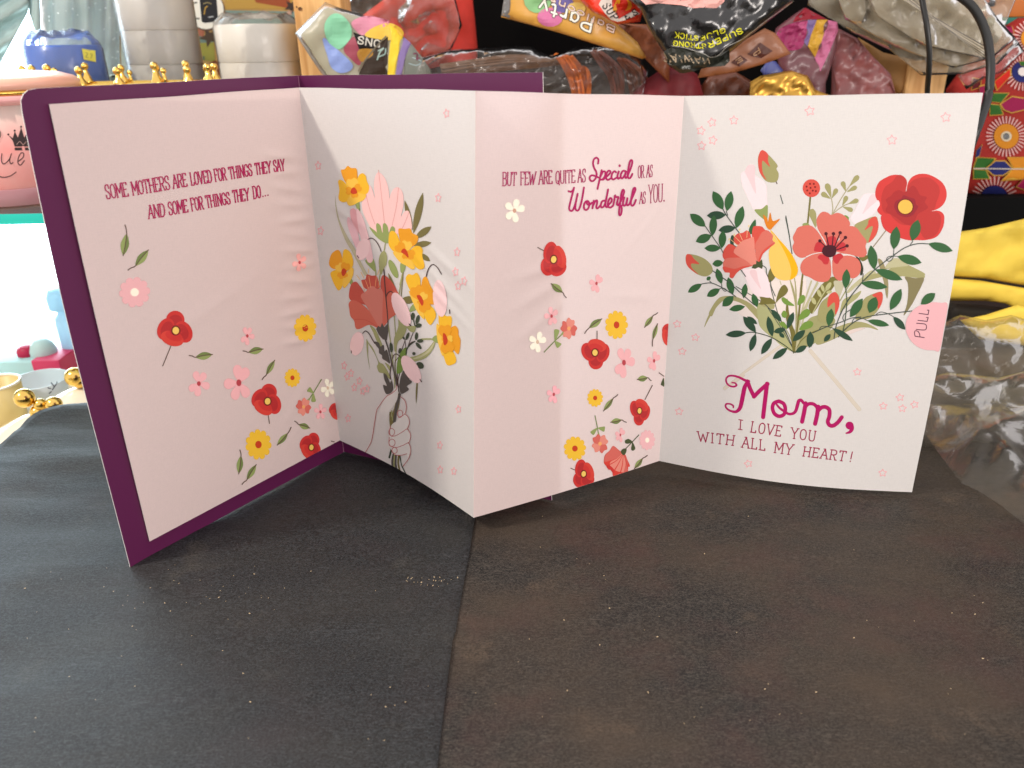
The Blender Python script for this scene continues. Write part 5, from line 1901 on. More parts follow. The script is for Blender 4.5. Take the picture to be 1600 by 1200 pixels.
# right-hand vine and leaves
fills('printed_vine', [('s', f4((0, 1090), (90, 990), (260, 820), (420, 690), (560, 590), (700, 490), (820, 435), (950, 405), (1100, 408)), 1.5, VINE),
                       ('s', f4((565, 500), (560, 580), (545, 640), (500, 680), (450, 660), (480, 610), (560, 600), (630, 605)), 1.1, VINE), ('s', f4((860, 370), (820, 430)), 1.2, VINE),
                       ('s', e4((1020, 800), (1030, 700)), 1.2, VINE), ('s', e4((1010, 810), (900, 950), (800, 1100), (740, 1210)), 1.4, VINE)])
for t_, b_, w in (((610, 135), (562, 500), 155), ((945, 30), (850, 365), 165), ((1485, 520), (1100, 405), 140), ((1000, 705), (620, 605), 150), ((205, 430), (262, 815), 150), ((700, 970), (270, 810), 140), ((470, 1085), (50, 1020), 130)):
    vine_leaf(f4, t_, b_, w)
for t_, b_, w in (((825, 640), (808, 890), 100), ((1500, 890), (1365, 1155), 110), ((1025, 1010), (880, 1200), 90)):
    vine_leaf(e4, t_, b_, w)
fills('printed_vine', [('s', h4((650, 80), (665, 260), (640, 500), (615, 620)), 1.4, rgb(60, 84, 56, 1.15)), ('s', h4((840, 30), (700, 200), (590, 400), (530, 560), (505, 710)), 1.4, VINE),
                       ('s', h4((240, 640), (420, 560), (580, 510), (720, 455), (840, 440)), 1.3, VINE), ('s', h4((560, 690), (660, 580), (780, 490), (930, 435), (1180, 400), (1480, 365)), 1.5, VINE),
                       ('s', h4((320, 600), (350, 560), (420, 560), (490, 580)), 1.1, VINE), ('s', h4((730, 510), (760, 460), (850, 455), (930, 490)), 1.1, VINE), ('s', h4((1030, 410), (1090, 378), (1180, 400), (1250, 440)), 1.1, VINE),
                       ('s', h4((630, 490), (615, 450), (640, 400), (710, 350)), 1.1, VINE)])
for t_, b_, w in (((475, 335), (435, 555), 95), ((860, 210), (705, 445), 115), ((1030, 190), (945, 390), 125), ((1345, 90), (1210, 355), 115), ((1195, 545), (920, 485), 80), ((740, 740), (485, 580), 75), ((1395, 600), (1245, 435), 85),
                  ((210, 620), (195, 830), 80), ((460, 655), (380, 750), 60)):
    vine_leaf(h4, t_, b_, w, LG if t_[1] < 600 else LGD)
# pull tab
z8 = Z(1400, 420, 8.57)
p = Print(G4)
TAB = rgb(230, 176, 180, 1.05)
p.fill(z8((690, 480), (600, 455), (500, 447), (400, 465), (300, 500), (210, 570), (150, 660), (130, 750), (140, 850), (190, 950), (270, 1030), (380, 1080), (500, 1090), (585, 1085), (640, 800)), TAB)
PU = rgb(84, 30, 62, 1.1)
for t, a, b, ta, tb in (('P', (378, 930), (362, 838), (256, 912), (252, 836)), ('U', (404, 832), (410, 728), (270, 820), (290, 730)), ('L', (412, 712), (430, 648), (290, 698), (296, 660)), ('L', (426, 622), (440, 550), (304, 606), (316, 555))):
    p0, p1, h0, h1 = z8(a, b, ta, tb)
    write(p, t, p0, p1, h0 - p0, h0 - p0, 1.35, PU, serif=False)
p.build('pull_tab', page4)
vine_leaf(z8, (525, 325), (330, 475), 120)
# wording
z6 = Z(1120, 570, 6.667)
p = Print(G4)
for pts, w in (([(158, 185), (190, 190), (205, 213), (180, 227), (140, 221), (107, 195), (96, 150), (122, 118), (172, 114), (232, 130), (292, 160), (332, 172)], [2.2, 2.6, 3, 3, 2.8, 2.8, 2.8, 3, 3.2, 3.6, 4.2, 5.0]),
               ([(318, 178), (290, 235), (272, 320), (256, 400), (238, 455), (200, 488), (150, 482), (110, 460), (90, 430), (102, 407), (140, 408), (170, 425), (172, 445)], [5, 6.6, 6.8, 6.6, 6, 4.6, 3.4, 3, 2.8, 2.8, 2.6, 2.6, 2.2]),
               ([(318, 170), (350, 252), (388, 330)], 6.2), ([(386, 332), (455, 262), (530, 198)], 6.2), ([(523, 196), (505, 350), (482, 545)], 6.6),
               ([(645, 378), (595, 400), (580, 450), (602, 510), (652, 536), (700, 515), (714, 460), (696, 405), (645, 378)], 5.8),
               ([(622, 412), (655, 450), (700, 482), (745, 510), (790, 508), (822, 480), (840, 420), (855, 375), (880, 370), (905, 400)], [3.0, 3.6, 4.0, 4.2, 4.4, 5, 5.4, 5.4, 5.0, 4.4]),
               ([(925, 400), (910, 490), (888, 592)], 6.6), ([(915, 445), (955, 408), (1005, 408), (1042, 440), (1050, 480)], 5.4), ([(1056, 435), (1045, 520), (1024, 614)], 6.6),
               ([(1052, 480), (1090, 445), (1135, 440), (1172, 470), (1172, 535), (1156, 590), (1175, 628), (1215, 632), (1262, 598), (1302, 545)], 6.2),
               ([(1372, 632), (1400, 640), (1405, 670), (1385, 700), (1348, 712)], [6.5, 7.5, 6.5, 4.6, 2.4])):
    p.stroke(z6(*pts), w, MAG, sub=6)
q = z6(1383, 632)
p.disc(q[0], q[1], 6.4, 6.2, MAG)
p.build('script_lettering', page4)
WN = rgb(170, 20, 76, 1.2)
for t, a, b, ta, tb in (('I', (218, 669), (268, 677), (226, 570), (274, 578)), ('LOVE', (350, 700), (664, 745), (366, 590), (684, 640)), ('YOU', (772, 763), (1018, 797), (782, 655), (1034, 692)),
                        ('WITH', (-192, 795), (172, 840), (-198, 695), (188, 738)), ('ALL', (262, 858), (502, 893), (276, 750), (506, 786)), ('MY', (598, 914), (780, 937), (612, 806), (800, 832)),
                        ('HEART', (895, 950), (1330, 1003), (912, 853), (1352, 903)), ('!', (1378, 1006), (1400, 1009), (1400, 906), (1424, 910))):
    p = Print(G4)
    p0, p1, h0, h1 = z6(a, b, ta, tb)
    write(p, t, p0, p1, h0 - p0, h1 - p1, 1.7, WN, gap=0.3 if len(t) > 1 else 0.1)
    p.build('lettering', page4)
zs, zt = Z(1040, 140, 3.077), Z(1020, 440, 3.333)
for q in ((223, 157), (170, 197), (328, 147), (227, 243), (173, 270), (693, 102), (1088, 242), (1347, 133)):
    star(G4, page4, zs(*q), 7.4 if q[0] < 400 else 8.6, 8.0 if q[0] < 400 else 8.8, M_PAGE_WHITE)
for q in ((127, 220), (222, 290), (153, 363), (1065, 470), (1287, 603), (1200, 648), (1300, 660), (1363, 640), (137, 676), (497, 948), (1197, 996)):
    star(G4, page4, zt(*q), 7.0, 6.6, M_PAGE_WHITE)


# ================================================================== things behind the card
class Cyl:
    """front of an upright round tin or roll"""
    STEP = 0.004
    LAYER = 0.0002

    def __init__(self, cx, cy, r):
        self.cx, self.cy, self.r, self.used = cx, cy, r, []

    def param(self, px, py):
        return np.stack([np.asarray(px, float) / 1600, np.asarray(py, float) / 1600], -1)

    def surf(self, ab, off):
        d = ray(ab[:, 0] * 1600, ab[:, 1] * 1600)
        R = self.r + np.broadcast_to(off, (len(ab),))
        a = d[:, 0] ** 2 + d[:, 1] ** 2
        b = -2 * (d[:, 0] * self.cx + d[:, 1] * self.cy)
        c = self.cx ** 2 + self.cy ** 2 - R ** 2
        t = (-b - np.sqrt(np.maximum(b * b - 4 * a * c, 0))) / (2 * a)
        return CAMP + d * t[:, None]

    def clip(self, p):
        return p


def zat(px, py, Y):
    return float(at(px, py, Y)[2])


def xat(px, py, Y):
    return float(at(px, py, Y)[0])


# ---- walls, window and shelf
M_WALL = simple('dark_wall', (0.0025, 0.002, 0.002), 0.9, spec=0.1, bump=0.2, bscale=40, vary=0.2)
tag(box('wall', (-0.47, 1.06, -0.2), (1.5, 1.10, 1.1), M_WALL), kind='structure')
win = thing('window', 'bright daylit window pane behind the glass shelf on the left', 'window', (-0.9, 1.05, 0.0))
box('pane', (-1.5, 1.075, -0.15), (-0.52, 1.080, 0.75), emit('daylight', (0.70, 0.88, 1.0), 8.0), win)
box('frame', (-0.52, 1.04, -0.2), (-0.4705, 1.10, 0.9), simple('window_frame', rgb(225, 225, 215), 0.5), win, bevel=0.003)
SHZ = zat(30, 335, 0.58)
shelf = thing('glass_shelf', 'clear glass shelf with a bright teal front edge at far left', 'shelf', (-0.5, 0.58, SHZ))
M_GLASS = plastic_film('shelf_glass', (0.90, 0.97, 0.95), 0.10, 0.03, 0.0, 5.0, (0.7, 0.85, 0.8))
box('pane', (-0.95, 0.5815, SHZ - 0.0072), (-0.245, 0.98, SHZ), M_GLASS, shelf)
box('edge', (-0.95, 0.58, SHZ - 0.0074), (-0.245, 0.5813, SHZ + 0.0002), simple('glass_edge', (0.04, 0.86, 0.74), 0.2, trans=0.45), shelf)
for x in (-0.9, -0.262):
    box('bracket', (x, 0.66, -0.0698), (x + 0.012, 0.94, SHZ - 0.0075), simple('shelf_bracket', rgb(170, 165, 155), 0.4), shelf, bevel=0.001)

# ---- curtain
M_CURT = simple('sheer_curtain', (0.42, 0.47, 0.44), 0.8, bump=0.3, bscale=900, vary=0.15, trans=0.45)


def curtain(name, outline, Y, label, fx, ph, ang=0.0):
    P, T = triangulate(np.array(outline, float), 6)
    q = P[:, 0] * math.cos(ang) + P[:, 1] * math.sin(ang)
    d = 0.010 * np.sin(q * fx + ph) + 0.006 * np.sin(q * fx * 2.3 + 1.0) + 0.004 * np.sin(P[:, 1] * 0.05 + q * 0.04)
    V = list(at(P[:, 0], P[:, 1], Y + d))
    o = mesh_obj(name, V, [tuple(f) for f in T], M_CURT)
    sol = o.modifiers.new('cloth_thickness', 'SOLIDIFY')
    sol.thickness = 0.0008
    return tag(o, label, 'curtain')


curtain('curtain', [(45, 20), (52, 40), (60, 62), (66, 135), (60, 200), (188, 200), (188, -60), (60, -60), (47, -20)], 0.99, 'grey-green sheer curtain hanging right of the bright window gap', 0.17, 0.3)
curtain('curtain', [(-70, -60), (40, -60), (46, 5), (44, 20), (34, 38), (22, 60), (10, 82), (0, 101), (-10, 118), (-70, 130)], 1.0, 'curtain drape swept aside left of the bright window gap', 0.16, 1.2, 1.0)
# drifting dust on the plastic in front of the curtain is left to the film itself
M_HAZY = plastic_film('hazy_sheet', (0.94, 0.96, 0.96), 0.10, 0.15, 0.5, 14.0, (0.75, 0.8, 0.8))
sh = Pillow([(60, -30), (176, -40), (188, 30), (190, 118), (150, 126), (100, 120), (64, 90)], 0.93, 0.02, 60, crumple=0.006, cs=0.02, seed=3)
tag(sh.build('plastic_sheet', M_HAZY, step=10), 'hazy clear plastic sheet hanging before the curtain, flecked with dust', 'plastic sheet')

fl = Print(sh)
rd = random.Random(5)
for k in range(46):
    fl.disc(rd.uniform(66, 184), rd.uniform(0, 95), rd.uniform(0.5, 1.2), rd.uniform(0.5, 1.2), (0.85, 0.9, 0.92), n=6)
fo = fl.build('dust', bpy.data.objects['plastic_sheet'])
fo['kind'] = 'stuff'

# ---- collage on the wall
poster = thing('wall_poster', 'collage wall paper in ochre, teal and brown with a mug badge behind the rolls', 'poster', (-0.36, 1.05, 0.2))
Yp = 1.04
pb = box('backing', (xat(268, 50, Yp), Yp + 0.0005, 0.0), (xat(476, 50, Yp), Yp + 0.018, 0.42), simple('poster_board', rgb(178, 140, 78), 0.7, vary=0.2, bscale=30), poster)
PL = Plane(Yp)
for nm, pts, col in (('colour_patch', [(285, -30), (330, -30), (320, 40), (318, 58), (292, 50)], (176, 104, 78)), ('colour_patch', [(352, 16), (470, 18), (470, 36), (352, 40)], (128, 150, 140)),
                     ('colour_patch', [(352, -30), (470, -30), (470, 14), (352, 14)], (186, 146, 66)), ('colour_patch', [(384, -30), (440, -30), (458, 14), (400, 4)], (176, 86, 44)),
                     ('colour_patch', [(292, 50), (318, 58), (336, 64), (330, 70), (294, 68)], (110, 132, 124)), ('colour_patch', [(294, 68), (334, 66), (336, 96), (296, 92)], (146, 140, 58)),
                     ('colour_patch', [(296, 88), (320, 88), (320, 94), (297, 93)], (90, 104, 86)), ('colour_patch', [(306, 130), (316, 104), (336, 94), (345, 100), (345, 130)], (142, 72, 34)),
                     ('colour_patch', [(450, 34), (470, 20), (470, 50), (455, 50)], (110, 130, 90))):
    p = Print(PL)
    p.fill(pts, rgb(*col), smooth=False)
    p.build(nm, pb)


def star_pts(c, r, rot):
    return [(c[0] + (r if k % 2 == 0 else r * .42) * math.cos(rot + k * math.pi / 5), c[1] + (r if k % 2 == 0 else r * .42) * math.sin(rot + k * math.pi / 5)) for k in range(10)]


for c_, r_, ro, col in (((327, 58), 17, 0.5, (70, 52, 36)), ((355, 25), 7, -0.3, (170, 90, 50)), ((455, 10), 12, 0.2, (58, 44, 36)), ((452, 20), 6, 0.6, (190, 150, 130))):
    p = Print(PL)
    p.fill(star_pts(c_, r_, ro), rgb(*col), smooth=False)
    p.build('printed_star', pb)
p = Print(PL)
p.stroke([(372, 21), (372, 28)], 1.5, rgb(60, 70, 66), smooth=False)
p.stroke([(380, 22), (376, 25), (380, 28)], 1.3, rgb(60, 70, 66))
for x in (386, 392, 398, 404):
    p.stroke([(x, 28), (x + 1, 24), (x + 4, 24), (x + 4, 28)], 1.1, rgb(70, 80, 76))
p.stroke([(409, 21), (409, 28)], 1.2, rgb(60, 70, 66), smooth=False)
p.build('lettering', pb)
p = Print(PL)
p.disc(323, 18, 28.5, 30.5, rgb(96, 72, 54), n=24)
p.disc(322, 16, 27.5, 29.5, rgb(226, 220, 208), n=24)
p.fill([(309, -30), (336, -30), (341, 30), (338, 34), (320, 36), (315, 34)], rgb(28, 26, 30), smooth=False)
p.stroke([(307, 4), (301, 6), (299, 16), (302, 26), (308, 29), (311, 29)], 2.2, rgb(28, 26, 30))
p.stroke([(318, 6), (324, 4), (330, 6)], 1.4, rgb(150, 135, 90))
p.stroke([(319, 22), (321, 12), (324, 10)], 1.6, rgb(190, 150, 60))
p.stroke([(326, 27), (333, 26)], 1.3, rgb(200, 200, 200), smooth=False)
p.build('mug_badge', poster)

# ---- pink tin
TCX, TCY, TR = xat(2, 230, 0.645), 0.660, 0.057
tin = thing('pink_tin', 'round pink tin with crown and lettering on the glass shelf', 'tin', (TCX, TCY, SHZ))
ty = lambda y: zat(2, y, TCY - TR)
M_TIN = new_mat('marbled_pink')[0]
_n, _l = M_TIN.node_tree.nodes, M_TIN.node_tree.links
_p = _n['Principled BSDF']
_tc, _nz, _mx = _n.new('ShaderNodeTexCoord'), _n.new('ShaderNodeTexNoise'), _n.new('ShaderNodeMix')
_sx, _mr, _ad = _n.new('ShaderNodeSeparateXYZ'), _n.new('ShaderNodeMapRange'), _n.new('ShaderNodeMath')
_mx.data_type = 'RGBA'
_nz.inputs['Scale'].default_value = 35
_nz.inputs['Detail'].default_value = 6
_l.new(_tc.outputs['Object'], _nz.inputs['Vector'])
_l.new(_tc.outputs['Object'], _sx.inputs[0])
_mr.inputs[1].default_value, _mr.inputs[2].default_value = ty(235), ty(180)
_l.new(_sx.outputs['Z'], _mr.inputs[0])
_ad.operation = 'MULTIPLY_ADD'
_l.new(_nz.outputs['Fac'], _ad.inputs[0])
_ad.inputs[1].default_value = 0.9
_l.new(_mr.outputs[0], _ad.inputs[2])
_sb = _n.new('ShaderNodeMath')
_sb.operation = 'SUBTRACT'
_l.new(_ad.outputs[0], _sb.inputs[0])
_sb.inputs[1].default_value = 0.5
_sb.use_clamp = True
_l.new(_sb.outputs[0], _mx.inputs[0])
_mx.inputs[6].default_value = (*rgb(232, 150, 142, 1.1), 1)
_mx.inputs[7].default_value = (*rgb(214, 200, 188, 1.1), 1)
_l.new(_mx.outputs[2], _p.inputs['Base Color'])
_p.inputs['Roughness'].default_value = 0.35
lathe('body', (TCX, TCY, 0), [(0.001, ty(322)), (TR * .97, ty(322)), (TR, ty(316)), (TR, ty(166)), (0.001, ty(166))], M_TIN, tin, 56)
lathe('base_band', (TCX, TCY, 0), [(TR + .0006, ty(324)), (TR + .0012, ty(320)), (TR + .0012, ty(300)), (TR + .0004, ty(298))], simple('rose_band', rgb(176, 120, 124), 0.3, coat=0.4), tin, 56)
lathe('rim', (TCX, TCY, 0), [(TR, ty(167)), (TR + .0035, ty(163)), (TR + .0042, ty(158)), (TR + .003, ty(152)), (TR, ty(151))], simple('pink_rim', rgb(232, 164, 160, 1.1), 0.3, coat=0.3), tin, 56)
lathe('gold_trim', (TCX, TCY, 0), [(TR, ty(151.5)), (TR + .0025, ty(150)), (TR + .0025, ty(144.5)), (TR, ty(143.5))], simple('gold_metal', (0.80, 0.52, 0.12), 0.22, 1.0), tin, 56)
lathe('lid', (TCX, TCY, 0), [(TR, ty(144)), (TR + .003, ty(142)), (TR + .003, ty(130)), (TR * .98, ty(124)), (TR * .8, ty(117)), (TR * .4, ty(113)), (0.001, ty(112))],
      simple('peach_lid', rgb(238, 176, 152, 1.1), 0.35, coat=0.3), tin, 56)
CY = Cyl(TCX, TCY, TR)
p = Print(CY)
BK = rgb(46, 32, 36)
for s in ([(3, 240), (2, 250), (5, 256), (10, 254), (15, 248), (18, 240)], [(18, 240), (15, 250), (17, 256), (20, 254)], [(29, 252), (36, 246), (37, 240), (33, 239), (29, 246), (28, 254), (32, 258), (38, 251)],
          [(-14, 272), (-4, 275), (6, 277), (16, 275), (25, 269)], [(-4, 200), (1, 210), (-3, 220)], [(-16, 240), (-20, 252), (-10, 252), (-8, 240), (-10, 266)]):
    p.stroke(s, 1.4, BK)
p.build('lettering', tin)
p = Print(CY)
p.fill([(23, 229), (20, 220), (13, 211), (20, 216), (23, 205), (28, 215), (33, 199), (38, 215), (44, 204), (46, 216), (54, 210), (48, 229)], rgb(74, 58, 58), smooth=False)
p.fill([(23, 230.5), (48, 230.5), (48, 235), (23, 235)], rgb(74, 58, 58), smooth=False)
for c_ in ((13, 210), (23, 204), (33, 198), (44, 203)):
    p.disc(c_[0], c_[1], 1.6, 1.6, BK, n=8)
p.stroke([(26, 226), (31, 221), (36, 226), (41, 221)], 1.0, rgb(214, 170, 160))
p.build('printed_crown', tin)

# ---- rolls of tape
M_FILM_B = plastic_film('shrink_film', (0.96, 0.98, 1.0), 0.12, 0.2, 0.45, 60.0, (0.62, 0.72, 0.85))
M_FILM = plastic_film('clear_film', (0.97, 0.97, 0.96), 0.06, 0.18, 0.45, 55.0)


def roll_stack(name, label, px0, px1, pytop, Y, hgt, n, mat, film, cat='tape roll', film_top=0.006, wob=0.0):
    c = (px0 + px1) / 2
    r = (xat(px1, pytop + 20, Y) - xat(px0, pytop + 20, Y)) / 2
    cx, cy = xat(c, pytop, Y), Y
    top = zat(c, pytop, Y)
    t = thing(name, label, cat, (cx, cy, SHZ))
    hgt = (top - SHZ) / n if hgt is None else hgt
    zz = top
    k = 0
    while zz > SHZ + 0.002:
        zl = max(SHZ + 0.0005, zz - hgt)
        b = 0.0012
        ox = wob * math.sin(k * 2.1)
        lathe('roll', (cx + ox, cy, 0), [(r * .5, zl), (r - b, zl), (r, zl + b), (r, zz - b), (r - b, zz - .0002), (r * .5, zz - .0002), (r * .5, zl)], mat, t, 48)
        zz -= hgt
        k += 1
    # film sleeve with a crumpled top
    seg, V, F = 60, [], []
    levels = [(1.03, SHZ + .001), (1.025, SHZ + (top - SHZ) * .4), (1.03, SHZ + (top - SHZ) * .75), (1.035, top - .004), (0.98, top + .003), (0.75, top + film_top), (0.4, top + film_top * .7), (0.02, top + film_top * .5)]
    for i, (f, zv) in enumerate(levels):
        for s in range(seg):
            a = 2 * math.pi * s / seg
            nn = noise.noise(Vector((math.cos(a) * 3, math.sin(a) * 3, zv * 60 + Y)))
            rr = r * f * (1 + 0.02 * nn * (i > 2))
            V.append((cx + rr * math.cos(a), cy + rr * math.sin(a), zv + (0.0045 * nn if 3 < i < 7 else 0)))
    for i in range(len(levels) - 1):
        for s in range(seg):
            s2 = (s + 1) % seg
            F.append((i * seg + s, i * seg + s2, (i + 1) * seg + s2, (i + 1) * seg + s))
    mesh_obj('film_wrap', V, F, film, t)
    return t, cx, cy, r, top


M_BLUE = simple('blue_tape', (0.02, 0.11, 0.50), 0.35, coat=0.3, vary=0.1, bscale=60)
bt, bx_, by_, br_, btop = roll_stack('blue_tape_roll', 'roll of dark blue tape in crinkled film with a yellow price sticker', 42, 152, 70, 0.82, 0.040, 3, M_BLUE, M_FILM_B, film_top=0.012)
p = Print(Cyl(bx_, by_, br_ * 1.045))
p.fill([(128, 76), (149, 79), (150, 97), (131, 93)], rgb(222, 214, 92, 1.2), smooth=False)
for s in ([(134, 82), (137, 84), (134, 89), (138, 90)], [(141, 84), (144, 85), (142, 91)]):
    p.stroke(s, 0.9, rgb(150, 150, 90))
p.build('price_sticker', bt)
M_CREAMR = simple('cream_tape', rgb(232, 222, 206), 0.45, vary=0.06, bscale=50, trans=0.35)
roll_stack('cream_tape_roll_stack', 'tall sleeve of greyish cream tape rolls behind the gold crown', 183, 295, -6, 0.87, 0.0315, 6, M_CREAMR, M_FILM_B, 'tape rolls', wob=0.0012)
M_WHITER = simple('white_tape', (0.93, 0.89, 0.82), 0.5, vary=0.03, bscale=40, trans=0.2)
roll_stack('white_tape_roll_stack', 'wide creamy white tape rolls in clear crumpled film beside the wooden post', 337, 463, 38, 0.84, 0.034, 4, M_WHITER, M_FILM, 'tape rolls', film_top=0.010)

# ---- gold crown
M_GOLD = simple('polished_gold', (0.83, 0.55, 0.14), 0.16, 1.0)
KX, KY = xat(187, 115, 0.755), 0.755
KRX, KRY = (xat(334, 115, 0.755) - xat(38, 115, 0.755)) / 2, 0.030
crown = thing('gold_tiara', 'shiny gold crown of ball-tipped prongs standing before the tape rolls', 'tiara', (KX, KY, SHZ))
zb_ = zat(187, 128, 0.755)
lathe('band', (KX, KY, 0), [(1.0, SHZ + .0005), (1.01, SHZ + .02), (1.0, zb_ - .01), (1.004, zb_), (0.99, zb_), (0.985, SHZ + .0005), (1.0, SHZ + .0005)], M_GOLD, crown, 64, KRX, KRY)
for k in range(16):
    a = 2 * math.pi * (k + 0.35) / 16
    bxk, byk = KX + KRX * math.cos(a), KY + KRY * math.sin(a)
    zt_ = zat(187, 107 + 4 * math.sin(k * 2.3), 0.755)
    pr_ = lathe('prong', (bxk, byk, 0), [(0.0001, zb_ - .004), (0.0055, zb_ - .004), (0.0046, zb_ + .001), (0.0022, zt_ - .006), (0.0014, zt_ - .0015), (0.0001, zt_ - .001)], M_GOLD, crown, 14)
    ball('ball_tip', (bxk, byk, zt_), 0.0034, M_GOLD, pr_, 14)
    if k % 3 == 1:
        p2 = lathe('prong', (bxk + .006, byk + .003, 0), [(0.0001, zb_ - .004), (0.003, zb_ - .004), (0.0012, zt_ - .006), (0.0001, zt_ - .005)], M_GOLD, crown, 12)
        ball('ball_tip', (bxk + .006, byk + .003, zt_ - .0042), 0.0026, M_GOLD, p2, 12)

# ---- wooden crate: post, back rail, floor
wood, wn, wl, wp = new_mat('pine_wood')
tc_ = wn.new('ShaderNodeTexCoord')
mp_ = wn.new('ShaderNodeMapping')
mp_.inputs['Scale'].default_value = (70, 70, 5)
wl.new(tc_.outputs['Object'], mp_.inputs[0])
nz_ = wn.new('ShaderNodeTexNoise')
nz_.inputs['Scale'].default_value = 2.0
nz_.inputs['Detail'].default_value = 6
nz_.inputs['Distortion'].default_value = 0.8
wl.new(mp_.outputs[0], nz_.inputs['Vector'])
rp_ = wn.new('ShaderNodeValToRGB')
rp_.color_ramp.elements[0].color = (*rgb(196, 142, 78), 1)
rp_.color_ramp.elements[1].color = (*rgb(232, 186, 122), 1)
rp_.color_ramp.elements[0].position, rp_.color_ramp.elements[1].position = 0.3, 0.7
wl.new(nz_.outputs['Fac'], rp_.inputs[0])
wl.new(rp_.outputs[0], wp.inputs['Base Color'])
wp.inputs['Roughness'].default_value = 0.6
rack = thing('wooden_rack', 'pine rack whose square post stands beside the white rolls, holding the packets', 'rack', (0.1, 0.84, -0.009))
Yr = 0.80
box('post', (xat(464, 60, Yr), Yr, -0.0088), (xat(538, 60, Yr), Yr + 0.05, 0.55), wood, rack, bevel=0.0015)
p = Print(Plane(Yr - 0.0002))
p.disc(469, 14, 3.6, 3.2, rgb(96, 62, 36), 0.4)
p.disc(471, 16, 1.6, 1.6, rgb(160, 110, 66))
p.disc(463.5, 11, 1.2, 1.6, rgb(70, 50, 40))
p.build('knot', rack)
box('floor_board', (xat(538, 60, Yr) + .0005, 0.70, 0.085), (xat(1470, 300, 0.7), 1.02, 0.10), wood, rack, bevel=0.001)
box('post', (xat(1418, 120, 0.82), 0.82, -0.0088), (xat(1480, 120, 0.82), 0.862, zat(1440, 96, 0.82)), wood, rack, bevel=0.0015)
FLOORZ = 0.10


# ---- packets on the rack
def coat_mat(name, col, rough=0.4, coat=0.5, bump=0.0):
    return simple(name, col, rough, coat=coat, bump=bump, bscale=80, vary=0.06)


def packet(name, label, cat, outline, Y, mat, thick=0.02, edge=18, crumple=0.003, cs=0.03, seed=0, tx=0.0, ty=0.0, step=7, rough_edges=True, ridged=False):
    S = Pillow(outline, Y, thick, edge, tx, ty, crumple, cs, seed, ridged)
    c = S.c
    z0 = float(S.front(S.poly[:, 0], S.poly[:, 1])[:, 2].min())
    P0 = at(c[0], c[1], Y)
    t = thing(name, label, cat, (P0[0], P0[1], z0))
    body = S.build('body', mat, t, step)
    return S, t, body


# red cloth bag under clear film
packet('red_cloth_bag', 'bright red cloth bundle inside clear plastic beside the wooden post', 'bag',
       [(556, 170), (552, 60), (565, 25), (605, -5), (640, -30), (735, -30), (742, 30), (746, 74), (742, 170)], 0.93, simple('red_cloth', rgb(224, 62, 48), 0.7, bump=0.3, bscale=120, vary=0.15), 0.06, 50, 0.010, 0.02, 4)
fs = Pillow([(538, 8), (565, -25), (705, -30), (722, 40), (706, 76), (680, 96), (640, 120), (560, 120)], 0.885, 0.02, 30, crumple=0.012, cs=0.025, seed=9, ridged=True)
tag(fs.build('plastic_bag', plastic_film('bag_film', (0.96, 0.95, 0.93), 0.10, 0.2, 0.5, 50, (0.7, 0.62, 0.55)), step=6), 'clear crinkled plastic bag over the red cloth bundle', 'plastic bag')

# balloon packet
S, t, body = packet('balloon_packet', 'clear packet of pastel balloons leaning on the wooden post', 'packet',
                    [(461, 52), (508, 3), (530, 12), (575, 26), (606, 33), (628, 55), (640, 66), (676, 112), (690, 150), (530, 150), (500, 112), (480, 82)], 0.775,
                    plastic_film('packet_film', (0.80, 0.80, 0.70), 0.62, 0.3, 0.2, 40, (0.50, 0.49, 0.38)), 0.018, 20, 0.003, 0.03, 2)


def pprint(S, par, name, items, rough=0.4):
    q = Print(S, rough)
    for it in items:
        if it[0] == 's':
            q.stroke(it[1], it[2], it[3], smooth=len(it[1]) > 2)
        elif it[0] == 'd':
            q.disc(*it[1])
        elif it[0] == 'w':
            write(q, *it[1], **it[2])
        else:
            q.fill(it[0], it[1], smooth=False if len(it) > 2 else True)
    return q.build(name, par)


zk = Z(450, 0, 6.667)
pprint(S, body, 'pink_patch', [(zk((660, 240), (780, 170), (900, 175), (1060, 225), (960, 300), (830, 350), (750, 360)), rgb(214, 140, 160, 1.1))])
pprint(S, body, 'yellow_patch', [(zk((800, 360), (900, 280), (1050, 240), (1170, 290), (1200, 370), (1050, 420), (880, 400)), rgb(226, 188, 76, 1.15))])
pprint(S, body, 'magenta_patch', [(zk((580, 520), (660, 400), (700, 400), (760, 600), (740, 680), (660, 620)), rgb(176, 84, 100, 1.1))])
pprint(S, body, 'gold_patch', [(zk((720, 560), (760, 510), (880, 520), (860, 620), (760, 640)), rgb(178, 130, 54, 1.1))])
pprint(S, body, 'balloon_print', [(zk((380, 260), (430, 170), (510, 138), (600, 190), (660, 290), (650, 400), (560, 500), (510, 510), (440, 460), (390, 370)), rgb(140, 208, 168, 1.15))])
pprint(S, body, 'balloon_print', [(zk((362, 420), (390, 400), (440, 460), (520, 520), (610, 600), (675, 680), (640, 740), (540, 760), (450, 700), (410, 580)), rgb(140, 160, 216, 1.15))])
pprint(S, body, 'black_banner', [(zk((680, 335), (820, 385), (980, 415), (1000, 430), (960, 500), (740, 510)), rgb(22, 18, 16), 0),
                                 ('w', ('SNO', *zk((722, 450), (960, 500)), np.array((2, -11.0)), np.array((1, -11.5)), 2.0, rgb(225, 220, 205)), dict(serif=False, gap=0.2))])
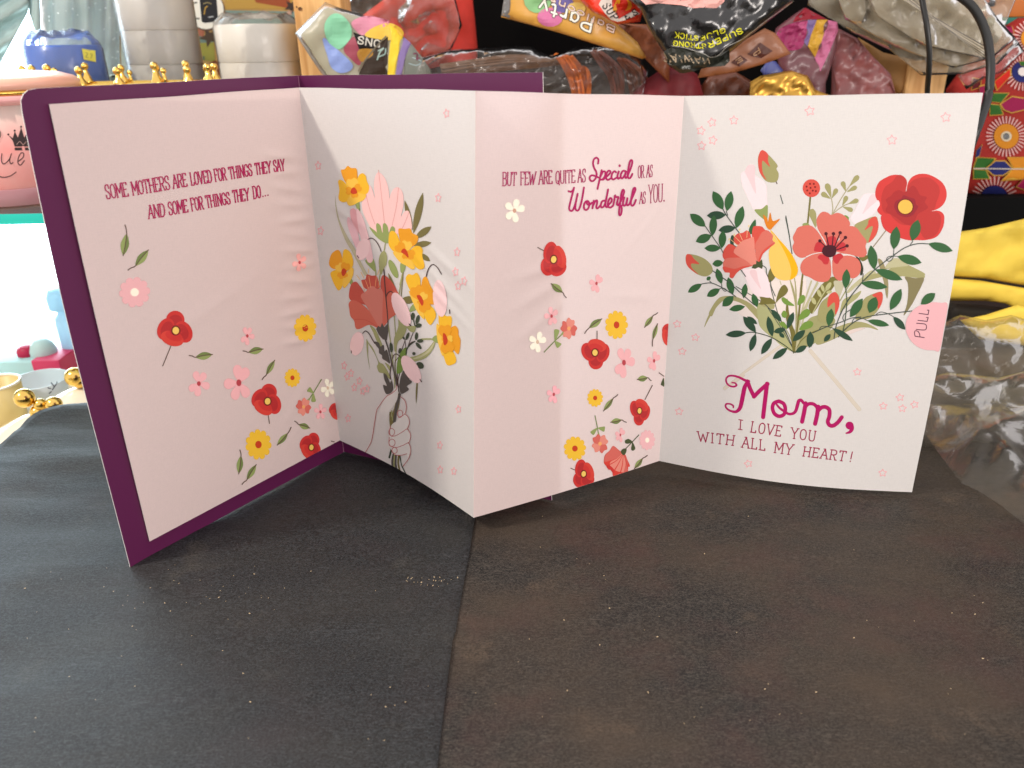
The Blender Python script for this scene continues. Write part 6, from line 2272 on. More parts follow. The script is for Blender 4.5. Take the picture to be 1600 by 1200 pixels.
pprint(S, body, 'brown_pack', [(zk((740, 760), (800, 640), (960, 450), (1040, 380), (1035, 900), (760, 900)), rgb(52, 38, 26), 0), ('s', zk((735, 740), (800, 630), (960, 440), (1020, 380)), 2.2, rgb(120, 110, 90)),
                               ('s', zk((930, 620), (960, 540), (1000, 500)), 2.2, rgb(160, 186, 176)), ('s', zk((940, 530), (1010, 500), (1010, 560), (950, 590)), 2.0, rgb(160, 186, 176))])
pprint(S, body, 'yellow_strip', [(zk((1050, 240), (1120, 290), (1200, 380), (1150, 560), (1100, 900), (1030, 900)), rgb(234, 198, 52, 1.2), 0)])
pprint(S, body, 'purple_strip', [(zk((1205, 385), (1280, 450), (1220, 600), (1170, 900), (1100, 900), (1150, 580)), rgb(130, 110, 160, 1.1), 0)])
pprint(S, body, 'grey_strip', [(zk((1285, 455), (1400, 600), (1490, 740), (1480, 900), (1175, 900), (1225, 600)), rgb(128, 132, 122), 0), ('s', zk((1260, 660), (1340, 680), (1390, 640), (1300, 600)), 1.6, rgb(170, 190, 190)),
                               ('s', zk((1310, 560), (1350, 560), (1340, 620), (1370, 600)), 1.8, rgb(140, 40, 80))])

# yarn bag
M_DARK = simple('dark_fabric', (0.018, 0.014, 0.014), 0.85, bump=0.3, bscale=90, vary=0.3)
packet('dark_cloth_bundle', 'black cloth bundle lying under the yarn skeins', 'cloth', [(640, 240), (640, 116), (700, 100), (790, 96), (900, 100), (1000, 108), (1010, 240)], 0.90, M_DARK, 0.06, 40, 0.012, 0.02, 6)


def skein(name, label, paths, n, rad, spread, mat, Y, seed=0, thick=0.010):
    rnd = random.Random(seed)
    V, F = [], []
    for k in range(n):
        s = (k + 0.5) / n * 2 - 1
        dz = rnd.uniform(-1, 1)
        path = []
        for (x, y, w) in paths:
            x2, y2 = x + s * w + rnd.uniform(-.9, .9), y + rnd.uniform(-1.0, 1.0) + s * w * spread
            path.append(at(x2, y2, Y - thick * math.sqrt(max(0, 1 - s * s)) * (0.7 + 0.3 * dz)))
        tube('', spline(path, False, 5), rad, None, None, 5, bm_out=(V, F))
    o = mesh_obj(name, V, F, mat)
    return tag(o, label, 'yarn')


M_OY = simple('orange_yarn', rgb(206, 108, 36, 1.1), 0.85, bump=0.5, bscale=900, vary=0.35)
M_BY = simple('brown_yarn', rgb(120, 92, 74), 0.85, bump=0.5, bscale=900, vary=0.4)
M_RY = simple('russet_yarn', rgb(134, 78, 66), 0.85, bump=0.5, bscale=900, vary=0.4)
skein('yarn_skein', 'bright orange yarn skein hanging down behind the purple cover', [(880, 86, 15), (893, 102, 16), (903, 122, 16), (908, 150, 14), (908, 175, 13)], 26, 0.0011, 0.12, M_OY, 0.80, 1)
skein('yarn_skein', 'small loop of orange yarn beside the orange skein', [(908, 170, 2), (906, 135, 3), (908, 112, 3), (914, 105, 2), (920, 118, 3), (919, 145, 3), (916, 172, 2)], 5, 0.0010, 0.1, M_OY, 0.795, 2, 0.003)
skein('yarn_skein', 'greyish brown yarn strands lying in the clear bag above the purple cover', [(690, 112, 3), (740, 104, 3), (800, 98, 3), (850, 96, 2), (880, 92, 2)], 20, 0.0012, 3.4, M_BY, 0.83, 3)
skein('yarn_skein', 'russet yarn ball in the dark bag below the gold packet', [(932, 80, 10), (944, 92, 16), (955, 106, 17), (962, 122, 12), (966, 150, 8)], 24, 0.0012, 0.25, M_RY, 0.81, 4, 0.018)
skein('yarn_skein', 'dull orange-brown yarn at the far right of the dark bag', [(972, 92, 8), (984, 104, 14), (994, 118, 16), (1000, 150, 14)], 20, 0.0013, 0.2, simple('rust_yarn', rgb(132, 66, 34), 0.85, vary=0.35, bscale=700), 0.82, 5, 0.018)
yf = Pillow([(640, 118), (658, 90), (700, 78), (760, 74), (830, 72), (848, 82), (862, 88), (900, 74), (960, 72), (1000, 84), (1012, 110), (1005, 170), (640, 170)], 0.775, 0.03, 24, crumple=0.006, cs=0.035, seed=12, ridged=True)
tag(yf.build('plastic_bag', plastic_film('yarn_bag_film', (0.92, 0.90, 0.88), 0.05, 0.15, 0.4, 55, (0.42, 0.38, 0.34)), step=6), 'crumpled clear plastic bag holding the yarn skeins', 'plastic bag')

# gold balloon packet, upside down
M_GOLDP = simple('gold_paper', rgb(214, 160, 72, 1.05), 0.42, coat=0.15, bump=0.25, bscale=25, vary=0.08)
S, t, body = packet('gold_balloon_packet', 'golden packet of party balloons lying upside down above the yarn', 'packet',
                    [(783, 27), (792, -30), (905, -30), (930, 12), (962, 36), (996, 66), (1010, 90), (1003, 92), (940, 72), (870, 50), (800, 31)], 0.735, M_GOLDP, 0.012, 14, 0.003, 0.03, 5)
zp = Z(780, 0, 6.667)
pprint(S, body, 'zip_strip', [(zp((22, 165), (70, -160), (150, -160), (110, 190)), rgb(120, 118, 116), 0)] + [('d', (*zp(60, y), 1.0, 1.4, rgb(170, 170, 170))) for y in (30, 75, 120)])
pprint(S, body, 'balloon_print', [('d', (*zp(400, -10), 22, 22, rgb(150, 206, 140, 1.1)))])
pprint(S, body, 'balloon_print', [('d', (*zp(530, 180), 20, 15, rgb(236, 132, 180, 1.1)))])
pprint(S, body, 'balloon_print', [('d', (*zp(660, 40), 17, 14, rgb(110, 100, 160, 1.1)))])
pprint(S, body, 'balloon_print', [('d', (*zp(800, 90), 15, 10, rgb(240, 206, 110, 1.1)))])
KBK = rgb(34, 26, 22)
pprint(S, body, 'lettering', [('w', ('Party', zp(985, 205), zp(425, -10), np.array((-4.0, 20.0)), np.array((-3.0, 18.0)), 3.2, rgb(246, 238, 222, 1.1)), dict(serif=False, gap=0.2, under=(5.4, KBK)))])
pprint(S, body, 'lettering', [('w', ('Balloons'.replace('B', 'B'), zp(1215, 285), zp(540, -40), np.array((-2.5, 9.0)), np.array((-2.0, 9.0)), 2.0, rgb(246, 214, 196, 1.1)), dict(serif=False, gap=0.22, under=(3.2, rgb(120, 72, 50))))])

# brown wrapper, snack bag
packet('brown_wrapper', 'shiny brown plastic wrapper between the gold packet and black bag', 'wrapper', [(930, 30), (965, 36), (1012, 38), (1030, 62), (1046, 92), (1046, 130), (1012, 96), (985, 66)], 0.765,
       coat_mat('brown_wrap', rgb(140, 78, 46), 0.45, 0.2), 0.008, 6, 0.005, 0.09, 7, ridged=True)
S, t, body = packet('snack_bag', 'red and orange snack bag with a white badge above the gold packet', 'bag',
                    [(900, -6), (902, -30), (1010, -30), (1004, 20), (1000, 34), (964, 38), (950, 30), (925, 18)], 0.715, coat_mat('red_foil', rgb(226, 52, 24, 1.1), 0.3, 0.5), 0.010, 8, 0.003, 0.04, 8)
zs_ = Z(900, 0, 11.43)
pprint(S, body, 'white_badge', [(zs_((405, 80), (440, 10), (520, -80), (640, -80), (640, 100), (760, 330), (1040, 170), (1140, 250), (980, 320), (880, 360), (740, 390), (620, 350), (520, 240)), rgb(212, 196, 184, 1.1), 0)])
pprint(S, body, 'flame_print', [(zs_((640, -80), (760, 340), (1040, 180), (1000, 60), (960, -80)), rgb(226, 44, 18, 1.1), 0), (zs_((740, -20), (660, 160), (700, 225), (740, 150), (790, 20)), rgb(228, 150, 16, 1.1)),
                                (zs_((890, -40), (930, 60), (900, 160), (830, 240), (920, 190), (1000, 140), (960, -20)), rgb(232, 140, 30, 1.1))])
pprint(S, body, 'lettering', [('w', ('SUP', zs_(465, 110), zs_(660, 360), np.array((11.0, -7.0)), np.array((9.5, -5.0)), 2.0, KBK), dict(serif=False, gap=0.35)),
                              ('w', ('ES', zs_(890, 350), zs_(1110, 250), np.array((-3.0, -8.0)), np.array((-5, -8.5)), 1.6, KBK), dict(serif=False, gap=0.7))], 0.4)

# black glue-stick bag
S, t, body = packet('black_glue_bag', 'glossy black glue stick bag with yellow upside-down lettering', 'bag',
                    [(982, 0), (1000, -30), (1245, -30), (1238, 4), (1215, 22), (1185, 45), (1150, 75), (1128, 92), (1106, 104), (1070, 114), (1062, 114), (1046, 104), (1039, 90), (1038, 82), (1030, 72), (1014, 46), (1000, 14)],
                    0.690, simple('black_foil', (0.012, 0.012, 0.012), 0.22, coat=0.6, bump=0.9, bscale=110, vary=0.4), 0.022, 14, 0.0035, 0.045, 11, ridged=True)
zu = Z(980, 0, 6.154)
YT = rgb(240, 226, 40, 1.15)
pprint(S, body, 'window_patch', [(zu((120, -10), (160, -200), (1000, -200), (930, 20), (860, 78), (760, 75), (640, 80), (520, 50), (300, 30), (180, 45)), rgb(232, 170, 160, 1.1), 0)], 0.25)
pprint(S, body, 'lettering', [('w', ('SUPER', zu(1095, 268), zu(772, 415), np.array((3.6, 7.4)), np.array((2.5, 7.6)), 1.6, YT), dict(serif=False, gap=0.2)),
                              ('w', ('STRONG', zu(755, 425), zu(445, 392), np.array((0.5, 7.0)), np.array((-0.5, 7.6)), 1.4, YT), dict(serif=False, gap=0.2))])
pprint(S, body, 'lettering', [('w', ('GLUE', zu(935, 268), zu(700, 350), np.array((2.2, 6.4)), np.array((1.4, 7.0)), 1.5, YT), dict(serif=False, gap=0.25)),
                              ('w', ('STICK', zu(682, 350), zu(462, 308), np.array((0, 6.6)), np.array((-1.0, 8.8)), 1.4, YT), dict(serif=False, gap=0.2))])
zt2 = Z(1020, 60, 13.33)
pprint(S, body, 'lower_flap', [(zt2((230, 265), (380, 190), (560, 205), (900, 270), (1080, 340), (1180, 390), (1300, 370), (1600, 230), (1600, 480), (1500, 570), (1100, 610), (850, 690), (620, 730), (560, 715), (420, 620), (300, 530)), rgb(52, 54, 46), 0)])
pprint(S, body, 'lettering', [('w', ('TAIWAN', zt2(170, 300), zt2(1170, 415), np.array((6.0, 13.5)), np.array((2.0, 8.5)), 2.0, rgb(176, 156, 128)), dict(serif=False, gap=0.25)),
                              ('w', ('RAC', zt2(612, 575), zt2(775, 570), np.array((0, 4.5)), np.array((0, 4.5)), 1.1, rgb(150, 150, 145)), dict(serif=False, gap=0.2))])
zz2 = Z(980, 0, 6.154)
q = Print(S, 0.2)
q.stroke(zz2((1600, 10), (1480, 100), (1350, 190), (1220, 290), (1100, 380), (960, 450), (880, 530), (800, 550), (740, 520), (560, 460), (430, 440)), 0.9, rgb(190, 186, 176))
q.build('seal_line', body)

# brown packet with diamonds
S, t, body = packet('brown_paper_packet', 'brown packet printed with diamonds and letters under the black bag', 'packet', [(1090, 122), (1100, 96), (1150, 70), (1195, 44), (1212, 52), (1236, 84), (1200, 98), (1160, 110), (1120, 118)], 0.725,
                    coat_mat('kraft_print', rgb(158, 98, 62), 0.5, 0.15), 0.004, 5, 0.0012, 0.06, 14)
pprint(S, body, 'diamond_print', [(zz2((1160, 520), (1280, 410), (1400, 490), (1290, 560), (1200, 540)), rgb(104, 46, 28), 0), ('w', ('P', zz2(1270, 455), zz2(1200, 500), np.array((3.2, 6.8)), np.array((3.2, 6.8)), 1.5, rgb(206, 160, 120)), dict(serif=False))])
pprint(S, body, 'diamond_print', [(zz2((1000, 600), (1090, 530), (1160, 580), (1080, 640)), rgb(104, 46, 28), 0), ('w', ('E', zz2(1100, 545), zz2(1040, 580), np.array((3.0, 5.0)), np.array((3.0, 5.0)), 1.3, rgb(206, 160, 120)), dict(serif=False))])
# assorted crumpled bits along the card's top edge
packet('dark_red_pouch', 'deep red cloth pouch below the black glue bag', 'pouch', [(985, 240), (988, 146), (1010, 124), (1040, 104), (1062, 98), (1090, 116), (1100, 150), (1100, 240)], 0.79, simple('dark_red_cloth', rgb(112, 12, 24), 0.6, bump=0.3, bscale=150, vary=0.2), 0.05, 30, 0.006, 0.03, 15)
packet('rust_wrapper', 'rust-brown crinkled wrapper beside the dark red pouch', 'wrapper', [(1090, 240), (1094, 136), (1108, 118), (1150, 112), (1180, 130), (1190, 240)], 0.80, coat_mat('rust_wrap', rgb(108, 58, 36), 0.4, 0.25), 0.012, 8, 0.007, 0.09, 16, ridged=True)
packet('gold_foil_bag', 'crumpled gold foil bag just above the last page', 'bag', [(1166, 240), (1172, 128), (1190, 118), (1236, 110), (1262, 118), (1274, 140), (1300, 150), (1300, 240)], 0.745, simple('gold_foil', rgb(206, 158, 70), 0.34, 0.75, vary=0.15, bscale=60), 0.014, 10, 0.008, 0.07, 17, ridged=True)
packet('blue_foil_scrap', 'small shiny blue foil scrap beside the gold foil bag', 'foil', [(1188, 110), (1200, 94), (1212, 96), (1224, 110), (1214, 122), (1196, 122)], 0.765, coat_mat('blue_foil', rgb(70, 78, 140), 0.35, 0.3), 0.003, 4, 0.002, 0.06, 18)
S, t, body = packet('striped_balloon_pack', 'packet striped pink, purple and yellow behind the gold foil bag', 'packet', [(1208, 64), (1212, 44), (1236, 26), (1256, 12), (1285, 26), (1310, 38), (1308, 74), (1300, 100), (1290, 130), (1290, 180), (1230, 180), (1216, 100)], 0.775,
                    coat_mat('dusky_film', rgb(110, 64, 70), 0.4, 0.25), 0.008, 8, 0.004, 0.06, 19)
zw = Z(1200, 0, 6.667)
pprint(S, body, 'red_patch', [(zw((290, 170), (390, 80), (480, 130), (610, 200), (430, 200), (260, 230)), rgb(168, 28, 50), 0)])
pprint(S, body, 'balloon_print', [(zw((90, 360), (140, 290), (260, 240), (400, 215), (410, 280), (380, 440), (330, 510), (220, 525), (120, 470)), rgb(178, 58, 110, 1.1))])
pprint(S, body, 'pink_patch', [(zw((260, 240), (415, 212), (385, 400), (330, 330)), rgb(214, 96, 146, 1.1), 0)])
pprint(S, body, 'purple_stripe', [(zw((415, 210), (510, 205), (450, 360), (410, 480), (375, 440)), rgb(122, 100, 150, 1.1), 0)])
pprint(S, body, 'yellow_stripe', [(zw((510, 205), (625, 205), (560, 430), (490, 600), (415, 480), (450, 360)), rgb(214, 166, 60, 1.1), 0)])
pprint(S, body, 'pink_stripe', [(zw((625, 208), (720, 230), (730, 320), (650, 520), (545, 745), (485, 600), (560, 430)), rgb(214, 120, 160, 1.1), 0)])
packet('mauve_bag', 'dusky mauve and salmon bag inside clear film right of the stripes', 'bag', [(1296, 240), (1300, 100), (1310, 44), (1340, 60), (1366, 90), (1392, 116), (1400, 150), (1400, 240)], 0.80, simple('mauve_print', rgb(140, 80, 80), 0.45, coat=0.2, vary=0.5, bscale=30), 0.010, 8, 0.007, 0.07, 20, ridged=True)
packet('tan_envelope', 'folded tan paper behind the clear plastic bundle', 'paper', [(1340, 58), (1380, 82), (1440, 96), (1450, 142), (1420, 160), (1380, 130)], 0.83, simple('tan_paper', rgb(150, 108, 56), 0.7, vary=0.1, bscale=30), 0.012, 14, 0.003, 0.03, 21)

# clear plastic bundle on the right
M_BUNDLE = plastic_film('bundle_film', (0.90, 0.87, 0.80), 0.33, 0.18, 0.4, 34, (0.52, 0.47, 0.37))
cb = thing('plastic_bundle', 'thick bundle of flattened clear plastic bags at upper right behind the cables', 'plastic bags', tuple(at(1430, 60, 0.76)))
lay = [([(1262, -30), (1600, -30), (1570, 40), (1592, 66), (1560, 100), (1500, 116), (1440, 118), (1390, 78), (1330, 50), (1262, 8)], 0.775, 22),
       ([(1300, -30), (1520, -30), (1560, 30), (1588, 60), (1550, 92), (1490, 106), (1400, 74), (1320, 30)], 0.760, 23),
       ([(1345, -30), (1500, -30), (1545, 60), (1540, 92), (1440, 70), (1370, 25)], 0.748, 24)]
for ol, Yl, sd in lay:
    S = Pillow(ol, Yl, 0.008, 22, crumple=0.007, cs=0.022, seed=sd, ridged=True)
    S.build('bag_layer', M_BUNDLE, cb, 6)
S = Pillow(lay[2][0], 0.742, 0.008, 22, crumple=0.0, seed=1)
for k in range(9):
    q = Print(S, 0.3)
    o_ = k * 3.6
    q.stroke([(1362 + o_ * 2.2, -30 + o_), (1430 + o_ * 1.6, 10 + o_ * 1.1), (1490 + o_, 45 + o_ * 1.05), (1542 + o_ * .3, 74 + o_ * .9)], 0.8 if k % 3 else 1.5, rgb(176, 164, 138) if k % 2 else rgb(58, 50, 40))
    q.build('bag_edge', cb)
packet('mauve_film_end', 'clear film ends drooping over the embroidered cloth', 'plastic film', [(1496, 118), (1550, 96), (1592, 66), (1600, 80), (1570, 112), (1540, 122), (1510, 140)], 0.79, M_FILM, 0.01, 10, 0.006, 0.05, 26, ridged=True)

# cables
M_CABLE = simple('black_cable', (0.014, 0.014, 0.013), 0.38, spec=0.5)
pts = [at(x, y, Y_) for x, y, Y_ in ((1432, -60, 0.67), (1441, 0, 0.66), (1448, 40, 0.655), (1452, 80, 0.655), (1451, 115, 0.66), (1449, 142, 0.67), (1448, 200, 0.68), (1446, 300, 0.70))]
tag(tube('cable', spline(pts, False, 6), 0.0021, M_CABLE, seg=12), 'thin straight black cable hanging over the plastic bundle', 'cable')
pts = [at(x, y, Y_) for x, y, Y_ in ((1450, -40, 0.64), (1494, -10, 0.635), (1522, 14, 0.63), (1540, 50, 0.625), (1547, 90, 0.62), (1547, 125, 0.615), (1543, 155, 0.61), (1533, 185, 0.60), (1522, 215, 0.595), (1500, 270, 0.60), (1470, 340, 0.62))]
tag(tube('cable', spline(pts, False, 6), 0.0031, M_CABLE, seg=14), 'thick curved black cable bowing out past the card corner', 'cable')

# embroidered cloth at far right
M_EMB = simple('red_embroidery', rgb(152, 30, 20, 1.1), 0.8, bump=0.6, bscale=260, vary=0.18)
S, t, body = packet('embroidered_bag', 'red embroidered mirror-work bag with bright flowers at the right edge', 'bag',
                    [(1478, 140), (1500, 110), (1540, 60), (1590, 28), (1760, 20), (1780, 300), (1740, 318), (1600, 312), (1500, 304), (1485, 290)], 0.90, M_EMB, 0.05, 40, 0.002, 0.02, 27)
Pillow.LAYER = 0.0003
zr = Z(1400, 0, 3.53)


def stitched(name, items):
    q = Print(S, 0.75)
    for it in items:
        if it[0] == 's':
            q.stroke(it[1], it[2], it[3], smooth=len(it[1]) > 2)
        elif it[0] == 'd':
            q.disc(*it[1])
        else:
            q.fill(it[0], it[1], smooth=False)
    return q.build(name, body)


GE, NB, OR, MG, GD = rgb(52, 112, 40, 1.1), rgb(34, 40, 110, 1.1), rgb(222, 142, 30, 1.1), rgb(172, 24, 84, 1.1), rgb(206, 160, 60, 1.1)


def sunburst(cx, cy, r0, r1, n, inner, core):
    it = []
    for k in range(n):
        a = 2 * math.pi * k / n
        it.append(('s', [(cx + r0 * math.cos(a), cy + r0 * math.sin(a)), (cx + r1 * math.cos(a), cy + r1 * math.sin(a))], 1.9, rgb(222, 176, 170, 1.1)))
    it += [('d', (cx, cy, r0 * .93, r0 * .93, inner, 0.0, 24)), ('d', (cx, cy, r0 * .40, r0 * .38, core, 0.0, 16))]
    stitched('embroidered_flower', it)


sunburst(1572.5, 213, 21, 31, 32, OR, rgb(220, 206, 176))
sunburst(1554, 312, 24, 36, 32, NB, rgb(130, 120, 120))
sunburst(1598, 112, 18, 29, 28, NB, rgb(230, 220, 215))
sunburst(1612, 60, 18, 29, 28, OR, rgb(220, 206, 176))
for pts, col in ((zr((540, 515), (620, 515), (580, 565), (520, 560)), GE), (zr((520, 575), (570, 580), (590, 630), (520, 635)), GE), (zr((580, 575), (640, 535), (710, 545), (720, 600), (640, 620), (600, 605)), MG),
                 (zr((450, 870), (545, 875), (510, 925), (430, 925)), GE), (zr((430, 935), (495, 940), (515, 985), (430, 985)), GE), (zr((500, 930), (550, 890), (600, 890), (640, 930), (590, 965), (540, 965)), NB),
                 (zr((620, 870), (720, 870), (720, 920), (650, 925)), OR), (zr((650, 930), (720, 930), (720, 985), (590, 995)), OR), (zr((445, 830), (475, 800), (460, 860), (440, 870)), NB),
                 (zr((665, 1030), (720, 970), (720, 1050)), MG), (zr((425, 430), (470, 440), (465, 480), (418, 495)), rgb(110, 14, 30)), (zr((545, 450), (630, 380), (630, 420), (560, 495)), rgb(230, 40, 24, 1.1)),
                 (zr((590, 140), (640, 145), (650, 185), (610, 170)), MG), (zr((680, 340), (720, 340), (720, 365), (690, 360)), GE), (zr((460, 480), (495, 470), (480, 560), (465, 600)), MG)):
    c_ = np.mean(pts, axis=0)
    big = [tuple(c_ + (np.array(q_) - c_) * 1.14) for q_ in pts]
    stitched('embroidered_leaf', [(big, GD), (pts, col)])
stitched('embroidered_line', [('s', zr((430, 930), (500, 930), (640, 932), (720, 932)), 1.6, rgb(200, 190, 180))])
stitched('mirror', [('d', (1572.5, 213, 5.2, 5.2, simple('mirror_disc', (0.8, 0.8, 0.78), 0.1, 1.0)))])
Pillow.LAYER = 0.00006
# boxes above and below it
Yb = 0.97
ob = thing('orange_box', 'orange box with a teal stripe at the top right corner', 'box', tuple(at(1600, 20, Yb)))
box('body', (xat(1541, 10, Yb), Yb, zat(1570, 27, Yb)), (xat(1800, 10, Yb), Yb + 0.06, zat(1570, -120, Yb)), simple('orange_card', rgb(196, 106, 20), 0.5, vary=0.08, bscale=20), ob, bevel=0.001)
box('stripe', (xat(1541, 10, Yb), Yb - 0.001, zat(1570, 38, Yb)), (xat(1800, 10, Yb), Yb + 0.06, zat(1570, 27.5, Yb)), simple('teal_card', rgb(24, 128, 110), 0.5), ob)
ts = thing('red_tassel', 'small red tassel hanging beside the orange box', 'tassel', tuple(at(1537, 10, 0.93)))
ball('bead', at(1538, 2, 0.93), 0.0065, simple('red_bead', rgb(200, 22, 16), 0.6, bump=0.4, bscale=500), ts, 14, (1, 1, 1.2))
lathe('fringe', at(1538, 18, 0.93), [(0.0005, 0.008), (0.0045, 0.006), (0.0055, -0.004), (0.0045, -0.009), (0.0003, -0.010)], simple('red_thread', rgb(214, 40, 24), 0.8, bump=0.6, bscale=700), ts, 16)
bs = thing('dark_gap_box', 'near-black box standing in for the shaded gap below the embroidered bag', 'gap filler', (0.55, 0.8, -0.009))  # near-black box put in for the deep shade below the bag
MBK = simple('gap_black', (0.0025, 0.0025, 0.0025), 0.8, spec=0.12)
x0_, x1_ = xat(1440, 330, 0.86), xat(1800, 330, 0.86)
zc0, zc1 = -0.0088, zat(1560, 309, 0.86)
box('side', (x0_, 0.86, zc0), (x1_, 0.865, zc1), MBK, bs)
box('lid', (x0_, 0.8655, zc1 - 0.006), (x1_, 1.02, zc1 - 0.0005), MBK, bs)
box('side', (x0_, 0.8655, zc0), (x0_ + 0.005, 1.02, zc1 - 0.0065), MBK, bs)

# yellow cloth folded in layers
M_YC = simple('yellow_cloth', (0.86, 0.63, 0.075), 0.75, bump=0.35, bscale=60, vary=0.06, trans=0.1)
yc = thing('yellow_cloth', 'folded bright yellow cloth lying right of the card', 'cloth', tuple(at(1560, 480, 0.62)))
for nm, ol, Yl, th, cr_, sd in (('upper_fold', [(1478, 372), (1500, 362), (1540, 356), (1600, 342), (1720, 330), (1760, 420), (1740, 470), (1600, 446), (1540, 436), (1470, 432)], 0.640, 0.022, 0.006, 31),
                                ('lower_fold', [(1470, 434), (1530, 438), (1600, 450), (1740, 476), (1740, 520), (1640, 500), (1600, 488), (1570, 474), (1540, 470), (1470, 470)], 0.632, 0.008, 0.004, 32),
                                ('tail', [(1500, 500), (1540, 492), (1590, 476), (1660, 500), (1680, 530), (1600, 540), (1530, 530)], 0.600, 0.012, 0.003, 33),
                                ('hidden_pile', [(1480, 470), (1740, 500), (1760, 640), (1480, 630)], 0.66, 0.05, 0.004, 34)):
    S = Pillow(ol, Yl, th, 12, crumple=cr_, cs=0.018, seed=sd, ridged=(nm == 'upper_fold'))
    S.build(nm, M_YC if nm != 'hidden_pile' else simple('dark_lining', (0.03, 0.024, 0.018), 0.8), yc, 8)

# big clear plastic bag lying on the black paper at right
M_BIG = plastic_film('big_bag_film', (0.95, 0.94, 0.91), 0.06, 0.2, 0.35, 40, (0.55, 0.51, 0.44), gloss=0.38)
bb = thing('clear_plastic_bag', 'large rumpled clear plastic bag on the black paper right of the card', 'plastic bag', tuple(at_z(1540, 760)))
for k, (ol, Y0, ty_, cr_, sd) in enumerate((([(1440, 520), (1470, 505), (1500, 492), (1540, 500), (1580, 492), (1640, 510), (1700, 560), (1700, 640), (1600, 636), (1540, 628), (1470, 618), (1440, 600)], 0.500, -0.30, 0.008, 41),
                                            ([(1430, 590), (1480, 580), (1560, 590), (1640, 570), (1700, 600), (1700, 720), (1600, 700), (1520, 690), (1440, 700)], 0.448, -0.33, 0.006, 42))):
    S = Pillow(ol, Y0, 0.03, 30, 0.0, ty_, cr_, 0.022, sd, True)
    S.build('film_fold', M_BIG, bb, 7)
ol = np.array([(1415, 660), (1445, 690), (1470, 726), (1500, 766), (1524, 776), (1560, 800), (1600, 832), (1660, 880), (1720, 860), (1720, 640), (1600, 640), (1500, 640), (1430, 640)], float)
P, T = triangulate(ol, 8)
G_ = at_z(P[:, 0], P[:, 1], 0.0)
ed = edge_dist(ol, P[:, 0], P[:, 1])
hh = np.array([0.0045 + min(1, e_ / 40) * (0.012 * (0.7 - 1.6 * abs(noise.noise(Vector((a * 28, b * 28, 3.1))))) + 0.010) for (a, b, c_), e_ in zip(G_, ed)])
mesh_obj('film_apron', [(g[0], g[1], max(0.0025, h)) for g, h in zip(G_, hh)], [tuple(f) for f in T], M_BIG, bb)

# ---- porcelain, cup and bowls in front of the window
M_PORC = simple('porcelain', rgb(240, 228, 205), 0.15, coat=0.6)
TZ = -0.0698


def lid_with_knob(label, px, py, Y, r, knobs, prof_h):
    P0 = at(px, py, Y)
    t = thing('porcelain_lid', label, 'lid', (P0[0], P0[1], TZ), 'porcelain lids')
    cx, cy = P0[0], P0[1]
    zt_ = P0[2]
    lathe('jar', (cx, cy, 0), [(0.001, TZ), (r * .9, TZ), (r, zt_ - prof_h * 1.0), (r * .96, zt_ - prof_h * .98)], M_PORC, t, 40)
    lathe('dome', (cx, cy, 0), [(r * 1.04, zt_ - prof_h), (r * 1.06, zt_ - prof_h * .92), (r * .9, zt_ - prof_h * .6), (r * .5, zt_ - prof_h * .25), (r * .22, zt_ - prof_h * .05), (0.001, zt_)], M_PORC, t, 40)
    for kx, ky, kr in knobs:
        c = at(kx, ky, Y)
        ball('knob', c, kr, M_GOLD, t, 22)
    return t


lid_with_knob('cream porcelain jar with a gold bow knob beside the black paper edge', 50, 648, 0.545, 0.034, ((38, 622, 0.0076), (84, 632, 0.0064), (63, 632, 0.0048), (60, 644, 0.0062)), 0.020)
lid_with_knob('porcelain jar with a round gold knob partly behind the purple cover', 122, 606, 0.60, 0.024, ((117, 589, 0.0082), (124, 596, 0.006)), 0.012)
P0 = at(-6, 605, 0.61)
cup = thing('yellow_cup', 'ochre yellow cup with white rim at the left picture edge', 'cup', (P0[0], P0[1], TZ))
zc_ = zat(-6, 598, 0.61)
lathe('wall', (P0[0], P0[1], 0), [(0.001, TZ), (0.016, TZ), (0.0195, zc_ - .001), (0.0185, zc_ - .001), (0.015, TZ + .003), (0.001, TZ + .003)], simple('ochre_glaze', rgb(226, 200, 132), 0.3, coat=0.4), cup, 36)
lathe('rim', (P0[0], P0[1], 0), [(0.0183, zc_ - .001), (0.0199, zc_ - .001), (0.0199, zc_ + .0006), (0.0183, zc_ + .0006), (0.0183, zc_ - .001)], M_PORC, cup, 36)
P0 = at(66, 612, 0.665)
bw = thing('white_bowl', 'white bowl with a small blue leaf mark behind the gold knobs', 'bowl', (P0[0], P0[1], TZ))
zb2 = zat(66, 592, 0.665)
lathe('wall', (P0[0], P0[1], 0), [(0.001, TZ), (0.018, TZ), (0.0255, zb2), (0.0245, zb2), (0.017, TZ + .002), (0.001, TZ + .002)], simple('white_glaze', rgb(205, 212, 218), 0.25, coat=0.5), bw, 40)
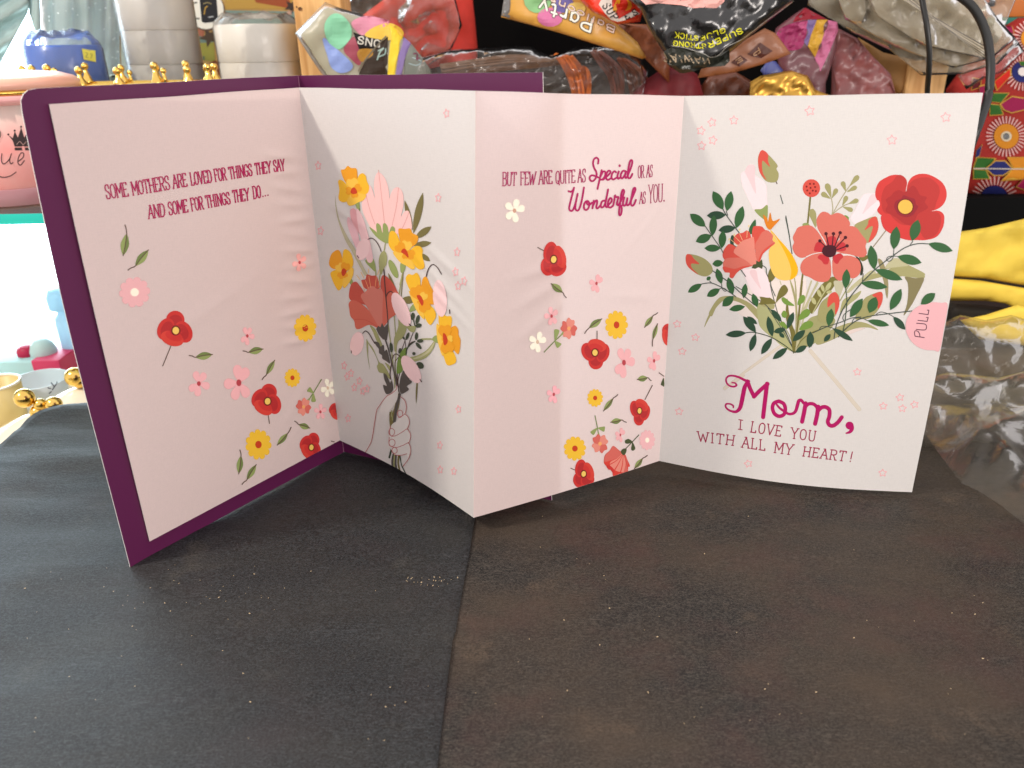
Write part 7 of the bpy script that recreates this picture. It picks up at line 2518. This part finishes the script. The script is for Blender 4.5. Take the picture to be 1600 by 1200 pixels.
p = Print(Cyl(P0[0], P0[1], 0.0250))
for s in ([(82, 609), (86, 603)], [(84, 603), (80, 598)], [(87, 602), (89, 597)], [(79, 607), (75, 606)], [(80, 612), (77, 615)]):
    p.stroke(s, 1.6, rgb(58, 66, 92), smooth=False)
p.build('leaf_mark', bw)
Yt = 0.72
tr = thing('pale_tray', 'pale aqua box with crimson lining standing behind the white bowl', 'box', tuple(at(50, 590, Yt)))
box('body', (xat(-40, 580, Yt), Yt, TZ), (xat(54, 580, Yt), Yt + 0.05, zat(30, 566, Yt)), simple('aqua_plastic', rgb(214, 236, 236), 0.3, trans=0.5), tr, bevel=0.001)
box('lining', (xat(54.6, 580, Yt), Yt - .002, TZ), (xat(98, 580, Yt), Yt + 0.045, zat(80, 562, Yt)), simple('crimson', rgb(206, 44, 92), 0.45), tr, bevel=0.001)
for nm, pts, col in (('red_lid', [(0.009, 0), (0.0095, .004), (0.008, .008), (0.004, .010), (0.0003, .0105)], rgb(200, 24, 76)), ('white_lid', [(0.0125, 0), (0.0125, .005), (0.010, .012), (0.006, .0165), (0.0003, .017)], rgb(200, 222, 222))):
    c = at(46 if nm == 'red_lid' else 72, 563, Yt + 0.02)
    lathe(nm, (c[0], c[1], zat(46, 566, Yt) + .0004), pts, simple(nm, col, 0.4, trans=0.2), tr, 28)
P0 = at(112, 520, 0.76)
bo = thing('blue_bottle', 'pale blue plastic bottle half hidden behind the purple cover', 'bottle', (P0[0], P0[1], TZ))
zz_ = lambda y: zat(112, y, 0.76)
lathe('body', (P0[0], P0[1], 0), [(0.001, TZ), (0.012, TZ), (0.0125, zz_(505)), (0.012, zz_(495)), (0.008, zz_(488)), (0.008, zz_(484))], simple('blue_plastic', rgb(206, 232, 248), 0.25, trans=0.6), bo, 32)
lathe('cap', (P0[0], P0[1], 0), [(0.008, zz_(484)), (0.0145, zz_(480)), (0.015, zz_(462)), (0.012, zz_(452)), (0.001, zz_(450))], simple('blue_cap', rgb(200, 230, 248), 0.3, trans=0.6), bo, 32)
